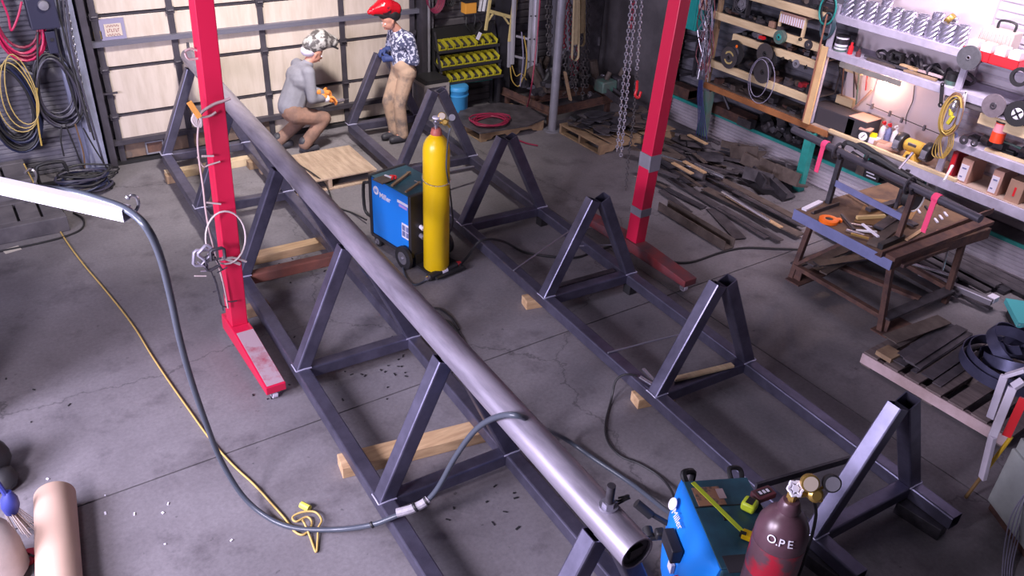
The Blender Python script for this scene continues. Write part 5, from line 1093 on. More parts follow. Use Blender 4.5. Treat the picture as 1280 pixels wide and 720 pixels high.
text('lettering', 'Miller', .055, c+nn*.022+ax*.10-V((0, 0, .012)), ax, -uu if uu.z < 0 else uu, label_m, W2, .002)
b = MB(); b.box(w2((-.30, -.02, .52)), (.02, .05, .06), R2); obj('warning_label', b, label_m, SH)
b = MB(); b.box(w2((-.30, -.11, .50)), (.02, .03, .08), R2); obj('warning_label', b, red, SH)
bx2((-.30, .02, .63), (.06, .16, .09), 'latch_box', blackp, bev=.006); bx2((-.33, .13, .60), (.05, .05, .05), 'latch_knob', black, bev=.01)
b = MB(); b.cyl(w2((-.38, .19, .58)), w2((-.38, .13, .57)), .028, 12); b.cyl(w2((-.30, .13, .57)), w2((-.38, .13, .57)), .014, 8); obj('connector', b, black, W2)
b = MB(); b.cyl(w2((-.34, .26, .60)), w2((-.42, .30, .66)), .026, 12); b.cyl(w2((-.24, .22, .56)), w2((-.36, .27, .62)), .015, 8); obj('connector', b, black, W2)
bx2((.04, -.318, .56), (.34, .05, .40), 'rear_panel', black, bev=.01); bx2((0, -.27, .812), (.30, .10, .006), 'rear_top', blackp, tp)
b = MB(); b.tube(sm([w2((-.16, .29, .79)), w2((-.17, .33, .83)), w2((-.1, .36, .80)), w2((-.12, .33, .70))], 5), .018, 8); obj('front_handle', b, black, W2)
b = MB(); b.tube(sm([w2((.10, .29, .78)), w2((.10, .35, .82)), w2((.17, .36, .80)), w2((.17, .30, .74))], 5), .014, 8); obj('front_handle', b, black, W2)
for (x, y, r) in ((-.15, .22, .06), (.15, .22, .06), (-.22, -.3, .11), (.22, -.3, .11)):
    b = MB(); a0 = w2((x-.022, y, r)); a1 = w2((x+.022, y, r)); b.lathe([(.01, 0), (r, .006), (r, .038), (.01, .044)], a0, a1-a0, 20); obj('wheel', b, black, W2)
b = MB(); b.box(w2((0, -.05, .13)), (.34, .62, .06), R2); b.box(w2((0.02, -.47, .04)), (.34, .32, .02), R2); b.box(w2((0.02, -.33, .10)), (.34, .02, .14), R2); obj('chassis', b, black, W2)
# tape measure on top
A = GZ(866, 603, .835); B = GZ(936, 672, .83)
b = MB(); b.bar(A, B, .024, .004); single('measuring_tape', b, lime, 'extended yellow-green tape blade lying across the teal top', 'tape measure', smooth=False)
c = GZ(934, 669, .835); root = thing('tape_hook', 'yellow and black tape end clip at the cylinder side of the teal top', 'clip', c-V((0, 0, .02))); b = MB(); b.box(c, (.05, .05, .03), RM(0, 0, .5)); obj('body', b, yellow, root, False, .004); b = MB(); b.box(c+V((-.02, .012, .006)), (.02, .03, .026), RM(0, 0, .5)); obj('clip', b, black, root, False)
c = GZ(937, 631, .845); root = thing('tape_measure', 'lime green tape measure case on the teal top', 'tape measure', c-V((0, 0, .035))); Rt = RM(0, 0, .35); b = MB(); b.box(c, (.075, .075, .055), Rt); obj('case', b, lime, root, True, .014)
b = MB(); b.box(c+V((0, 0, .029)), (.05, .035, .003), Rt); q = obj('plate', b, black, root, False); text('lettering', 'FAT', .02, c+V((0, 0, .031)), Rt @ V((1, 0, 0)), Rt @ V((0, 1, 0)), lime, root, .0005) if False else None
c = GZ(954, 618, .845); root = thing('digital_meter', 'red-edged black meter with a pale display beside the lime tape measure', 'meter', c-V((0, 0, .03))); Rt = RM(0, 0, -.15); b = MB(); b.box(c, (.12, .07, .035), Rt); obj('case', b, red_d, root, True, .006)
b = MB(); b.box(c+V((0, .0, .019)), (.08, .035, .003), Rt); dd = obj('display', b, black, root, False)
for k in range(3): b = MB(); b.box(c+V((0, 0, .021))+Rt @ V((-.024+.024*k, 0, 0)), (.014, .022, .002), Rt); obj('digit', b, label_m, dd, False)
# maroon cylinder
C2, p, bd = cylinder('dark maroon gas cylinder with chalk letters in the near right foreground', 2.545, 1.395, .05, .117, 1.33, brown_cyl, chrome, brown_cyl)
b = MB(); b.lathe([(.1185, .92), (.1187, 1.09), (.1182, 1.10)], p, V((0, 0, 1)), 36, mt=None); obj('red_band', b, mat('worn_red_band', (.38, .015, .035), .35, .1, col2=(.11, .055, .07), scale=8, thr=(.42, .56)), bd, ang=60)
t = p+V((0, 0, 1.32)); b = MB(); b.cyl(t, t+V((0, 0, .06)), .017, 10); b.box(t+V((0, 0, .045)), (.035, .035, .03)); vv = obj('valve', b, brass, C2)
hv = V((-.35, -.55, .75)).normalized(); b = MB(); c = t+V((-.0, 0, .085)); x, y, z = frame_from(hv)
b.lathe([(.001, 0), (.016, 0), (.016, .012), (.001, .012)], c, hv, 10); b.tube([c+hv*.006+(x*cos(a)+y*sin(a))*(.030+.004*cos(6*a)) for a in [2*pi*k/24 for k in range(24)]], .007, 6, None, True)
for k in range(3): a = pi*k/3; b.tube([c+hv*.006+(x*cos(a)+y*sin(a))*.03, c+hv*.006-(x*cos(a)+y*sin(a))*.03], .005, 6)
obj('handwheel', b, label_m, vv)
regulator(C2, t+V((0, 0, .045)), (.83, -.45, .12), 1.05)
# chalk letters curved round the shoulder
fw = V((-p.x, -p.y, 0)).normalized(); az = math.atan2(fw.y, fw.x)
def chalk(body, a_off, z):
    a = az+a_off; s_ = max(0, (z-1.33*.86)/(1.33*.11)); t_ = math.asin(min(s_, .99)); rr = .117*cos(t_); nn_ = V((cos(a)*cos(t_), sin(a)*cos(t_), sin(t_)*1.0)); upd = V((-cos(a)*sin(t_), -sin(a)*sin(t_), cos(t_)))
    text('chalk_letter', body, .052, p+V((rr*cos(a), rr*sin(a), z))+nn_*.004, V((-sin(a), cos(a), 0)), upd, label_m, C2, .0015)
for (ch, ao) in (('O', -.26), ('.', -.03), ('P', .12), ('E', .44)): chalk(ch, ao, 1.185)

# ================================================================== WELDING TABLE
tb = thing('welding_table', 'rusty steel welding table with a pale blue front edge and crooked legs', 'table', (6.7, 3.6, 0))
zt_ = .735
b = MB(); b.prism([(6.08, 3.12), (7.42, 3.02), (7.46, 4.12), (6.12, 4.16)], .012, (0, 0, zt_-.012)); obj('tabletop', b, rust2, tb, False)
b = MB(); b.bar((6.08, 3.11, zt_-.05), (6.12, 4.17, zt_-.05), .008, .10); obj('edge_angle', b, bluepale, tb, False)
b = MB(); b.bar((6.08, 3.12, zt_-.05), (7.42, 3.02, zt_-.05), .008, .10); b.bar((7.42, 3.02, zt_-.05), (7.46, 4.12, zt_-.05), .008, .10); obj('edge_angle', b, rust, tb, False)
for (x, y, x2, y2) in ((6.28, 4.06, 6.24, 4.10), (6.19, 3.17, 6.20, 3.08), (7.16, 3.10, 7.16, 3.06), (7.3, 4.05, 7.3, 4.1)):
    b = MB(); b.bar((x2, y2, 0), (x, y, zt_-.1), .05, .05, up=V((0, 1, 0))); obj('leg', b, rust, tb, False, .003)
for (a, c, w_, h, m_) in (((6.24, 4.10, .14), (6.20, 3.10, .14), .05, .04, rust), ((6.20, 3.08, .14), (7.18, 3.06, .14), .10, .02, dark_st), ((6.24, 4.10, .14), (7.3, 4.1, .14), .10, .02, dark_st), ((6.55, 4.1, .15), (6.75, 3.1, .15), .07, .03, rust), ((6.24, 4.08, .16), (6.25, 3.65, .62), .03, .03, rust), ((6.2, 3.08, .66), (7.17, 3.07, .66), .03, .03, rust), ((7.18, 3.06, .14), (7.3, 4.1, .14), .05, .04, rust)):
    b = MB(); b.bar(a, c, w_, h); obj('brace', b, m_, tb, False)
for (x0, y0) in ((6.22, 3.95), (6.20, 2.98)):
    b = MB(); b.b6(x0-.06, x0+.34, y0, y0+.16, 0, .012); b.box((x0+.02, y0+.1, .07), (.012, .10, .12)); obj('foot_plate', b, rust, tb, False)
# stock on the lower shelf
for k, (a, c, w_, m_) in enumerate((((6.3, 4.0), (7.2, 4.02), .12, scrap_m), ((6.26, 3.8), (7.2, 3.9), .08, scrap_b), ((6.9, 4.1), (7.3, 3.1), .03, chrome), ((6.3, 3.92), (6.9, 3.75), .10, dark_st))):
    strip(a, c, w_, .015, .19+.012*k, m_, ['dark plate on the lower shelf of the welding table, farthest', 'brown strip on the lower shelf of the welding table', 'thin bright bar on the lower shelf of the welding table', 'short dark plate on the lower shelf of the welding table'][k], None)
# stands and the long pipe across the table
st = thing('pipe_stand', 'dark steel stand of two uprights joined by a pale blue flat bar on the table', 'stand', (6.75, 3.7, zt_))
A0, A1 = GZ(1035, 254, zt_), GZ(1121, 301, zt_)
for q, top in ((A0, GZ(1050, 178, 1.20)), (A1, GZ(1137, 216, 1.20))):
    b = MB(); b.bar(q, V((q.x+.01, q.y, 1.18)), .045, .045, up=V((0, 1, 0))); obj('upright', b, rust if q is A1 else dark_st, st, False, .003)
    b = MB(); c = V((q.x+.01, q.y, 1.235)); b.tube([c+V((.055*cos(a), 0, .055*sin(a))) for a in [pi+pi*k/10 for k in range(11)]], .014, 6); b.tube([c+V((.07*cos(a), .05, .07*sin(a))) for a in [2*pi*k/18 for k in range(18)]], .013, 6, None, True); obj('clamp_ring', b, dark_st, st)
b = MB(); b.bar(V((A0.x, A0.y, .95)), V((A1.x, A1.y, .95)), .012, .06); obj('flat_bar', b, bluepale, st, False)
b = MB(); q = GZ(1119, 262, zt_); b.bar(q, q+V((0, 0, .40)), .03, .03, up=V((0, 1, 0))); obj('upright', b, dark_st, st, False)
pa = V((A0.x+.01, A0.y, 1.235)); pb = V((A1.x+.01, A1.y, 1.235)); dd = (pb-pa).normalized()
b = MB(); b.cyl(pa-dd*.62, pb+dd*.62, .034, 16); P_ = single('long_pipe', b, mat('dark_pipe', (.13, .12, .15), .4, .6), 'long dark steel pipe resting on the table stands', 'pipe')
b = MB()
for (s0, s1, off, w_) in ((0.02, .95, .02, .06), (.32, 1.3, -.03, .05), (.1, .75, .09, .045)):
    A = pa+dd*s0+V((off+.06, 0, .05)); B = pa+dd*s1+V((off+.10, 0, -.02)); b.tube(sm([A-dd*.05+V((-.06, 0, 0)), A+V((0, 0, .03)), (A+B)/2+V((.04, 0, -.02)), B], 6), .022, 6)
single('black_strap', b, black, 'black rubber straps wound along the long pipe between the stands', 'strap')
b = MB(); A = GX(1052, 182, 6.9); 
b.tube(sm([pa+V((.05, -.05, .0)), pa+dd*.35+V((.14, 0, -.08)), pa+dd*.75+V((.16, 0, -.10)), pb+V((.05, .02, -.02))], 8), .035, 6); single('black_hose', b, black, 'thick black hose hanging behind the long pipe', 'hose')
for (c, L_, l) in ((pa-dd*.20, .26, 'pink ribbon tied on the left end of the long pipe'), (pb+dd*.22, .30, 'pink ribbon tied on the right part of the long pipe')):
    b = MB(); b.lathe([(.040, -.03), (.044, 0), (.040, .03)], c, dd, 12, None, True); b.bar(c+V((-.035, 0, .02)), c+V((-.045, 0, -L_)), .045, .006, up=V((1, 0, 0))); single('pink_ribbon', b, pink, l, 'ribbon')
b = MB(); c = GZ(1144, 250, 1.0); b.tube([c+V((.10*cos(a), -.02, .10*sin(a))) for a in [2*pi*k/26 for k in range(26)]]+[], .008, 6, None, True); single('hoop', b, white, 'pale wire hoop hanging below the long pipe over the table', 'hoop')
b = MB(); c2 = c+V((.02, -.01, 0)); b.lathe([(.001, 0), (.095, 0), (.095, .10)], c2+V((0, .1, 0)), V((0, -1, 0)), 20); single('black_drum', b, black, 'black round drum behind the pale hoop above the table', 'drum')
for (a, c, m_, l) in (((1140, 192), (1122, 213), chrome, 'bright lever leaning on the long pipe near the right stand'), ((1190, 208), (1180, 226), white, 'white bolt standing up on the right end of the long pipe')):
    A = GZ(*a, 1.33); B = GZ(*c, 1.27); b = MB(); b.cyl(A, B, .011, 8); b.ball(A, .016, n=8); single('lever', b, m_, l, 'lever')
# things on the table
def bar_on(a, c, w_, h, z, m_, name, label, cat, L=None):
    A = GZ(*a, z); B = GZ(*c, z); b = MB()
    if L: b.prof(A, B, [(-w_/2, -h/2), (w_/2, -h/2), (w_/2, -h/2+.008), (-w_/2+.008, -h/2+.008), (-w_/2+.008, h/2), (-w_/2, h/2)])
    else: b.bar(A, B, w_, h)
    return single(name, b, m_, label, cat, smooth=False)
bar_on((1098, 317), (1238, 262), .06, .05, .775, rust, 'angle_bar', 'rusty angle bar laid across the near edge of the welding table, inner one', 'angle bar', True)
bar_on((1112, 322), (1236, 276), .10, .035, .757, rust, 'channel_bar', 'wide rusty channel on the near edge of the welding table', 'channel')
b = MB(); b.prism([(6.38, 3.72), (6.95, 3.98), (7.25, 3.62), (6.62, 3.38)], .006, (0, 0, .738)); single('leather_sheet', b, mat('tan_sheet', (.28, .15, .06), .8, noise=.2), 'tan brown sheet lying on the far half of the welding table', 'sheet', smooth=False)
bar_on((1016, 265), (1047, 254), .035, .035, .757, dark_st, 'angle_bar', 'short black angle bar near the far left corner of the table', 'angle bar', True)
bar_on((1005, 262), (1026, 252), .05, .02, .748, label_m, 'marked_scale', 'white and black marked strip at the far left corner of the table', 'scale')
bar_on((1071, 272), (1106, 270), .030, .028, .765, mat('ash_handle', (.70, .50, .22), .5), 'hammer', 'hammer with a pale wooden handle lying on the table', 'hammer')
p = GZ(1036, 275, .755); root = thing('orange_tape', 'orange tape reel with a dark centre on the blue-edged side of the table', 'tape', p-V((0, 0, .018))); b = MB(); b.lathe([(.035, -.018), (.085, -.015), (.085, .012), (.06, .02), (.035, .016)], p, V((0, 0, 1)), 22, None, True); b.box(p+V((.07, -.04, 0)), (.07, .05, .025), RM(0, 0, -.6)); obj('reel', b, orange, root)
b = MB(); b.lathe([(.001, -.01), (.034, -.01), (.034, .012), (.001, .016)], p, V((0, 0, 1)), 14); obj('core', b, black, root)
for k, (a, c, m_, l) in enumerate((((1063, 280), (1090, 284), chrome, 'bright pliers handle on the table, upper one'), ((1070, 288), (1096, 290), white, 'white handled tool on the table beside the pliers'), ((1058, 287), (1080, 294), chrome, 'bright wrench on the table left of the white handled tool'), ((1064, 292), (1086, 298), brass, 'brass coloured tool nearest the table edge'), ((1052, 268), (1068, 287), dark_st, 'dark file lying towards the table edge'), ((1078, 280), (1098, 296), label_m, 'pale stick among the tools on the table'))):
    bar_on(a, c, .022, .014, .75+.004*k, m_, 'hand_tool', l, 'tool')
for k, (a, c, w_, h, m_, l) in enumerate((((1090, 306), (1125, 278), .09, .02, scrap_b, 'brown-grey flat bar on the table beside the right upright'), ((1098, 285), (1135, 260), .09, .025, dark_st, 'dark plate on the middle of the table'), ((1105, 262), (1145, 282), .07, .02, scrap_m, 'dark plate under the pale hoop'), ((1085, 262), (1130, 250), .06, .03, dark_st, 'dark bar behind the hammer'), ((1133, 300), (1158, 284), .03, .01, wood, 'thin tan strip on the right half of the table'), ((1100, 308), (1128, 296), .05, .05, black, 'black clamp block at the foot of the right upright'), ((1060, 240), (1095, 262), .02, .01, dark_st, 'thin dark rod on the tan sheet'))):
    bar_on(a, c, w_, h, .75+.01*(k % 4), m_, 'steel_piece', l, 'steel piece')
for k, (px, py) in enumerate(((1160, 262), (1172, 278), (1178, 274), (1184, 270), (1150, 266))):
    p = GZ(px, py, .745); b = MB(); b.bar(p, p+V((.05, .06, 0)), .018, .012); single('small_part', b, label_m if k else dark_st, 'small pale metal piece on the right half of the table', 'part', 'small pale pieces on the table', smooth=False)
for k, (a, c) in enumerate((((1135, 306), (1172, 298)), ((1197, 293), (1222, 282)))):
    A = GZ(*a, .70); B = GZ(*c, .70); b = MB(); b.tube(sm([A+V((0, .03, .05)), A+V((0, -.02, 0)), (A+B)/2+V((0, -.04, -.02)), B+V((0, -.02, 0)), B+V((0, .03, .07))], 4), .009, 6); single('bent_wire', b, mat('copper_rod', (.38, .17, .12)), ['bent rusty wire handle under the channel bar, left one', 'bent rusty wire handle under the channel bar, right one'][k], 'handle')
b = MB(); b.cyl(GZ(1185, 312, .62), GZ(1178, 338, .40), .009, 7); single('thin_rod', b, chrome, 'thin bright rod hanging under the table near the right leg', 'rod')

# ================================================================== LOWER RIGHT CORNER
mc = thing('machine_cabinet', 'pale grey-green machine cabinet with an open top at the lower right edge', 'machine', (5.5, 1.2, 0), 0); mg = mat('machine_grey', (.36, .38, .38), .5, noise=.3, scale=4)
m0 = V((4.98, 1.42, 0)); mu = (V((4.72, .98, 0))-m0).normalized(); mv = V((-mu.y, mu.x, 0)); mv = mv if mv.x > 0 else -mv
Rm = Matrix((mu, mv, V((0, 0, 1)))).transposed()
def mp(a, c, z): return m0+mu*a+mv*c+V((0, 0, z))
b = MB(); b.box(mp(.45, .3, .29), (.9, .6, .46), Rm); obj('body', b, mg, mc, False, .01)
b = MB(); b.box(mp(.45, .3, .03), (.86, .56, .06), Rm); obj('plinth', b, rust, mc, False)
for k in range(7): b = MB(); b.box(mp(.12+.09*k, .3, .56), (.02, .5, .07), Rm); obj('tray_rib', b, grey, mc, False)
b = MB(); b.box(mp(.45, .03, .56), (.88, .02, .10), Rm); b.box(mp(.45, .57, .56), (.88, .02, .10), Rm); obj('tray_side', b, mg, mc, False)
b = MB(); h0 = mp(.05, .1, .30); 
hd = [GZ(1228, 598, .25), GZ(1241, 545, .62), GZ(1266, 484, .95), GZ(1279, 476, 1.0)]
for i in range(3): b.bar(hd[i], hd[i+1], .05, .03)
obj('lever_frame', b, white_p, mc, False, .004); b = MB(); b.bar(GZ(1238, 522, .45), GZ(1256, 470, .85), .05, .025); b.bar(GZ(1256, 470, .85), GZ(1282, 462, .95), .05, .025); obj('lever_frame', b, white_p, mc, False, .004)
b = MB(); b.bar(GZ(1258, 545, .62), GZ(1280, 498, .9), .05, .02); obj('warning_decal_panel', b, red, mc, False)
b = MB(); A = GZ(1207, 622, .02); B = GZ(1264, 546, .60); b.tube([A, A+(B-A)*.45], .012, 8); q = single('probe_rod', b, mat('rod_brown', (.22, .13, .05), .6), 'brown lower half of the rod leaning on the grey-green machine', 'rod') if False else None
root = thing('leaning_rod', 'yellow and brown rod leaning against the grey-green machine', 'rod', A); b = MB(); b.tube([A, A+(B-A)*.5], .012, 8); obj('lower_half', b, mat('rod_brown', (.22, .13, .05), .6), root); b = MB(); b.tube([A+(B-A)*.5, B], .013, 8); obj('upper_half', b, mat('rod_yellow', (.75, .48, .03), .5), root)
for k in range(5):
    b = MB(); x = 1262+4*k; b.tube(sm([GZ(x+18, 618-6*k, .42), GZ(x+2+k*3, 645-7*k, .3), GZ(x-6+k, 680-4*k, .12), GZ(x-9-k, 712, .02), GZ(x-10, 745, .02)], 6), .004, 5); single('grey_wire', b, cable_l, 'thin pale wire trailing down before the grey-green machine, '+ORD[k]+' from the left', 'wire', 'wires in front of the machine')

# ================================================================== LOWER LEFT CORNER
A = V((-.125, 4.50, .115)); D = (V((-.215, 3.80, .115))-A).normalized(); root = thing('kraft_paper_roll', 'thick roll of brown kraft paper lying on the floor at the lower left', 'paper roll', A-V((0, 0, .115)))
b = MB(); b.lathe([(.045, 0), (.112, 0), (.115, .004), (.115, 1.3), (.112, 1.304), (.045, 1.304)], A, D, 40, None, True); obj('roll', b, kraft, root, ang=50)
b = MB(); b.lathe([(.030, -.002), (.045, -.002), (.045, 1.306), (.030, 1.306)], A, D, 24, None, True); obj('core', b, card, root, ang=50)
p = GZ(35, 695, .02); root = thing('red_disc', 'small red slotted disc on the floor left of the kraft roll', 'disc', p-V((0, 0, .02))); b = MB(); b.lathe([(.018, 0), (.058, 0), (.062, .01), (.05, .022), (.018, .02)], p-V((0, 0, .015)), V((-.1, -.1, 1)), 22, None, True); obj('disc', b, mat('disc_red', (.40, .01, .03), .4), root); b = MB(); b.box(p+V((.02, -.02, .012)), (.012, .03, .006), RM(0, 0, .6)); obj('slot', b, black, root)
# canvas sack, blue brush head, dark bin bag
root = thing('canvas_sack', 'off-white sack at the left edge below the blue brush', 'sack', (-.50, 4.12, 0)); b = MB(); b.lathe([(.13, 0), (.17, .06), (.165, .22), (.14, .34), (.09, .42), (.05, .44)], (-.50, 4.12, 0), V((0, 0, 1)), 22); obj('body', b, mat('sackcloth', (.55, .47, .45), .85, noise=.15, bump=.3), root)
b = MB(); b.tube([V((-.50, 4.12, .40))+V((.085*cos(a), .085*sin(a), 0)) for a in [2*pi*k/16 for k in range(16)]], .012, 6, None, True); obj('tie', b, wood_dk, root)
c = GZ(13, 632, .22); root = thing('blue_brush', 'blue broom head with pale bristles beside the canvas sack', 'brush', (c.x, c.y, 0)); b = MB(); b.lathe([(.02, .10), (.045, .05), (.05, 0), (.035, -.05)], c, V((.1, .1, 1)), 14); obj('head', b, mat('navy', (.03, .04, .22), .5), root)
random.seed(2); b = MB()
for k in range(40): a = random.uniform(0, 2*pi); r = random.uniform(0, .04); b.tube([c+V((r*cos(a), r*sin(a), -.03)), c+V((r*2*cos(a)+.05, r*2*sin(a)-.02, -.20))], .003, 3)
o = obj('bristles', b, mat('bristle', (.55, .46, .42), .8), root); o['kind'] = 'stuff'
b = MB(); b.tube([c+V((0, 0, .08)), c+V((-.20, .25, .9))], .016, 8); obj('handle', b, mat('navy', (.03, .04, .22)), root)
b = MB(); q = GZ(2, 575, .15); b.ball((q.x-.10, q.y+.05, .15), .16, (1, 1, .95), 12); b.ball((q.x-.03, q.y-.1, .08), .10, (1, 1, .8), 10); single('dark_rag_heap', b, black, 'dark crumpled bag at the left edge above the blue brush', 'bag')
q = GZ(33, 219*1.0+0, 0)
# ================================================================== BACK WALL, RIGHT OF THE DOOR
YW = YB-.02
# rack of yellow bins
root = thing('bin_rack', 'black steel rack with three sloping rows of yellow parts bins', 'rack', (5.86, 9.5, 0))
for x in (5.40, 6.32):
    b = MB(); b.b6(x-.018, x+.018, 9.40, 9.64, .0, .03); b.bar((x, 9.60, .03), (x, 9.62, 1.12), .03, .03, up=V((0, 1, 0))); b.bar((x, 9.42, .03), (x, 9.42, .60), .03, .03, up=V((0, 1, 0))); b.bar((x, 9.42, .60), (x, 9.60, 1.10), .03, .03, up=V((0, 1, 0))); obj('side_frame', b, blackp, root, False)
BINROWS = ((.97, 9.56, 8), (.765, 9.50, 8), (.575, 9.44, 8))
for (z, y, n) in BINROWS:
    b = MB(); b.box((5.86, y, z-.095), (.95, .19, .012), RM(.30, 0, 0)); b.box((5.86, y-.105, z-.10), (.95, .012, .035)); obj('shelf_rail', b, blackp, root, False)
b = MB(); b.b6(5.38, 6.34, 9.62, 9.64, .42, 1.14); obj('back_panel', b, black, root, False)
proto = None; kk = 0
names_row = ['top', 'middle', 'bottom']
for ri, (z, y, n) in enumerate(BINROWS):
    for k in range(n):
        x = 5.86+(k-(n-1)/2)*.113
        if proto is None:
            # local mesh
            r0 = thing('parts_bin', '', 'bin', (x, y, z-.085)); Rb = RM(.30, 0, 0); b = MB(); o = V((x, y, z-.085))
            for (c, d) in (((0, 0, .004), (.10, .17, .008)), ((-.047, .0, .045), (.006, .17, .09)), ((.047, .0, .045), (.006, .17, .09)), ((0, .082, .045), (.10, .006, .09)), ((0, -.084, .022), (.10, .006, .045))): b.box(o+Rb @ V(c), d, Rb)
            obj('body', b, yel_b, r0, False, .002); b = MB(); b.box(o+Rb @ V((0, .01, .028)), (.088, .13, .03), Rb); obj('contents', b, dark_st, r0, False); proto = r0; r = r0
        else: r = dup(proto, (x, y, z-.085))
        r['label'] = 'yellow bin of small parts in the %s row of the black rack, number %s from the left' % (names_row[ri], ['one', 'two', 'three', 'four', 'five', 'six', 'seven', 'eight'][k]); r['group'] = 'yellow parts bins in the rack'
        r['label'] = 'yellow parts bin, %s row of the rack, %s' % (names_row[ri], ['at the left end', 'second from the left', 'third from the left', 'fourth from the left', 'fifth from the left', 'sixth from the left', 'second from the right', 'at the right end'][k])
b = MB(); b.box((6.0, 9.46, 1.02), (.05, .01, .10), RM(0, .5, 0)); single('paper_tag', b, label_m, 'small white paper tag stuck in the top row of yellow bins', 'tag', smooth=False)
b = MB(); b.b6(5.42, 6.3, 9.55, 9.68, .36, .39); single('green_shelf_strip', b, teal, 'dull green strip below the yellow bins', 'strip', smooth=False)
# blue bucket
p = V((5.585, 9.30, 0)); root = thing('blue_bucket', 'bright blue plastic drum standing below the yellow bins', 'bucket', p); b = MB(); b.lathe([(.125, 0), (.138, .02), (.142, .40), (.148, .405), (.148, .44), (.142, .45), (.13, .45)], p, V((0, 0, 1)), 30); obj('body', b, blue_b, root, ang=50)
b = MB(); b.lathe([(.001, 0), (.135, 0), (.135, .012), (.12, .016)], p+V((0, 0, .445)), V((0, 0, 1)), 30); obj('lid', b, blue_b, root); b = MB(); b.lathe([(.150, 0), (.150, .02)], p+V((0, 0, .33)), V((0, 0, 1)), 30); obj('hoop', b, blue_b, root)
# pale crate with a dark top beside the door track
root = thing('storage_crate', 'pale steel crate with dark things on top between the door track and the yellow bins', 'crate', (5.22, 9.38, 0)); b = MB()
for (x, y) in ((5.06, 9.22), (5.38, 9.22), (5.06, 9.54), (5.38, 9.54)): b.b6(x-.02, x+.02, y-.02, y+.02, 0, .55)
for z in (.05, .53):
    for y in (9.22, 9.54): b.b6(5.06, 5.38, y-.015, y+.015, z-.02, z+.02)
    for x in (5.06, 5.38): b.b6(x-.015, x+.015, 9.22, 9.54, z-.02, z+.02)
obj('frame', b, grey_dust if False else mat('pale_frame', (.30, .27, .27), .6), root, False); b = MB(); b.b6(5.08, 5.36, 9.235, 9.52, .04, .50); obj('liner', b, grey, root, False); b = MB(); b.b6(5.05, 5.39, 9.21, 9.55, .552, .60); obj('lid', b, black, root, False)
# orange box and coiled hoses at the top
p = GY(586, 9, 9.58); root = thing('orange_box', 'small orange wall box high above the yellow bins', 'box', p-V((0, 0, .07))); b = MB(); b.box(p, (.17, .12, .14)); obj('body', b, mat('orange_box', (.75, .33, .05), .5), root, False, .006); b = MB(); b.box(p+V((0, .0, .085)), (.19, .14, .03)); obj('lid', b, black, root, False, .004)
p = GY(540, 0, 9.62); root = thing('hose_coil', 'coil of dark red hose hanging high beside the door track', 'hose', p-V((0, 0, .15)))
for k in range(7): b = MB(); b.tube([p+V((.004*k+(.09+.006*k)*cos(a), -.012*k, .04+(.15+.007*k)*sin(a))) for a in [2*pi*j/26 for j in range(26)]], .009, 6, None, True); obj('hose_turn', b, redhose if k % 2 else mat('dark_wine', (.16, .02, .06), .5), root)
p = GY(560, 2, 9.62)
for k in range(3): b = MB(); b.tube([p+V((.02*k+.06*cos(a), -.01*k, .05+(.11)*sin(a))) for a in [2*pi*j/22 for j in range(22)]], .008, 6, None, True); single('cable_loop', b, black, ['black cable loop high right of the red hose coil, left one', 'black cable loop high right of the red hose coil, middle one', 'black cable loop high right of the red hose coil, right one'][k], 'cable')
for k, (px, py) in enumerate(((583, 30), (592, 22), (598, 32))):
    p = GY(px, py, 9.6); b = MB(); b.tube(sm([p+V((0, 0, .10)), p+V((.03*k-.02, -.03, 0)), p+V((.05-.05*k, -.02, -.10)), p+V((.08-.05*k, 0, -.14))], 5), .010, 6); single('hanging_bracket', b, black, ['black bent bracket hanging below the orange box, left one', 'black bent bracket hanging below the orange box, middle one', 'black bent bracket hanging below the orange box, right one'][k], 'bracket')
for k, (px, m_) in enumerate(((601, white), (606, white), (611, grey))):
    A = GY(px+2, -8, 9.58); B = GY(px-2, 14, 9.58); b = MB(); b.bar(A, B, .035, .02, up=V((0, 1, 0))); single('white_bar', b, m_, ['white bar hanging right of the orange box, left one', 'white bar hanging right of the orange box, middle one', 'grey bar hanging right of the orange box'][k], 'bar', smooth=False)
# dark column strip
b = MB(); b.b6(6.38, 6.56, 9.50, 9.66, 0, 2.6); struct('trim_6', b, blackp)
# yellow step ladder
yl = mat('fibreglass_yellow', (.58, .46, .20), .55, noise=.15)
root = thing('step_ladder', 'pale yellow step ladder hung up beside the dark column', 'ladder', (6.35, 9.35, .5))
def yb(a, c, Y_, w_, m_, nm, h=.03): A = GY(*a, Y_); B = GY(*c, Y_); b = MB(); b.bar(A, B, w_, h, up=V((0, 1, 0))); return obj(nm, b, m_, root, False, .003)
yb((614, -10), (607, 38), 9.35, .035, yl, 'rail'); yb((645, -10), (638, 52), 9.35, .075, yl, 'rail'); yb((612, 14), (641, 22), 9.35, .045, yl, 'step'); yb((610, 26), (617, 16), 9.35, .02, yl, 'brace'); yb((636, 30), (629, 20), 9.35, .02, yl, 'brace'); yb((637, 50), (636, 84), 9.37, .045, alu, 'rail'); yb((655, 0), (641, 80), 9.45, .03, alu, 'rail') if False else None
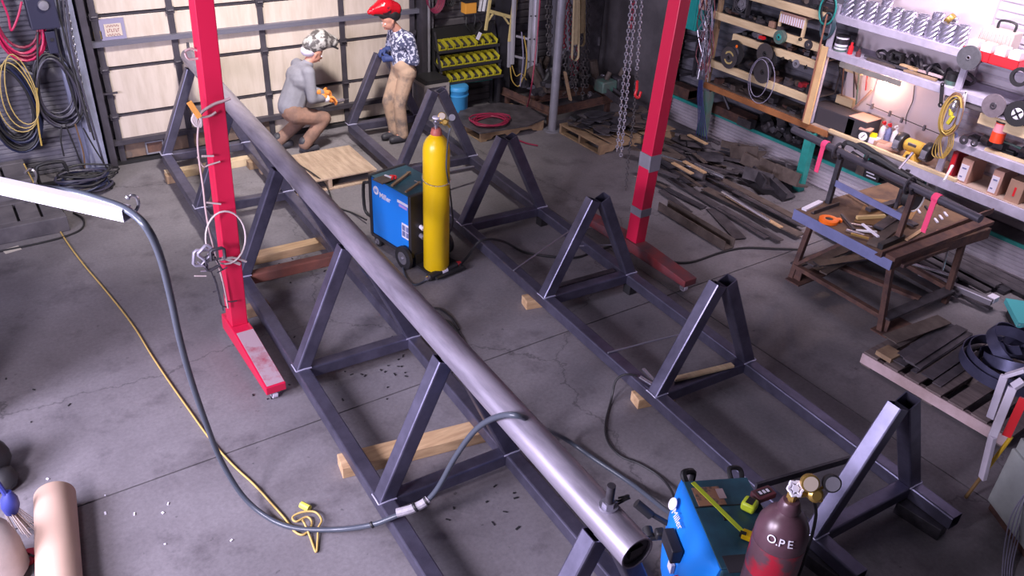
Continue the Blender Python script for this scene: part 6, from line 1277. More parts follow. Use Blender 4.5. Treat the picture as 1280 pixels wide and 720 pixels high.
# aluminium extension ladder
root = thing('extension_ladder', 'aluminium extension ladder hanging upright left of the round pole', 'ladder', (6.85, 9.25, .35))
yb((666, -10), (661, 88), 9.25, .055, alu, 'rail', .06); yb((672, -10), (667, 92), 9.22, .06, mat('bright_alu', (.75, .72, .80), .35, .5), 'rail', .05); yb((645, 45), (661, 49), 9.3, .03, alu, 'rung'); yb((643, 70), (661, 75), 9.3, .03, alu, 'rung'); yb((643, -10), (640, 80), 9.3, .04, alu, 'rail', .05); yb((660, 90), (668, 93), 9.2, .03, alu, 'foot')
b = MB()
for py in (20, 49, 77):
    for px in (664.5-py*.05, 670-py*.05): q = GY(px, py, 9.185); b.cyl(q, q+V((0, -.01, 0)), .010, 8)
obj('rivet', b, black, root)
for k, pts in enumerate((((640, 82), (645, 95), (652, 92), (658, 100)), ((638, 84), (640, 100), (648, 108), (654, 96)))):
    b = MB(); b.tube(sm([GY(*q, 9.2) for q in pts], 5), .007, 5); single('ladder_rope', b, yellowcord, ['yellowish rope trailing from the foot of the ladders, upper', 'yellowish rope trailing from the foot of the ladders, lower'][k], 'rope')

# ================================================================== LEFT OF THE DOOR
def coil(name, label, px, py, rx, rz_, n, m_, r, y=9.60, sp=.007, jit=.0, group=None, m2=None, hook=True):
    c = GY(px, py, y); root = thing(name, label, 'hose' if 'hose' in label else 'cable', c-V((0, 0, rz_)), 0, group)
    for k in range(n):
        dx, dz = random.uniform(-jit, jit), random.uniform(-jit, jit); b = MB(); q = 1-.05*(k % 4)
        b.tube([c+V((dx+rx*q*cos(a)*(1-.22*sin(a)), -sp*k, dz+rz_*q*sin(a)-(1-q)*rz_*-1)) for a in [2*pi*j/28 for j in range(28)]], r, 6, None, True); obj('turn', b, (m2 if (m2 and k % 2) else m_), root)
    if hook: b = MB(); b.cyl(c+V((0, .10, rz_*.98)), c+V((0, -.08, rz_*.98)), .014, 8); obj('hook', b, grey, root)
    return root
random.seed(12)
coil('red_hose_coil', 'big coil of red air hose hanging at the upper left corner', 22, 22, .20, .42, 9, mat('pink_red_hose', (.50, .015, .09), .4), .012, sp=.008, jit=.02, m2=redhose)
b = MB(); b.tube(sm([GY(*q, 9.5) for q in ((2, 0), (10, 20), (14, 38), (22, 22), (27, 2))], 6), .011, 6); single('red_hose_loop', b, mat('pink_red_hose', (.50, .015, .09)), 'single loose loop of red hose in front of the big red coil', 'hose')
coil('black_cable_coil', 'coil of black welding cable hanging in the middle left of the blue-grey post', 70, 112, .20, .38, 14, black, .012, sp=.008, jit=.03, m2=mat('charcoal_cable', (.05, .045, .07), .45))
coil('dark_cable_coil', 'mass of dark blue cable hanging at the far left edge behind the yellow cord', 19, 135, .20, .45, 14, mat('navy_cable', (.02, .025, .07), .45), .012, sp=.008, jit=.03, m2=black)
c = GY(18, 100, 9.46); root = thing('yellow_cord_coil', 'coil of thin yellow cord hanging in front of the dark blue cable', 'cord', c-V((0, 0, .4)))
for k in range(3): b = MB(); b.tube([c+V((.03*k-.03+(.17-.02*k)*cos(a)*(1-.2*sin(a)), -.012*k, .04*k-.18+(.36)*sin(a))) for a in [2*pi*j/26 for j in range(26)]], .006, 6, None, True); obj('turn', b, mat('cord_yellow', (.48, .35, .12), .5), root)
# vertical cables beside the post
random.seed(6)
for k, (a, mid, e, m_) in enumerate((((63, -5), (74, 60), (100, 150), black), ((70, -5), (82, 50), (118, 175), black), ((78, -5), (88, 70), (113, 165), dark_st), ((47, 40), (47, 90), (49, 130), black), ((82, -5), (95, 80), (130, 205), mat('charcoal_cable', (.05, .045, .07))))):
    b = MB(); b.tube(sm([GY(*a, 9.52), GY(*mid, 9.5), GY(*e, 9.48)], 8), .011, 6); single('hanging_cable', b, m_, 'dark cable hanging down beside the blue-grey post, '+['leftmost at the top', 'second at the top', 'third at the top', 'behind the black coil', 'nearest the post'][k], 'cable', 'cables hanging beside the blue-grey post')
chain('door_chain', [GY(80, -10, 9.55), GY(97, 80, 9.55), GY(112, 160, 9.55)], .05, 'door operating chain hanging just left of the blue-grey post', mat('grey_chain', (.20, .19, .22), .4, .6))
for k, (pts, m_) in enumerate(((((77, 158), (76, 175), (80, 195)), black), (((82, 156), (92, 180), (100, 200), (108, 215)), black), (((94, 155), (104, 190), (106, 212)), mat('brown_cable', (.16, .09, .05), .5)), (((104, 160), (118, 185), (135, 212)), black), (((46, 110), (47, 150), (52, 182)), yellowcord))):
    b = MB(); b.tube(sm([GY(*q, 9.45) for q in pts], 6), .009, 6); single('hanging_lead', b, m_, ['black lead dropping left of centre below the cable coil', 'black lead running down right below the cable coil', 'brown lead running down to the floor by the door', 'black lead running down to the corner of the door', 'yellow lead hanging between the dark cable masses'][k], 'lead')
# control boxes
p = GY(52, 15, 9.55); root = thing('control_box', 'dark blue control box with a round lamp high between the hoses', 'control box', p-V((0, 0, .14))); b = MB(); b.box(p, (.26, .16, .30)); obj('body', b, mat('navy_box', (.03, .03, .06), .4), root, False, .01); b = MB(); b.lathe([(.001, 0), (.05, 0), (.045, .03), (.001, .04)], p+V((.02, -.08, .08)), V((0, -1, 0)), 16); obj('lamp', b, grey, root)
p = GY(65, 52, 9.55); root = thing('switch_box', 'small dark switch box below the round-lamp control box', 'switch', p-V((0, 0, .10))); b = MB(); b.box(p, (.10, .08, .22)); obj('body', b, mat('navy_box', (.03, .03, .06)), root, False, .006); b = MB(); b.box(p+V((0, -.045, .03)), (.03, .012, .03)); obj('button', b, black, root)
b = MB(); b.tube([GY(47, 60, 9.6), GY(47, 40, 9.6)], .012, 6)
b = MB(); p = GY(33, 88, 9.6); b.tube(sm([p+V((-.04, 0, .05)), p+V((0, -.05, 0)), p+V((.06, -.04, -.04))], 4), .012, 6); single('wall_hook', b, grey, 'grey hook between the red and black coils', 'hook')
# reel stand with coiled leads on the floor
root = thing('cable_rack', 'black tubular rack loaded with coiled dark leads on the floor under the cable coils', 'rack', (.86, 9.28, 0))
b = MB(); q = [GY(42, 200, 9.2), GY(43, 196, 9.2), GY(75, 193, 9.2), GY(80, 200, 9.2), GY(84, 222, 9.2)]; b.tube(sm([V((q[0].x, 9.2, .02)), V((q[0].x, 9.2, .30)), V((q[0].x+.06, 9.2, .36)), V((q[3].x-.05, 9.2, .36)), V((q[3].x, 9.2, .30)), V((q[3].x+.02, 9.2, .02))], 5), .018, 8); obj('frame', b, black, root)
b = MB(); b.b6(q[0].x, q[3].x, 9.18, 9.5, .01, .04); obj('base', b, black, root, False)
random.seed(19)
for k in range(16):
    y = 9.0+.03*(k % 8); rr = .17+random.uniform(-.02, .05); b = MB(); c = V((.90+random.uniform(-.05, .05), 9.14-.02*(k % 5), .05+.018*k*.7)); b.tube([c+V((rr*1.25*cos(a), rr*.75*sin(a), .012*sin(3*a+k))) for a in [2*pi*j/24 for j in range(24)]], .011, 6, None, True)
    obj('lead_turn', b, (black, mat('navy_cable', (.02, .025, .07)), mat('charcoal_cable', (.05, .045, .07)))[k % 3], root)
for k, (px, py, rx, ry) in enumerate(((118, 233, .20, .13), (112, 222, .26, .11), (128, 214, .17, .10))):
    c = GZ(px, py, .012+.02*k); b = MB(); b.tube([c+V((rx*cos(a), ry*sin(a), 0)) for a in [2*pi*j/26 for j in range(26)]], .010, 6, None, True); single('floor_cable_loop', b, black, ['black cable loop on the floor, nearest of three by the cable rack', 'wide black cable loop on the floor by the cable rack', 'small black cable loop on the floor nearest the door corner'][k], 'cable')
# grey slotted platforms at the left edge
gp = mat('grey_platform', (.15, .135, .15), .75, col2=(.08, .072, .085), scale=4)
def platform(label, x0, x1, y0, y1, z0, z1, sl):
    root = thing('slotted_platform', label, 'platform', ((x0+x1)/2, (y0+y1)/2, z0)); n = int((x1-x0)/sl)
    b = MB(); b.b6(x0, x1, y0, y0+.10, z0, z1); obj('front_beam', b, gp, root, False, .008); b = MB(); b.b6(x0, x1, y1-.10, y1, z0, z1); obj('rear_beam', b, gp, root, False, .008)
    b = MB(); b.b6(x0, x1, y0+.10, y1-.10, z0, z1-.05); obj('core', b, black, root, False)
    for k in range(n): b = MB(); xa = x0+(x1-x0)*k/n; b.b6(xa+.012, xa+(x1-x0)/n-.012, y0+.102, y1-.102, z1-.05, z1-.002); obj('plank', b, gp, root, False, .004)
    return root
platform('lower grey slotted platform at the left edge, nearer the camera', -1.6, .60, 8.30, 8.92, 0, .16, .20)
platform('upper grey slotted platform at the left edge, stacked behind the lower one', -1.6, .42, 8.93, 9.5, 0, .34, .22)
p = GZ(12, 313, .002); b = MB(); b.box((p.x+.02, p.y, .004), (.14, .09, .004), RM(0, 0, .2)); single('paper_scrap', b, mat('paper', (.62, .56, .50), .7), 'pale scrap of paper lying on the floor at the left edge', 'paper', smooth=False)
b = MB(); b.tube(sm([GZ(-20, 318, .01), GZ(40, 306, .01), GZ(80, 296, .01), GZ(102, 286, .01), GZ(104, 274, .01), GZ(92, 266, .01)], 6), .010, 6); single('floor_cable', b, black, 'dark cable running along the foot of the grey platforms', 'cable')
p = GY(36, 214, 9.0); b = MB(); b.tube(sm([GZ(31, 216, .5), GZ(38, 211, .5), GZ(45, 218, .45), GZ(43, 232, .38)], 5), .012, 6); single('chrome_crook', b, chrome, 'shiny crook-shaped wire standing on the grey platform', 'hook')

# ================================================================== PEOPLE
def blob(name, parts, m_, parent, vox=.012, it=4):
    # closed union of tapered limbs -> one continuous skin by voxel remesh
    b = MB()
    for p in parts:
        if len(p) == 3 and not hasattr(p[1], '__len__'): b.ball(p[0], p[1], p[2], 12)
        elif len(p) == 4 and isinstance(p[3], Matrix): b.ball(p[0], p[1], p[2], 14, None, p[3])
        else:
            a, c, ra, rb = p; a = V(a); c = V(c); n = 5; b.tube([a.lerp(c, i/n) for i in range(n+1)], [ra+(rb-ra)*i/n for i in range(n+1)], 12); b.ball(a, ra, n=12); b.ball(c, rb, n=12)
    o = obj(name, b, m_, parent)
    r = o.modifiers.new('remesh', 'REMESH'); r.mode = 'VOXEL'; r.voxel_size = vox; r.use_smooth_shade = True
    s_ = o.modifiers.new('smooth', 'SMOOTH'); s_.factor = .6; s_.iterations = it
    return o
def glove(name, w_, pdir, side, m_, parent, curl=.5):
    # palm from the wrist along pdir with four curled fingers and a thumb
    w_ = V(w_); d = V(pdir).normalized(); s_ = V(side).normalized(); n = d.cross(s_).normalized(); if_up = 1
    if n.z > 0: n = -n
    b = []
    b.append((w_-d*.06, w_, .042, .036)); b.append((w_, w_+d*.05, .034, .038))
    for k in range(4):
        base = w_+d*.075+s_*(.027-.018*k); L_ = (.030, .034, .032, .026)[k]; b.append((w_+d*.03+s_*(.022-.015*k), base, .016, .0125)); m1 = base+(d*cos(curl)+n*sin(curl))*L_; m2 = m1+(d*cos(curl*2.2)+n*sin(curl*2.2))*L_*.8
        b.append((base, m1, .0125, .0115)); b.append((m1, m2, .0115, .010))
    t0 = w_+d*.02+s_*.030; t1 = t0+(d*.6+s_*.7+n*.3).normalized()*.038; t2 = t1+(d*.8+s_*.1+n*.6).normalized()*.030; b.append((t0, t1, .017, .014)); b.append((t1, t2, .014, .012))
    return blob(name, b, m_, parent, .006, 2)
def face(H, fd, parent, lift=0):
    # eyes, brows and mouth on a head centred at H looking along fd
    fd = V(fd).normalized(); s_ = fd.cross(V((0, 0, 1))).normalized(); u = s_.cross(fd)
    for sg, nm in ((-1, 'eye'), (1, 'eye')): b = MB(); b.ball(H+fd*.080+s_*(sg*.029)+u*.005, .010, n=8); obj(nm, b, white, parent); b = MB(); b.ball(H+fd*.087+s_*(sg*.029)+u*.004, .0055, n=6); obj('pupil', b, black, parent)
    b = MB(); b.tube([H+fd*.088+s_*-.024-u*.062, H+fd*.096-u*.060, H+fd*.088+s_*.024-u*.062], .005, 6); obj('mouth', b, mat('lip', (.40, .14, .11), .5), parent)
def headparts(H, fd, neck):
    fd = V(fd).normalized(); s_ = fd.cross(V((0, 0, 1))).normalized(); u = s_.cross(fd)
    return [(H+u*.035-fd*.01, .092, (1, .92, 1.0)), (H-u*.025+fd*.015, .078, (1, .88, 1.05)), (H-u*.075+fd*.045, .035, (1, 1, .8)), (H+fd*.075+u*.012, H+fd*.102-u*.022, .010, .013), (H+s_*.082-u*.01, .022, (.6, .5, 1.2)), (H-s_*.082-u*.01, .022, (.6, .5, 1.2)), (H-u*.06-fd*.02, neck, .050, .056)]
# ---- standing person at the far end of the open frame
A = thing('person', 'standing person in a camouflage jacket and khaki trousers with a raised red welding helmet', 'person', (4.52, 8.93, 0))
pel, che, nek = V((4.59, 8.95, .90)), V((4.585, 8.95, 1.22)), V((4.535, 8.95, 1.375)); Hd = V((4.425, 8.94, 1.50)); fdir = V((-.86, -.12, -.42))
shN, shF = V((4.60, 8.78, 1.31)), V((4.57, 9.12, 1.31)); elN, elF = V((4.66, 8.74, 1.04)), V((4.55, 9.22, 1.06)); wrN, wrF = V((4.475, 8.96, 1.035)), V((4.50, 9.15, 1.09))
knN, knF = V((4.50, 8.87, .49)), V((4.43, 9.03, .49)); anN, anF = V((4.54, 8.88, .10)), V((4.50, 9.02, .10)); hiN, hiF = V((4.61, 8.86, .88)), V((4.60, 9.03, .88))
blob('body', headparts(Hd, fdir, nek)+[(nek, che, .055, .10), (che, pel, .11, .09), (shN, shF, .05, .05), (shN, elN, .045, .038), (elN, wrN, .038, .026), (shF, elF, .045, .038), (elF, wrF, .038, .026), (hiN, knN, .055, .045), (knN, anN, .045, .03), (hiF, knF, .055, .045), (knF, anF, .045, .03), (anN, anN+V((-.14, 0, -.05)), .035, .03), (anF, anF+V((-.14, 0, -.05)), .035, .03), (wrN, wrN+V((-.07, .05, 0)), .026, .03), (wrF, wrF+V((-.08, 0, 0)), .026, .03)], skin, A, .011)
face(Hd, fdir, A)
blob('jacket', [(nek+V((.01, 0, -.03)), che, .07, .12), (che+V((.0, -.06, .02)), che+V((0, .06, .02)), .12, .12), (che, pel+V((.0, 0, .08)), .130, .130), (che+V((.03, 0, -.05)), pel+V((.02, 0, .10)), .12, .12), (shN, shF, .072, .072), (shN, elN, .072, .058), (elN, wrN+V((.02, 0, 0)), .058, .042), (shF, elF, .07, .056), (elF, wrF, .056, .042)], camo, A)
blob('trousers', [(pel+V((0, -.05, .06)), pel+V((0, .05, .06)), .125, .125), (hiN, hiF, .12, .12), (hiN, knN, .105, .080), (knN, anN+V((0, 0, .0)), .078, .074), (hiF, knF, .105, .080), (knF, anF+V((0, 0, .0)), .078, .074)], pants_k, A)
for an in (anN, anF): blob('boot', [(an+V((.01, 0, .05)), an+V((.01, 0, -.04)), .060, .058), (an+V((.0, 0, -.045)), an+V((-.15, -.01, -.052)), .056, .047)], bootm, A)
glove('glove', wrN+V((-.02, .02, 0)), (-.85, .45, -.05), (0, .5, .8), glove_b, A, .7); glove('glove', wrF+V((-.03, 0, 0)), (-1, -.1, -.25), (0, -.8, .3), glove_b, A, .7)
b = MB(); b.tube([V((4.36, 9.10, 1.03)), V((4.30, 9.02, 1.03))], .02, 8)
hm = mat('flame_red_helmet', (.58, .008, .02), .22, .1, col2=(.05, .02, .03), scale=9, thr=(.40, .46), detail=3)
blob('helmet', [((4.500, 8.94, 1.620), (4.380, 8.94, 1.655), .085, .115), ((4.380, 8.94, 1.655), (4.220, 8.92, 1.630), .115, .055), ((4.250, 8.92, 1.640), (4.170, 8.915, 1.620), .05, .03)], hm, A, .010)
blob('headgear', [((4.480, 8.95, 1.555), .098, (1, 1, .85)), ((4.450, 8.94, 1.575), (4.350, 8.93, 1.590), .10, .07)], black, A)
b = MB(); b.box((4.260, 8.92, 1.587), (.10, .10, .02), RM(0, .1, 0)); obj('visor', b, black, A)
# ---- crouching person welding behind the far end of the pipe truss
K = thing('person', 'crouching person in a grey sweatshirt and brown trousers with an orange glove, welding hood raised', 'person', (3.30, 9.2, 0))
pel, che, nek = V((3.25, 9.2, .50)), V((3.385, 9.2, .86)), V((3.50, 9.2, 1.045)); Hd = V((3.585, 9.19, 1.155)); fdir = V((.80, -.15, -.50))
shN, shF = V((3.43, 9.03, .985)), V((3.43, 9.37, .985)); elN, elF = V((3.43, 8.98, .69)), V((3.50, 9.40, .70)); wrN, wrF = V((3.62, 9.04, .655)), V((3.68, 9.30, .63))
hiN, hiF = V((3.26, 9.11, .48)), V((3.26, 9.29, .48)); knN, knF = V((3.60, 9.07, .40)), V((3.50, 9.36, .37)); anN, anF = V((3.33, 9.08, .10)), V((3.10, 9.32, .11))
blob('body', headparts(Hd, fdir, nek)+[(nek, che, .055, .10), (che, pel, .11, .09), (shN, shF, .05, .05), (shN, elN, .045, .038), (elN, wrN, .038, .026), (shF, elF, .045, .038), (elF, wrF, .038, .026), (hiN, knN, .055, .045), (knN, anN, .045, .03), (hiF, knF, .055, .045), (knF, anF, .045, .03), (anN, anN+V((.12, 0, -.05)), .035, .03), (anF, anF+V((.12, 0, -.05)), .035, .03), (wrN, wrN+V((.07, 0, -.02)), .026, .03), (wrF, wrF+V((.07, 0, -.02)), .026, .03)], skin, K, .011)
face(Hd, fdir, K)
blob('sweatshirt', [(nek+V((-.01, 0, -.02)), che, .072, .145), (che+V((0, -.06, .02)), che+V((0, .06, .02)), .145, .145), (che, pel+V((.0, 0, .06)), .155, .160), (shN, shF, .078, .078), (shN, elN, .075, .062), (elN, wrN+V((-.03, 0, 0)), .062, .046), (shF, elF, .075, .06), (elF, wrF, .06, .045)], shirt_g, K)
blob('trousers', [(pel+V((0, -.05, .02)), pel+V((0, .05, .02)), .14, .14), (hiN, knN, .115, .082), (knN, anN+V((0, 0, .01)), .082, .074), (hiF, knF, .115, .082), (knF, anF+V((0, 0, .01)), .082, .074)], pants_b, K)
for an in (anN, anF): blob('boot', [(an+V((-.01, 0, .05)), an+V((-.01, 0, -.04)), .060, .058), (an+V((0, 0, -.045)), an+V((.14, 0, -.052)), .056, .047)], bootm, K)
blob('cuff', [(wrN+V((-.03, 0, 0)), wrN+V((.01, 0, -.01)), .040, .046)], label_m, K, .008)
glove('glove', wrN+V((.03, 0, -.012)), (.9, 0, -.4), (0, -.5, .8), glove_o, K, .6); glove('glove', wrF+V((.02, 0, 0)), (1, -.1, -.2), (0, .5, .8), glove_o, K, .6)
blob('welding_hood', [((3.55, 9.19, 1.245), (3.66, 9.18, 1.30), .105, .125), ((3.66, 9.18, 1.30), (3.80, 9.17, 1.265), .115, .075)], helmet_g, K, .010)
blob('head_band', [((3.52, 9.20, 1.185), .100, (1, 1, .7))], white_p, K)
b = MB(); b.box((3.80, 9.165, 1.215), (.10, .13, .02), RM(0, .5, 0)); obj('hood_window', b, black, K)
root = thing('grinder_tool', 'dark hand tool with a bright tip held in the orange glove', 'tool', (3.80, 9.08, .55)); b = MB(); b.tube([V((3.70, 9.03, .60)), V((3.86, 9.08, .585))], .022, 8); obj('grip', b, chrome, root); b = MB(); b.tube([V((3.62, 9.12, .52)), V((3.95, 9.14, .56))], .014, 8); obj('rod', b, dark_st, root)

# ================================================================== JIB ARM, LEADS AND HOSES
e0, e1 = GZ(159, 267, 2.40), GZ(0, 232, 2.42); dj = (e1-e0).normalized(); ja = e0+V((0, 0, 0)); jb = e0+dj*2.3
root = thing('jib_arm', 'bright white square jib arm reaching in from the left edge', 'jib arm', (jb.x, jb.y, 0)); b = MB(); b.sqtube(ja, jb, .058, wall=.004); obj('arm', b, mat('bright_white_arm', (.85, .82, .95), .4), root, ang=12)
b = MB(); b.cyl(V((jb.x, jb.y, 0)), V((jb.x, jb.y, 2.6)), .06, 14); b.cyl(V((jb.x, jb.y, 0)), V((jb.x, jb.y, .02)), .16, 14); obj('mast', b, grey, root)
b = MB(); hy_ = ja.y+.01; b.tube(sm([GY(*q_, hy_) for q_ in ((163, 266), (170, 263), (173, 255), (171, 247), (165, 244), (160, 247))], 5), .007, 7); b.ball(GY(160, 247, hy_), .010, n=8); obj('hook', b, chrome, root)
lead = [(-30, 226, 2.36), (40, 234, 2.40), (90, 240, 2.43), (130, 251, 2.43), (160, 263, 2.42), (183, 284, 2.38), (200, 320, 2.2), (213, 370, 1.9), (225, 425, 1.55), (240, 478, 1.15), (258, 530, .75), (276, 575, .40), (302, 618, .14), (332, 645, .03), (368, 660, .02), (420, 662, .05), (465, 656, .17), (492, 646, .24), (525, 632, .30), (546, 612, .42), (570, 570, .74), (596, 536, 1.02), (625, 520, 1.24), (652, 521, 1.29), (672, 534, 1.0), (690, 540, .35), (712, 552, .06), (745, 575, .02), (790, 605, .02), (830, 636, .12), (846, 645, .3)]
LP = [GZ(*q) for q in lead]; root = thing('welding_lead', 'thick grey-blue lead drooping from the jib arm over the pipe truss to the near welder', 'cable', V((LP[14].x, LP[14].y, 0)))
b = MB(); b.tube(sm(LP, 6), .0165, 10); obj('cable', b, cable_m, root, ang=80)
b = MB(); b.tube(sm([GZ(496, 641, .27), GZ(512, 637, .29), GZ(528, 630, .32), GZ(535, 624, .34)], 4), .027, 10); cn = obj('connector_sleeve', b, mat('taped_connector', (.42, .39, .44), .6, noise=.3, scale=30), root)
for (q, r) in ((GZ(519, 634, .31), .030), (GZ(533, 626, .335), .030), (GZ(465, 656, .175), .021)): b = MB(); b.lathe([(r*.7, -.006), (r, -.006), (r, .006), (r*.7, .006)], q, GZ(540, 618, .37)-GZ(510, 638, .28), 12, None, True); obj('clamp_ring', b, black, cn)
# second thinner lead from the pipe to the near welder and the ground clamp lead
def lead_on_floor(name, pts, r, m_, label, cat='cable', k=6):
    b = MB(); b.tube(sm([GZ(*q) for q in pts], k), r, 7); return single(name, b, m_, label, cat)
lead_on_floor('ground_lead', [(797, 470, .215), (782, 468, .22), (770, 476, .15), (764, 500, .02), (757, 530, .012), (760, 552, .012), (776, 570, .012), (800, 580, .012), (825, 596, .012), (840, 615, .05), (846, 640, .2)], .0085, black, 'thin black ground lead curling from the clamp on the open frame to the near welder')
root = thing('ground_clamp', 'bright spring ground clamp gripping the left rail of the open frame', 'clamp', GZ(808, 478, .205))
for (a, c) in (((800, 471), (818, 482)), ((804, 461), (818, 476))): b = MB(); b.bar(GZ(*a, .225), GZ(*c, .22), .024, .012); obj('jaw', b, chrome, root, False)
lead_on_floor('red_connector_lead', [(652, 520, 1.24), (662, 532, .9), (672, 545, .12), (678, 560, .02), (690, 572, .012)], .012, black, 'black lead dropping behind the top pipe with a red connector') 
p = GZ(677, 546, .10); b = MB(); b.cyl(p+V((-.03, .03, .02)), p+V((.04, -.03, -.02)), .022, 10); single('red_connector', b, red, 'red cable connector on the floor just right of the top pipe', 'connector')
lead_on_floor('floor_cable', [(505, 352, .012), (522, 385, .012), (538, 400, .012), (560, 402, .012), (578, 425, .012), (583, 447, .012)], .011, black, 'black cable curving on the floor beside the middle of the top pipe')
lead_on_floor('floor_cable', [(518, 392, .03), (530, 386, .02), (548, 386, .012), (563, 396, .012), (574, 412, .012)], .009, black, 'thin black cable looping beside the thicker one near the middle of the top pipe')
lead_on_floor('gas_hose', [(518, 282, .34), (520, 296, .2), (508, 310, .05), (503, 328, .012), (508, 348, .012), (520, 356, .012), (538, 346, .02)], .010, cable_m, 'grey lead falling from the far welder to the black inline connector')
lead_on_floor('torch_lead', [(574, 332, .05), (585, 320, .07), (597, 304, .24), (612, 299, .25), (632, 303, .12), (655, 315, .012), (690, 321, .012), (720, 322, .012), (745, 314, .012), (775, 306, .10), (805, 312, .03), (830, 325, .012), (862, 328, .012), (900, 316, .012), (930, 310, .012), (970, 311, .012), (998, 312, .012)], .012, black, 'long black lead crossing under the open frame towards the welding table')
A = GZ(536, 347, .04); B = GZ(570, 331, .05); root = thing('inline_connector', 'black cylindrical inline feeder with a red end on the floor at the yellow cylinder', 'connector', A-V((0, 0, .04))); b = MB(); b.cyl(A, B, .036, 14); obj('body', b, black, root); b = MB(); b.cyl(A.lerp(B, .42), A.lerp(B, .62), .038, 14); obj('label_band', b, label_m, root); b = MB(); b.cyl(B, B+(B-A)*.16, .034, 14, .02); obj('red_end', b, red, root); b = MB(); b.cyl(A-(B-A)*.1, A, .022, 10); obj('cable_gland', b, chrome, root)
lead_on_floor('gas_tube', [(520, 278, .46), (530, 278, .42), (536, 290, .36), (548, 298, .32), (560, 293, .36), (566, 280, .44), (565, 262, .62), (562, 235, .85), (558, 210, 1.15), (560, 175, 1.33), (563, 160, 1.42)], .007, cable_m, 'thin grey gas tube looping in front of the yellow cylinder up to its regulator', 'hose')
lead_on_floor('floor_cable', [(412, 244, .012), (420, 258, .012), (440, 266, .012), (458, 275, .05)], .009, black, 'thin dark cable from the pale pallet to the far welder')
lead_on_floor('floor_cable', [(352, 196, .15), (372, 205, .15), (398, 222, .15), (410, 236, .02), (418, 262, .012)], .008, black, 'thin dark cable lying over the pale pallet')
lead_on_floor('near_regulator_hose', [(1016, 622, 1.30), (1020, 640, 1.1), (1016, 665, .9), (1008, 690, .6), (1000, 715, .3), (990, 735, .12)], .008, black, 'black hose hanging from the regulator of the maroon cylinder', 'hose')
b = MB(); b.bar(GZ(945, 608, .26), GZ(1062, 574, .28), .018, .05); single('dark_flat_bar', b, dark_st, 'dark flat bar leaning on the last upright of the open frame behind the maroon cylinder', 'bar', smooth=False)
b = MB(); b.bar(GZ(1004, 600, .24), GZ(1075, 570, .26), .012, .02)
# yellow extension cord
yc = [(30, 205, .55), (58, 258, .03), (80, 297, .012), (104, 330, .012), (132, 363, .012), (165, 405, .012), (190, 445, .012), (212, 478, .012), (236, 512, .012), (262, 548, .012), (290, 580, .012), (318, 606, .012), (340, 630, .012), (356, 648, .012), (368, 664, .012), (380, 668, .012), (390, 655, .012), (384, 646, .02), (370, 652, .02), (366, 646, .02), (378, 640, .03), (394, 640, .03), (402, 650, .025), (398, 660, .02), (397, 676, .012), (395, 690, .012), (388, 672, .012), (381, 655, .04), (378, 650, .06)]
b = MB(); P_ = sm([GZ(*q) for q in yc], 5); b.tube(P_, .0072, 6); root = thing('power_cable', 'thin yellow extension cord running across the open floor to a tangle by the welding lead', 'cord', V((P_[60].x, P_[60].y, 0))); obj('cord', b, mat('cord_gold', (.55, .38, .12), .5), root, ang=80)
b = MB(); q = GZ(378, 633, .03); b.cyl(q+V((0, .02, .0)), q+V((.03, -.04, .0)), .022, 10); obj('plug', b, mat('plug_yellow', (.80, .72, .10), .4), root)
# ropes, clamps and wire hooks on the left gantry leg
root = thing('rope_harness', 'pale rope tied round the left gantry leg hanging down with clamps', 'rope', (1.36, 5.5, .5)); RY = 5.50
def ry(pts, r, m_, nm='strand', k=5, y=RY): b = MB(); b.tube(sm([GY(*q, y) for q in pts], k), r, 6); return obj(nm, b, m_, root)
rp = mat('pale_rope', (.50, .42, .42), .7); rg_ = mat('pink_rope', (.42, .30, .30), .6)
ry([(231, 64), (240, 61), (258, 68), (252, 72), (236, 74), (231, 66)], .008, rg_, y=5.62)
ry([(249, 145), (255, 138), (268, 130), (280, 126), (288, 123)], .010, rg_); ry([(249, 147), (262, 145), (270, 140)], .008, rg_)
for k in range(4): ry([(244+k, 140), (240+k*2, 150+k), (246+k, 158), (252, 150+k*2), (248, 143)], .008, rp)
ry([(249, 150), (247, 175), (249, 200), (254, 235), (257, 262), (262, 290), (270, 320), (278, 350), (285, 385)], .0075, rg_)
ry([(247, 196), (254, 208), (262, 206), (275, 202)], .006, rg_); ry([(252, 195), (267, 195)], .007, rp, k=2); ry([(258, 253), (276, 255)], .007, rp, k=2)
c = GY(282, 300, 5.46); b = MB(); b.tube([GY(282+25*cos(a), 297+33*sin(a), 5.46) for a in [pi*1.5+pi*1.75*k/24-1.9 for k in range(25)]], .007, 6); obj('rope_loop', b, rp, root)
b = MB(); q = GY(244, 138, 5.45); b.bar(q+V((.02, 0, -.05)), q+V((-.03, 0, .06)), .035, .02, up=V((0, 1, 0))); obj('orange_buckle', b, mat('buckle_orange', (.80, .35, .08), .5), root)
lc = thing('c_clamp_cluster', 'cluster of steel C-clamps hanging from rope on the left gantry leg', 'clamp', (1.2, 5.45, .3)); root = lc
ccm = mat('clamp_grey', (.40, .37, .46), .4, .5)
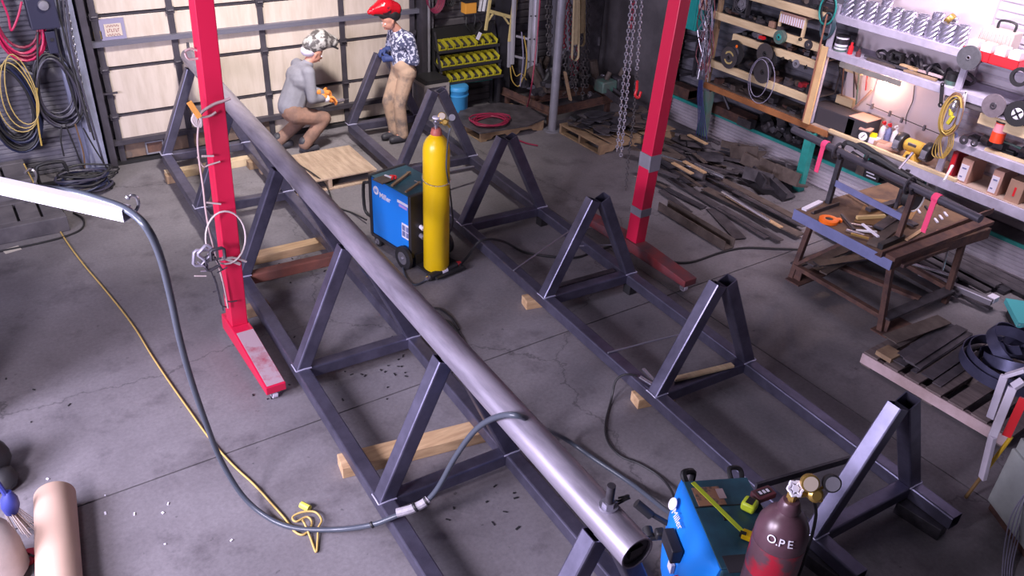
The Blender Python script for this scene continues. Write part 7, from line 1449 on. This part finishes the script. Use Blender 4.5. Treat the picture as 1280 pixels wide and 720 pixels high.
for k, (px, py, s_, ro) in enumerate(((252, 322, 1, .2), (264, 328, .9, -.3), (258, 316, .8, .9), (272, 318, .8, 1.6))):
    c = GY(px, py, 5.44-.02*k); Rk = RM(0, ro, 0)
    b = MB(); b.tube([c+Rk @ V(q) for q in ((.05*s_, 0, .06*s_), (-.04*s_, 0, .06*s_), (-.055*s_, 0, .045*s_), (-.055*s_, 0, -.045*s_), (-.04*s_, 0, -.06*s_), (.05*s_, 0, -.06*s_))], .012, 6); b.tube([c+Rk @ V((.045*s_, 0, -.11*s_)), c+Rk @ V((.045*s_, 0, .03*s_))], .007, 6); b.tube([c+Rk @ V((.0*s_, 0, -.11*s_)), c+Rk @ V((.09*s_, 0, -.11*s_))], .005, 5); obj('c_clamp', b, ccm if k % 2 == 0 else dark_st, lc)
ry([(243, 345), (258, 345)], .006, rp, k=2); ry([(270, 327), (290, 322), (308, 327)], .009, rp, k=3); ry([(278, 322), (300, 330)], .012, rp, k=2)
for k, pts in enumerate((((268, 345), (272, 362), (276, 380), (283, 384)), ((276, 340), (279, 360), (284, 376), (296, 376)), ((270, 352), (275, 370), (279, 388)), ((262, 335), (268, 350), (271, 362), (266, 365)))): ry(list(pts), .005, dark_st)
# metal offcuts and chips scattered on the floor
random.seed(77)
for (cx, cy, sx, sy, n) in ((490, 465, 30, 18, 26), (620, 640, 45, 25, 14), (360, 350, 50, 30, 12), (180, 640, 60, 30, 10), (60, 480, 50, 20, 6), (330, 485, 20, 8, 6)):
    for k in range(n):
        p = GZ(cx+random.gauss(0, sx), cy+random.gauss(0, sy)); b = MB(); b.box((p.x, p.y, .004), (random.uniform(.008, .035), random.uniform(.006, .012), .006), RM(0, 0, random.uniform(0, 3)))
        if k == 0: acc = MB()
        acc.v += []; o_ = len(acc.v); acc.v += b.v; acc.f += [tuple(i+o_ for i in f) for f in b.f]; acc.m += [0]*len(b.f)
    o = obj('metal_chips', acc, black if cx != 180 else label_m, None, False); nm_ = {490: 'between the middle legs of the pipe truss', 620: 'right of the near bay of the pipe truss', 360: 'beside the two timbers', 180: 'on the open floor at the lower left', 60: 'on the open floor at the left edge', 330: 'at the caster of the left gantry leg'}[cx]
    tag(o, 'scatter of tiny metal chips on the concrete ' + nm_, 'metal chips', None, 'stuff')
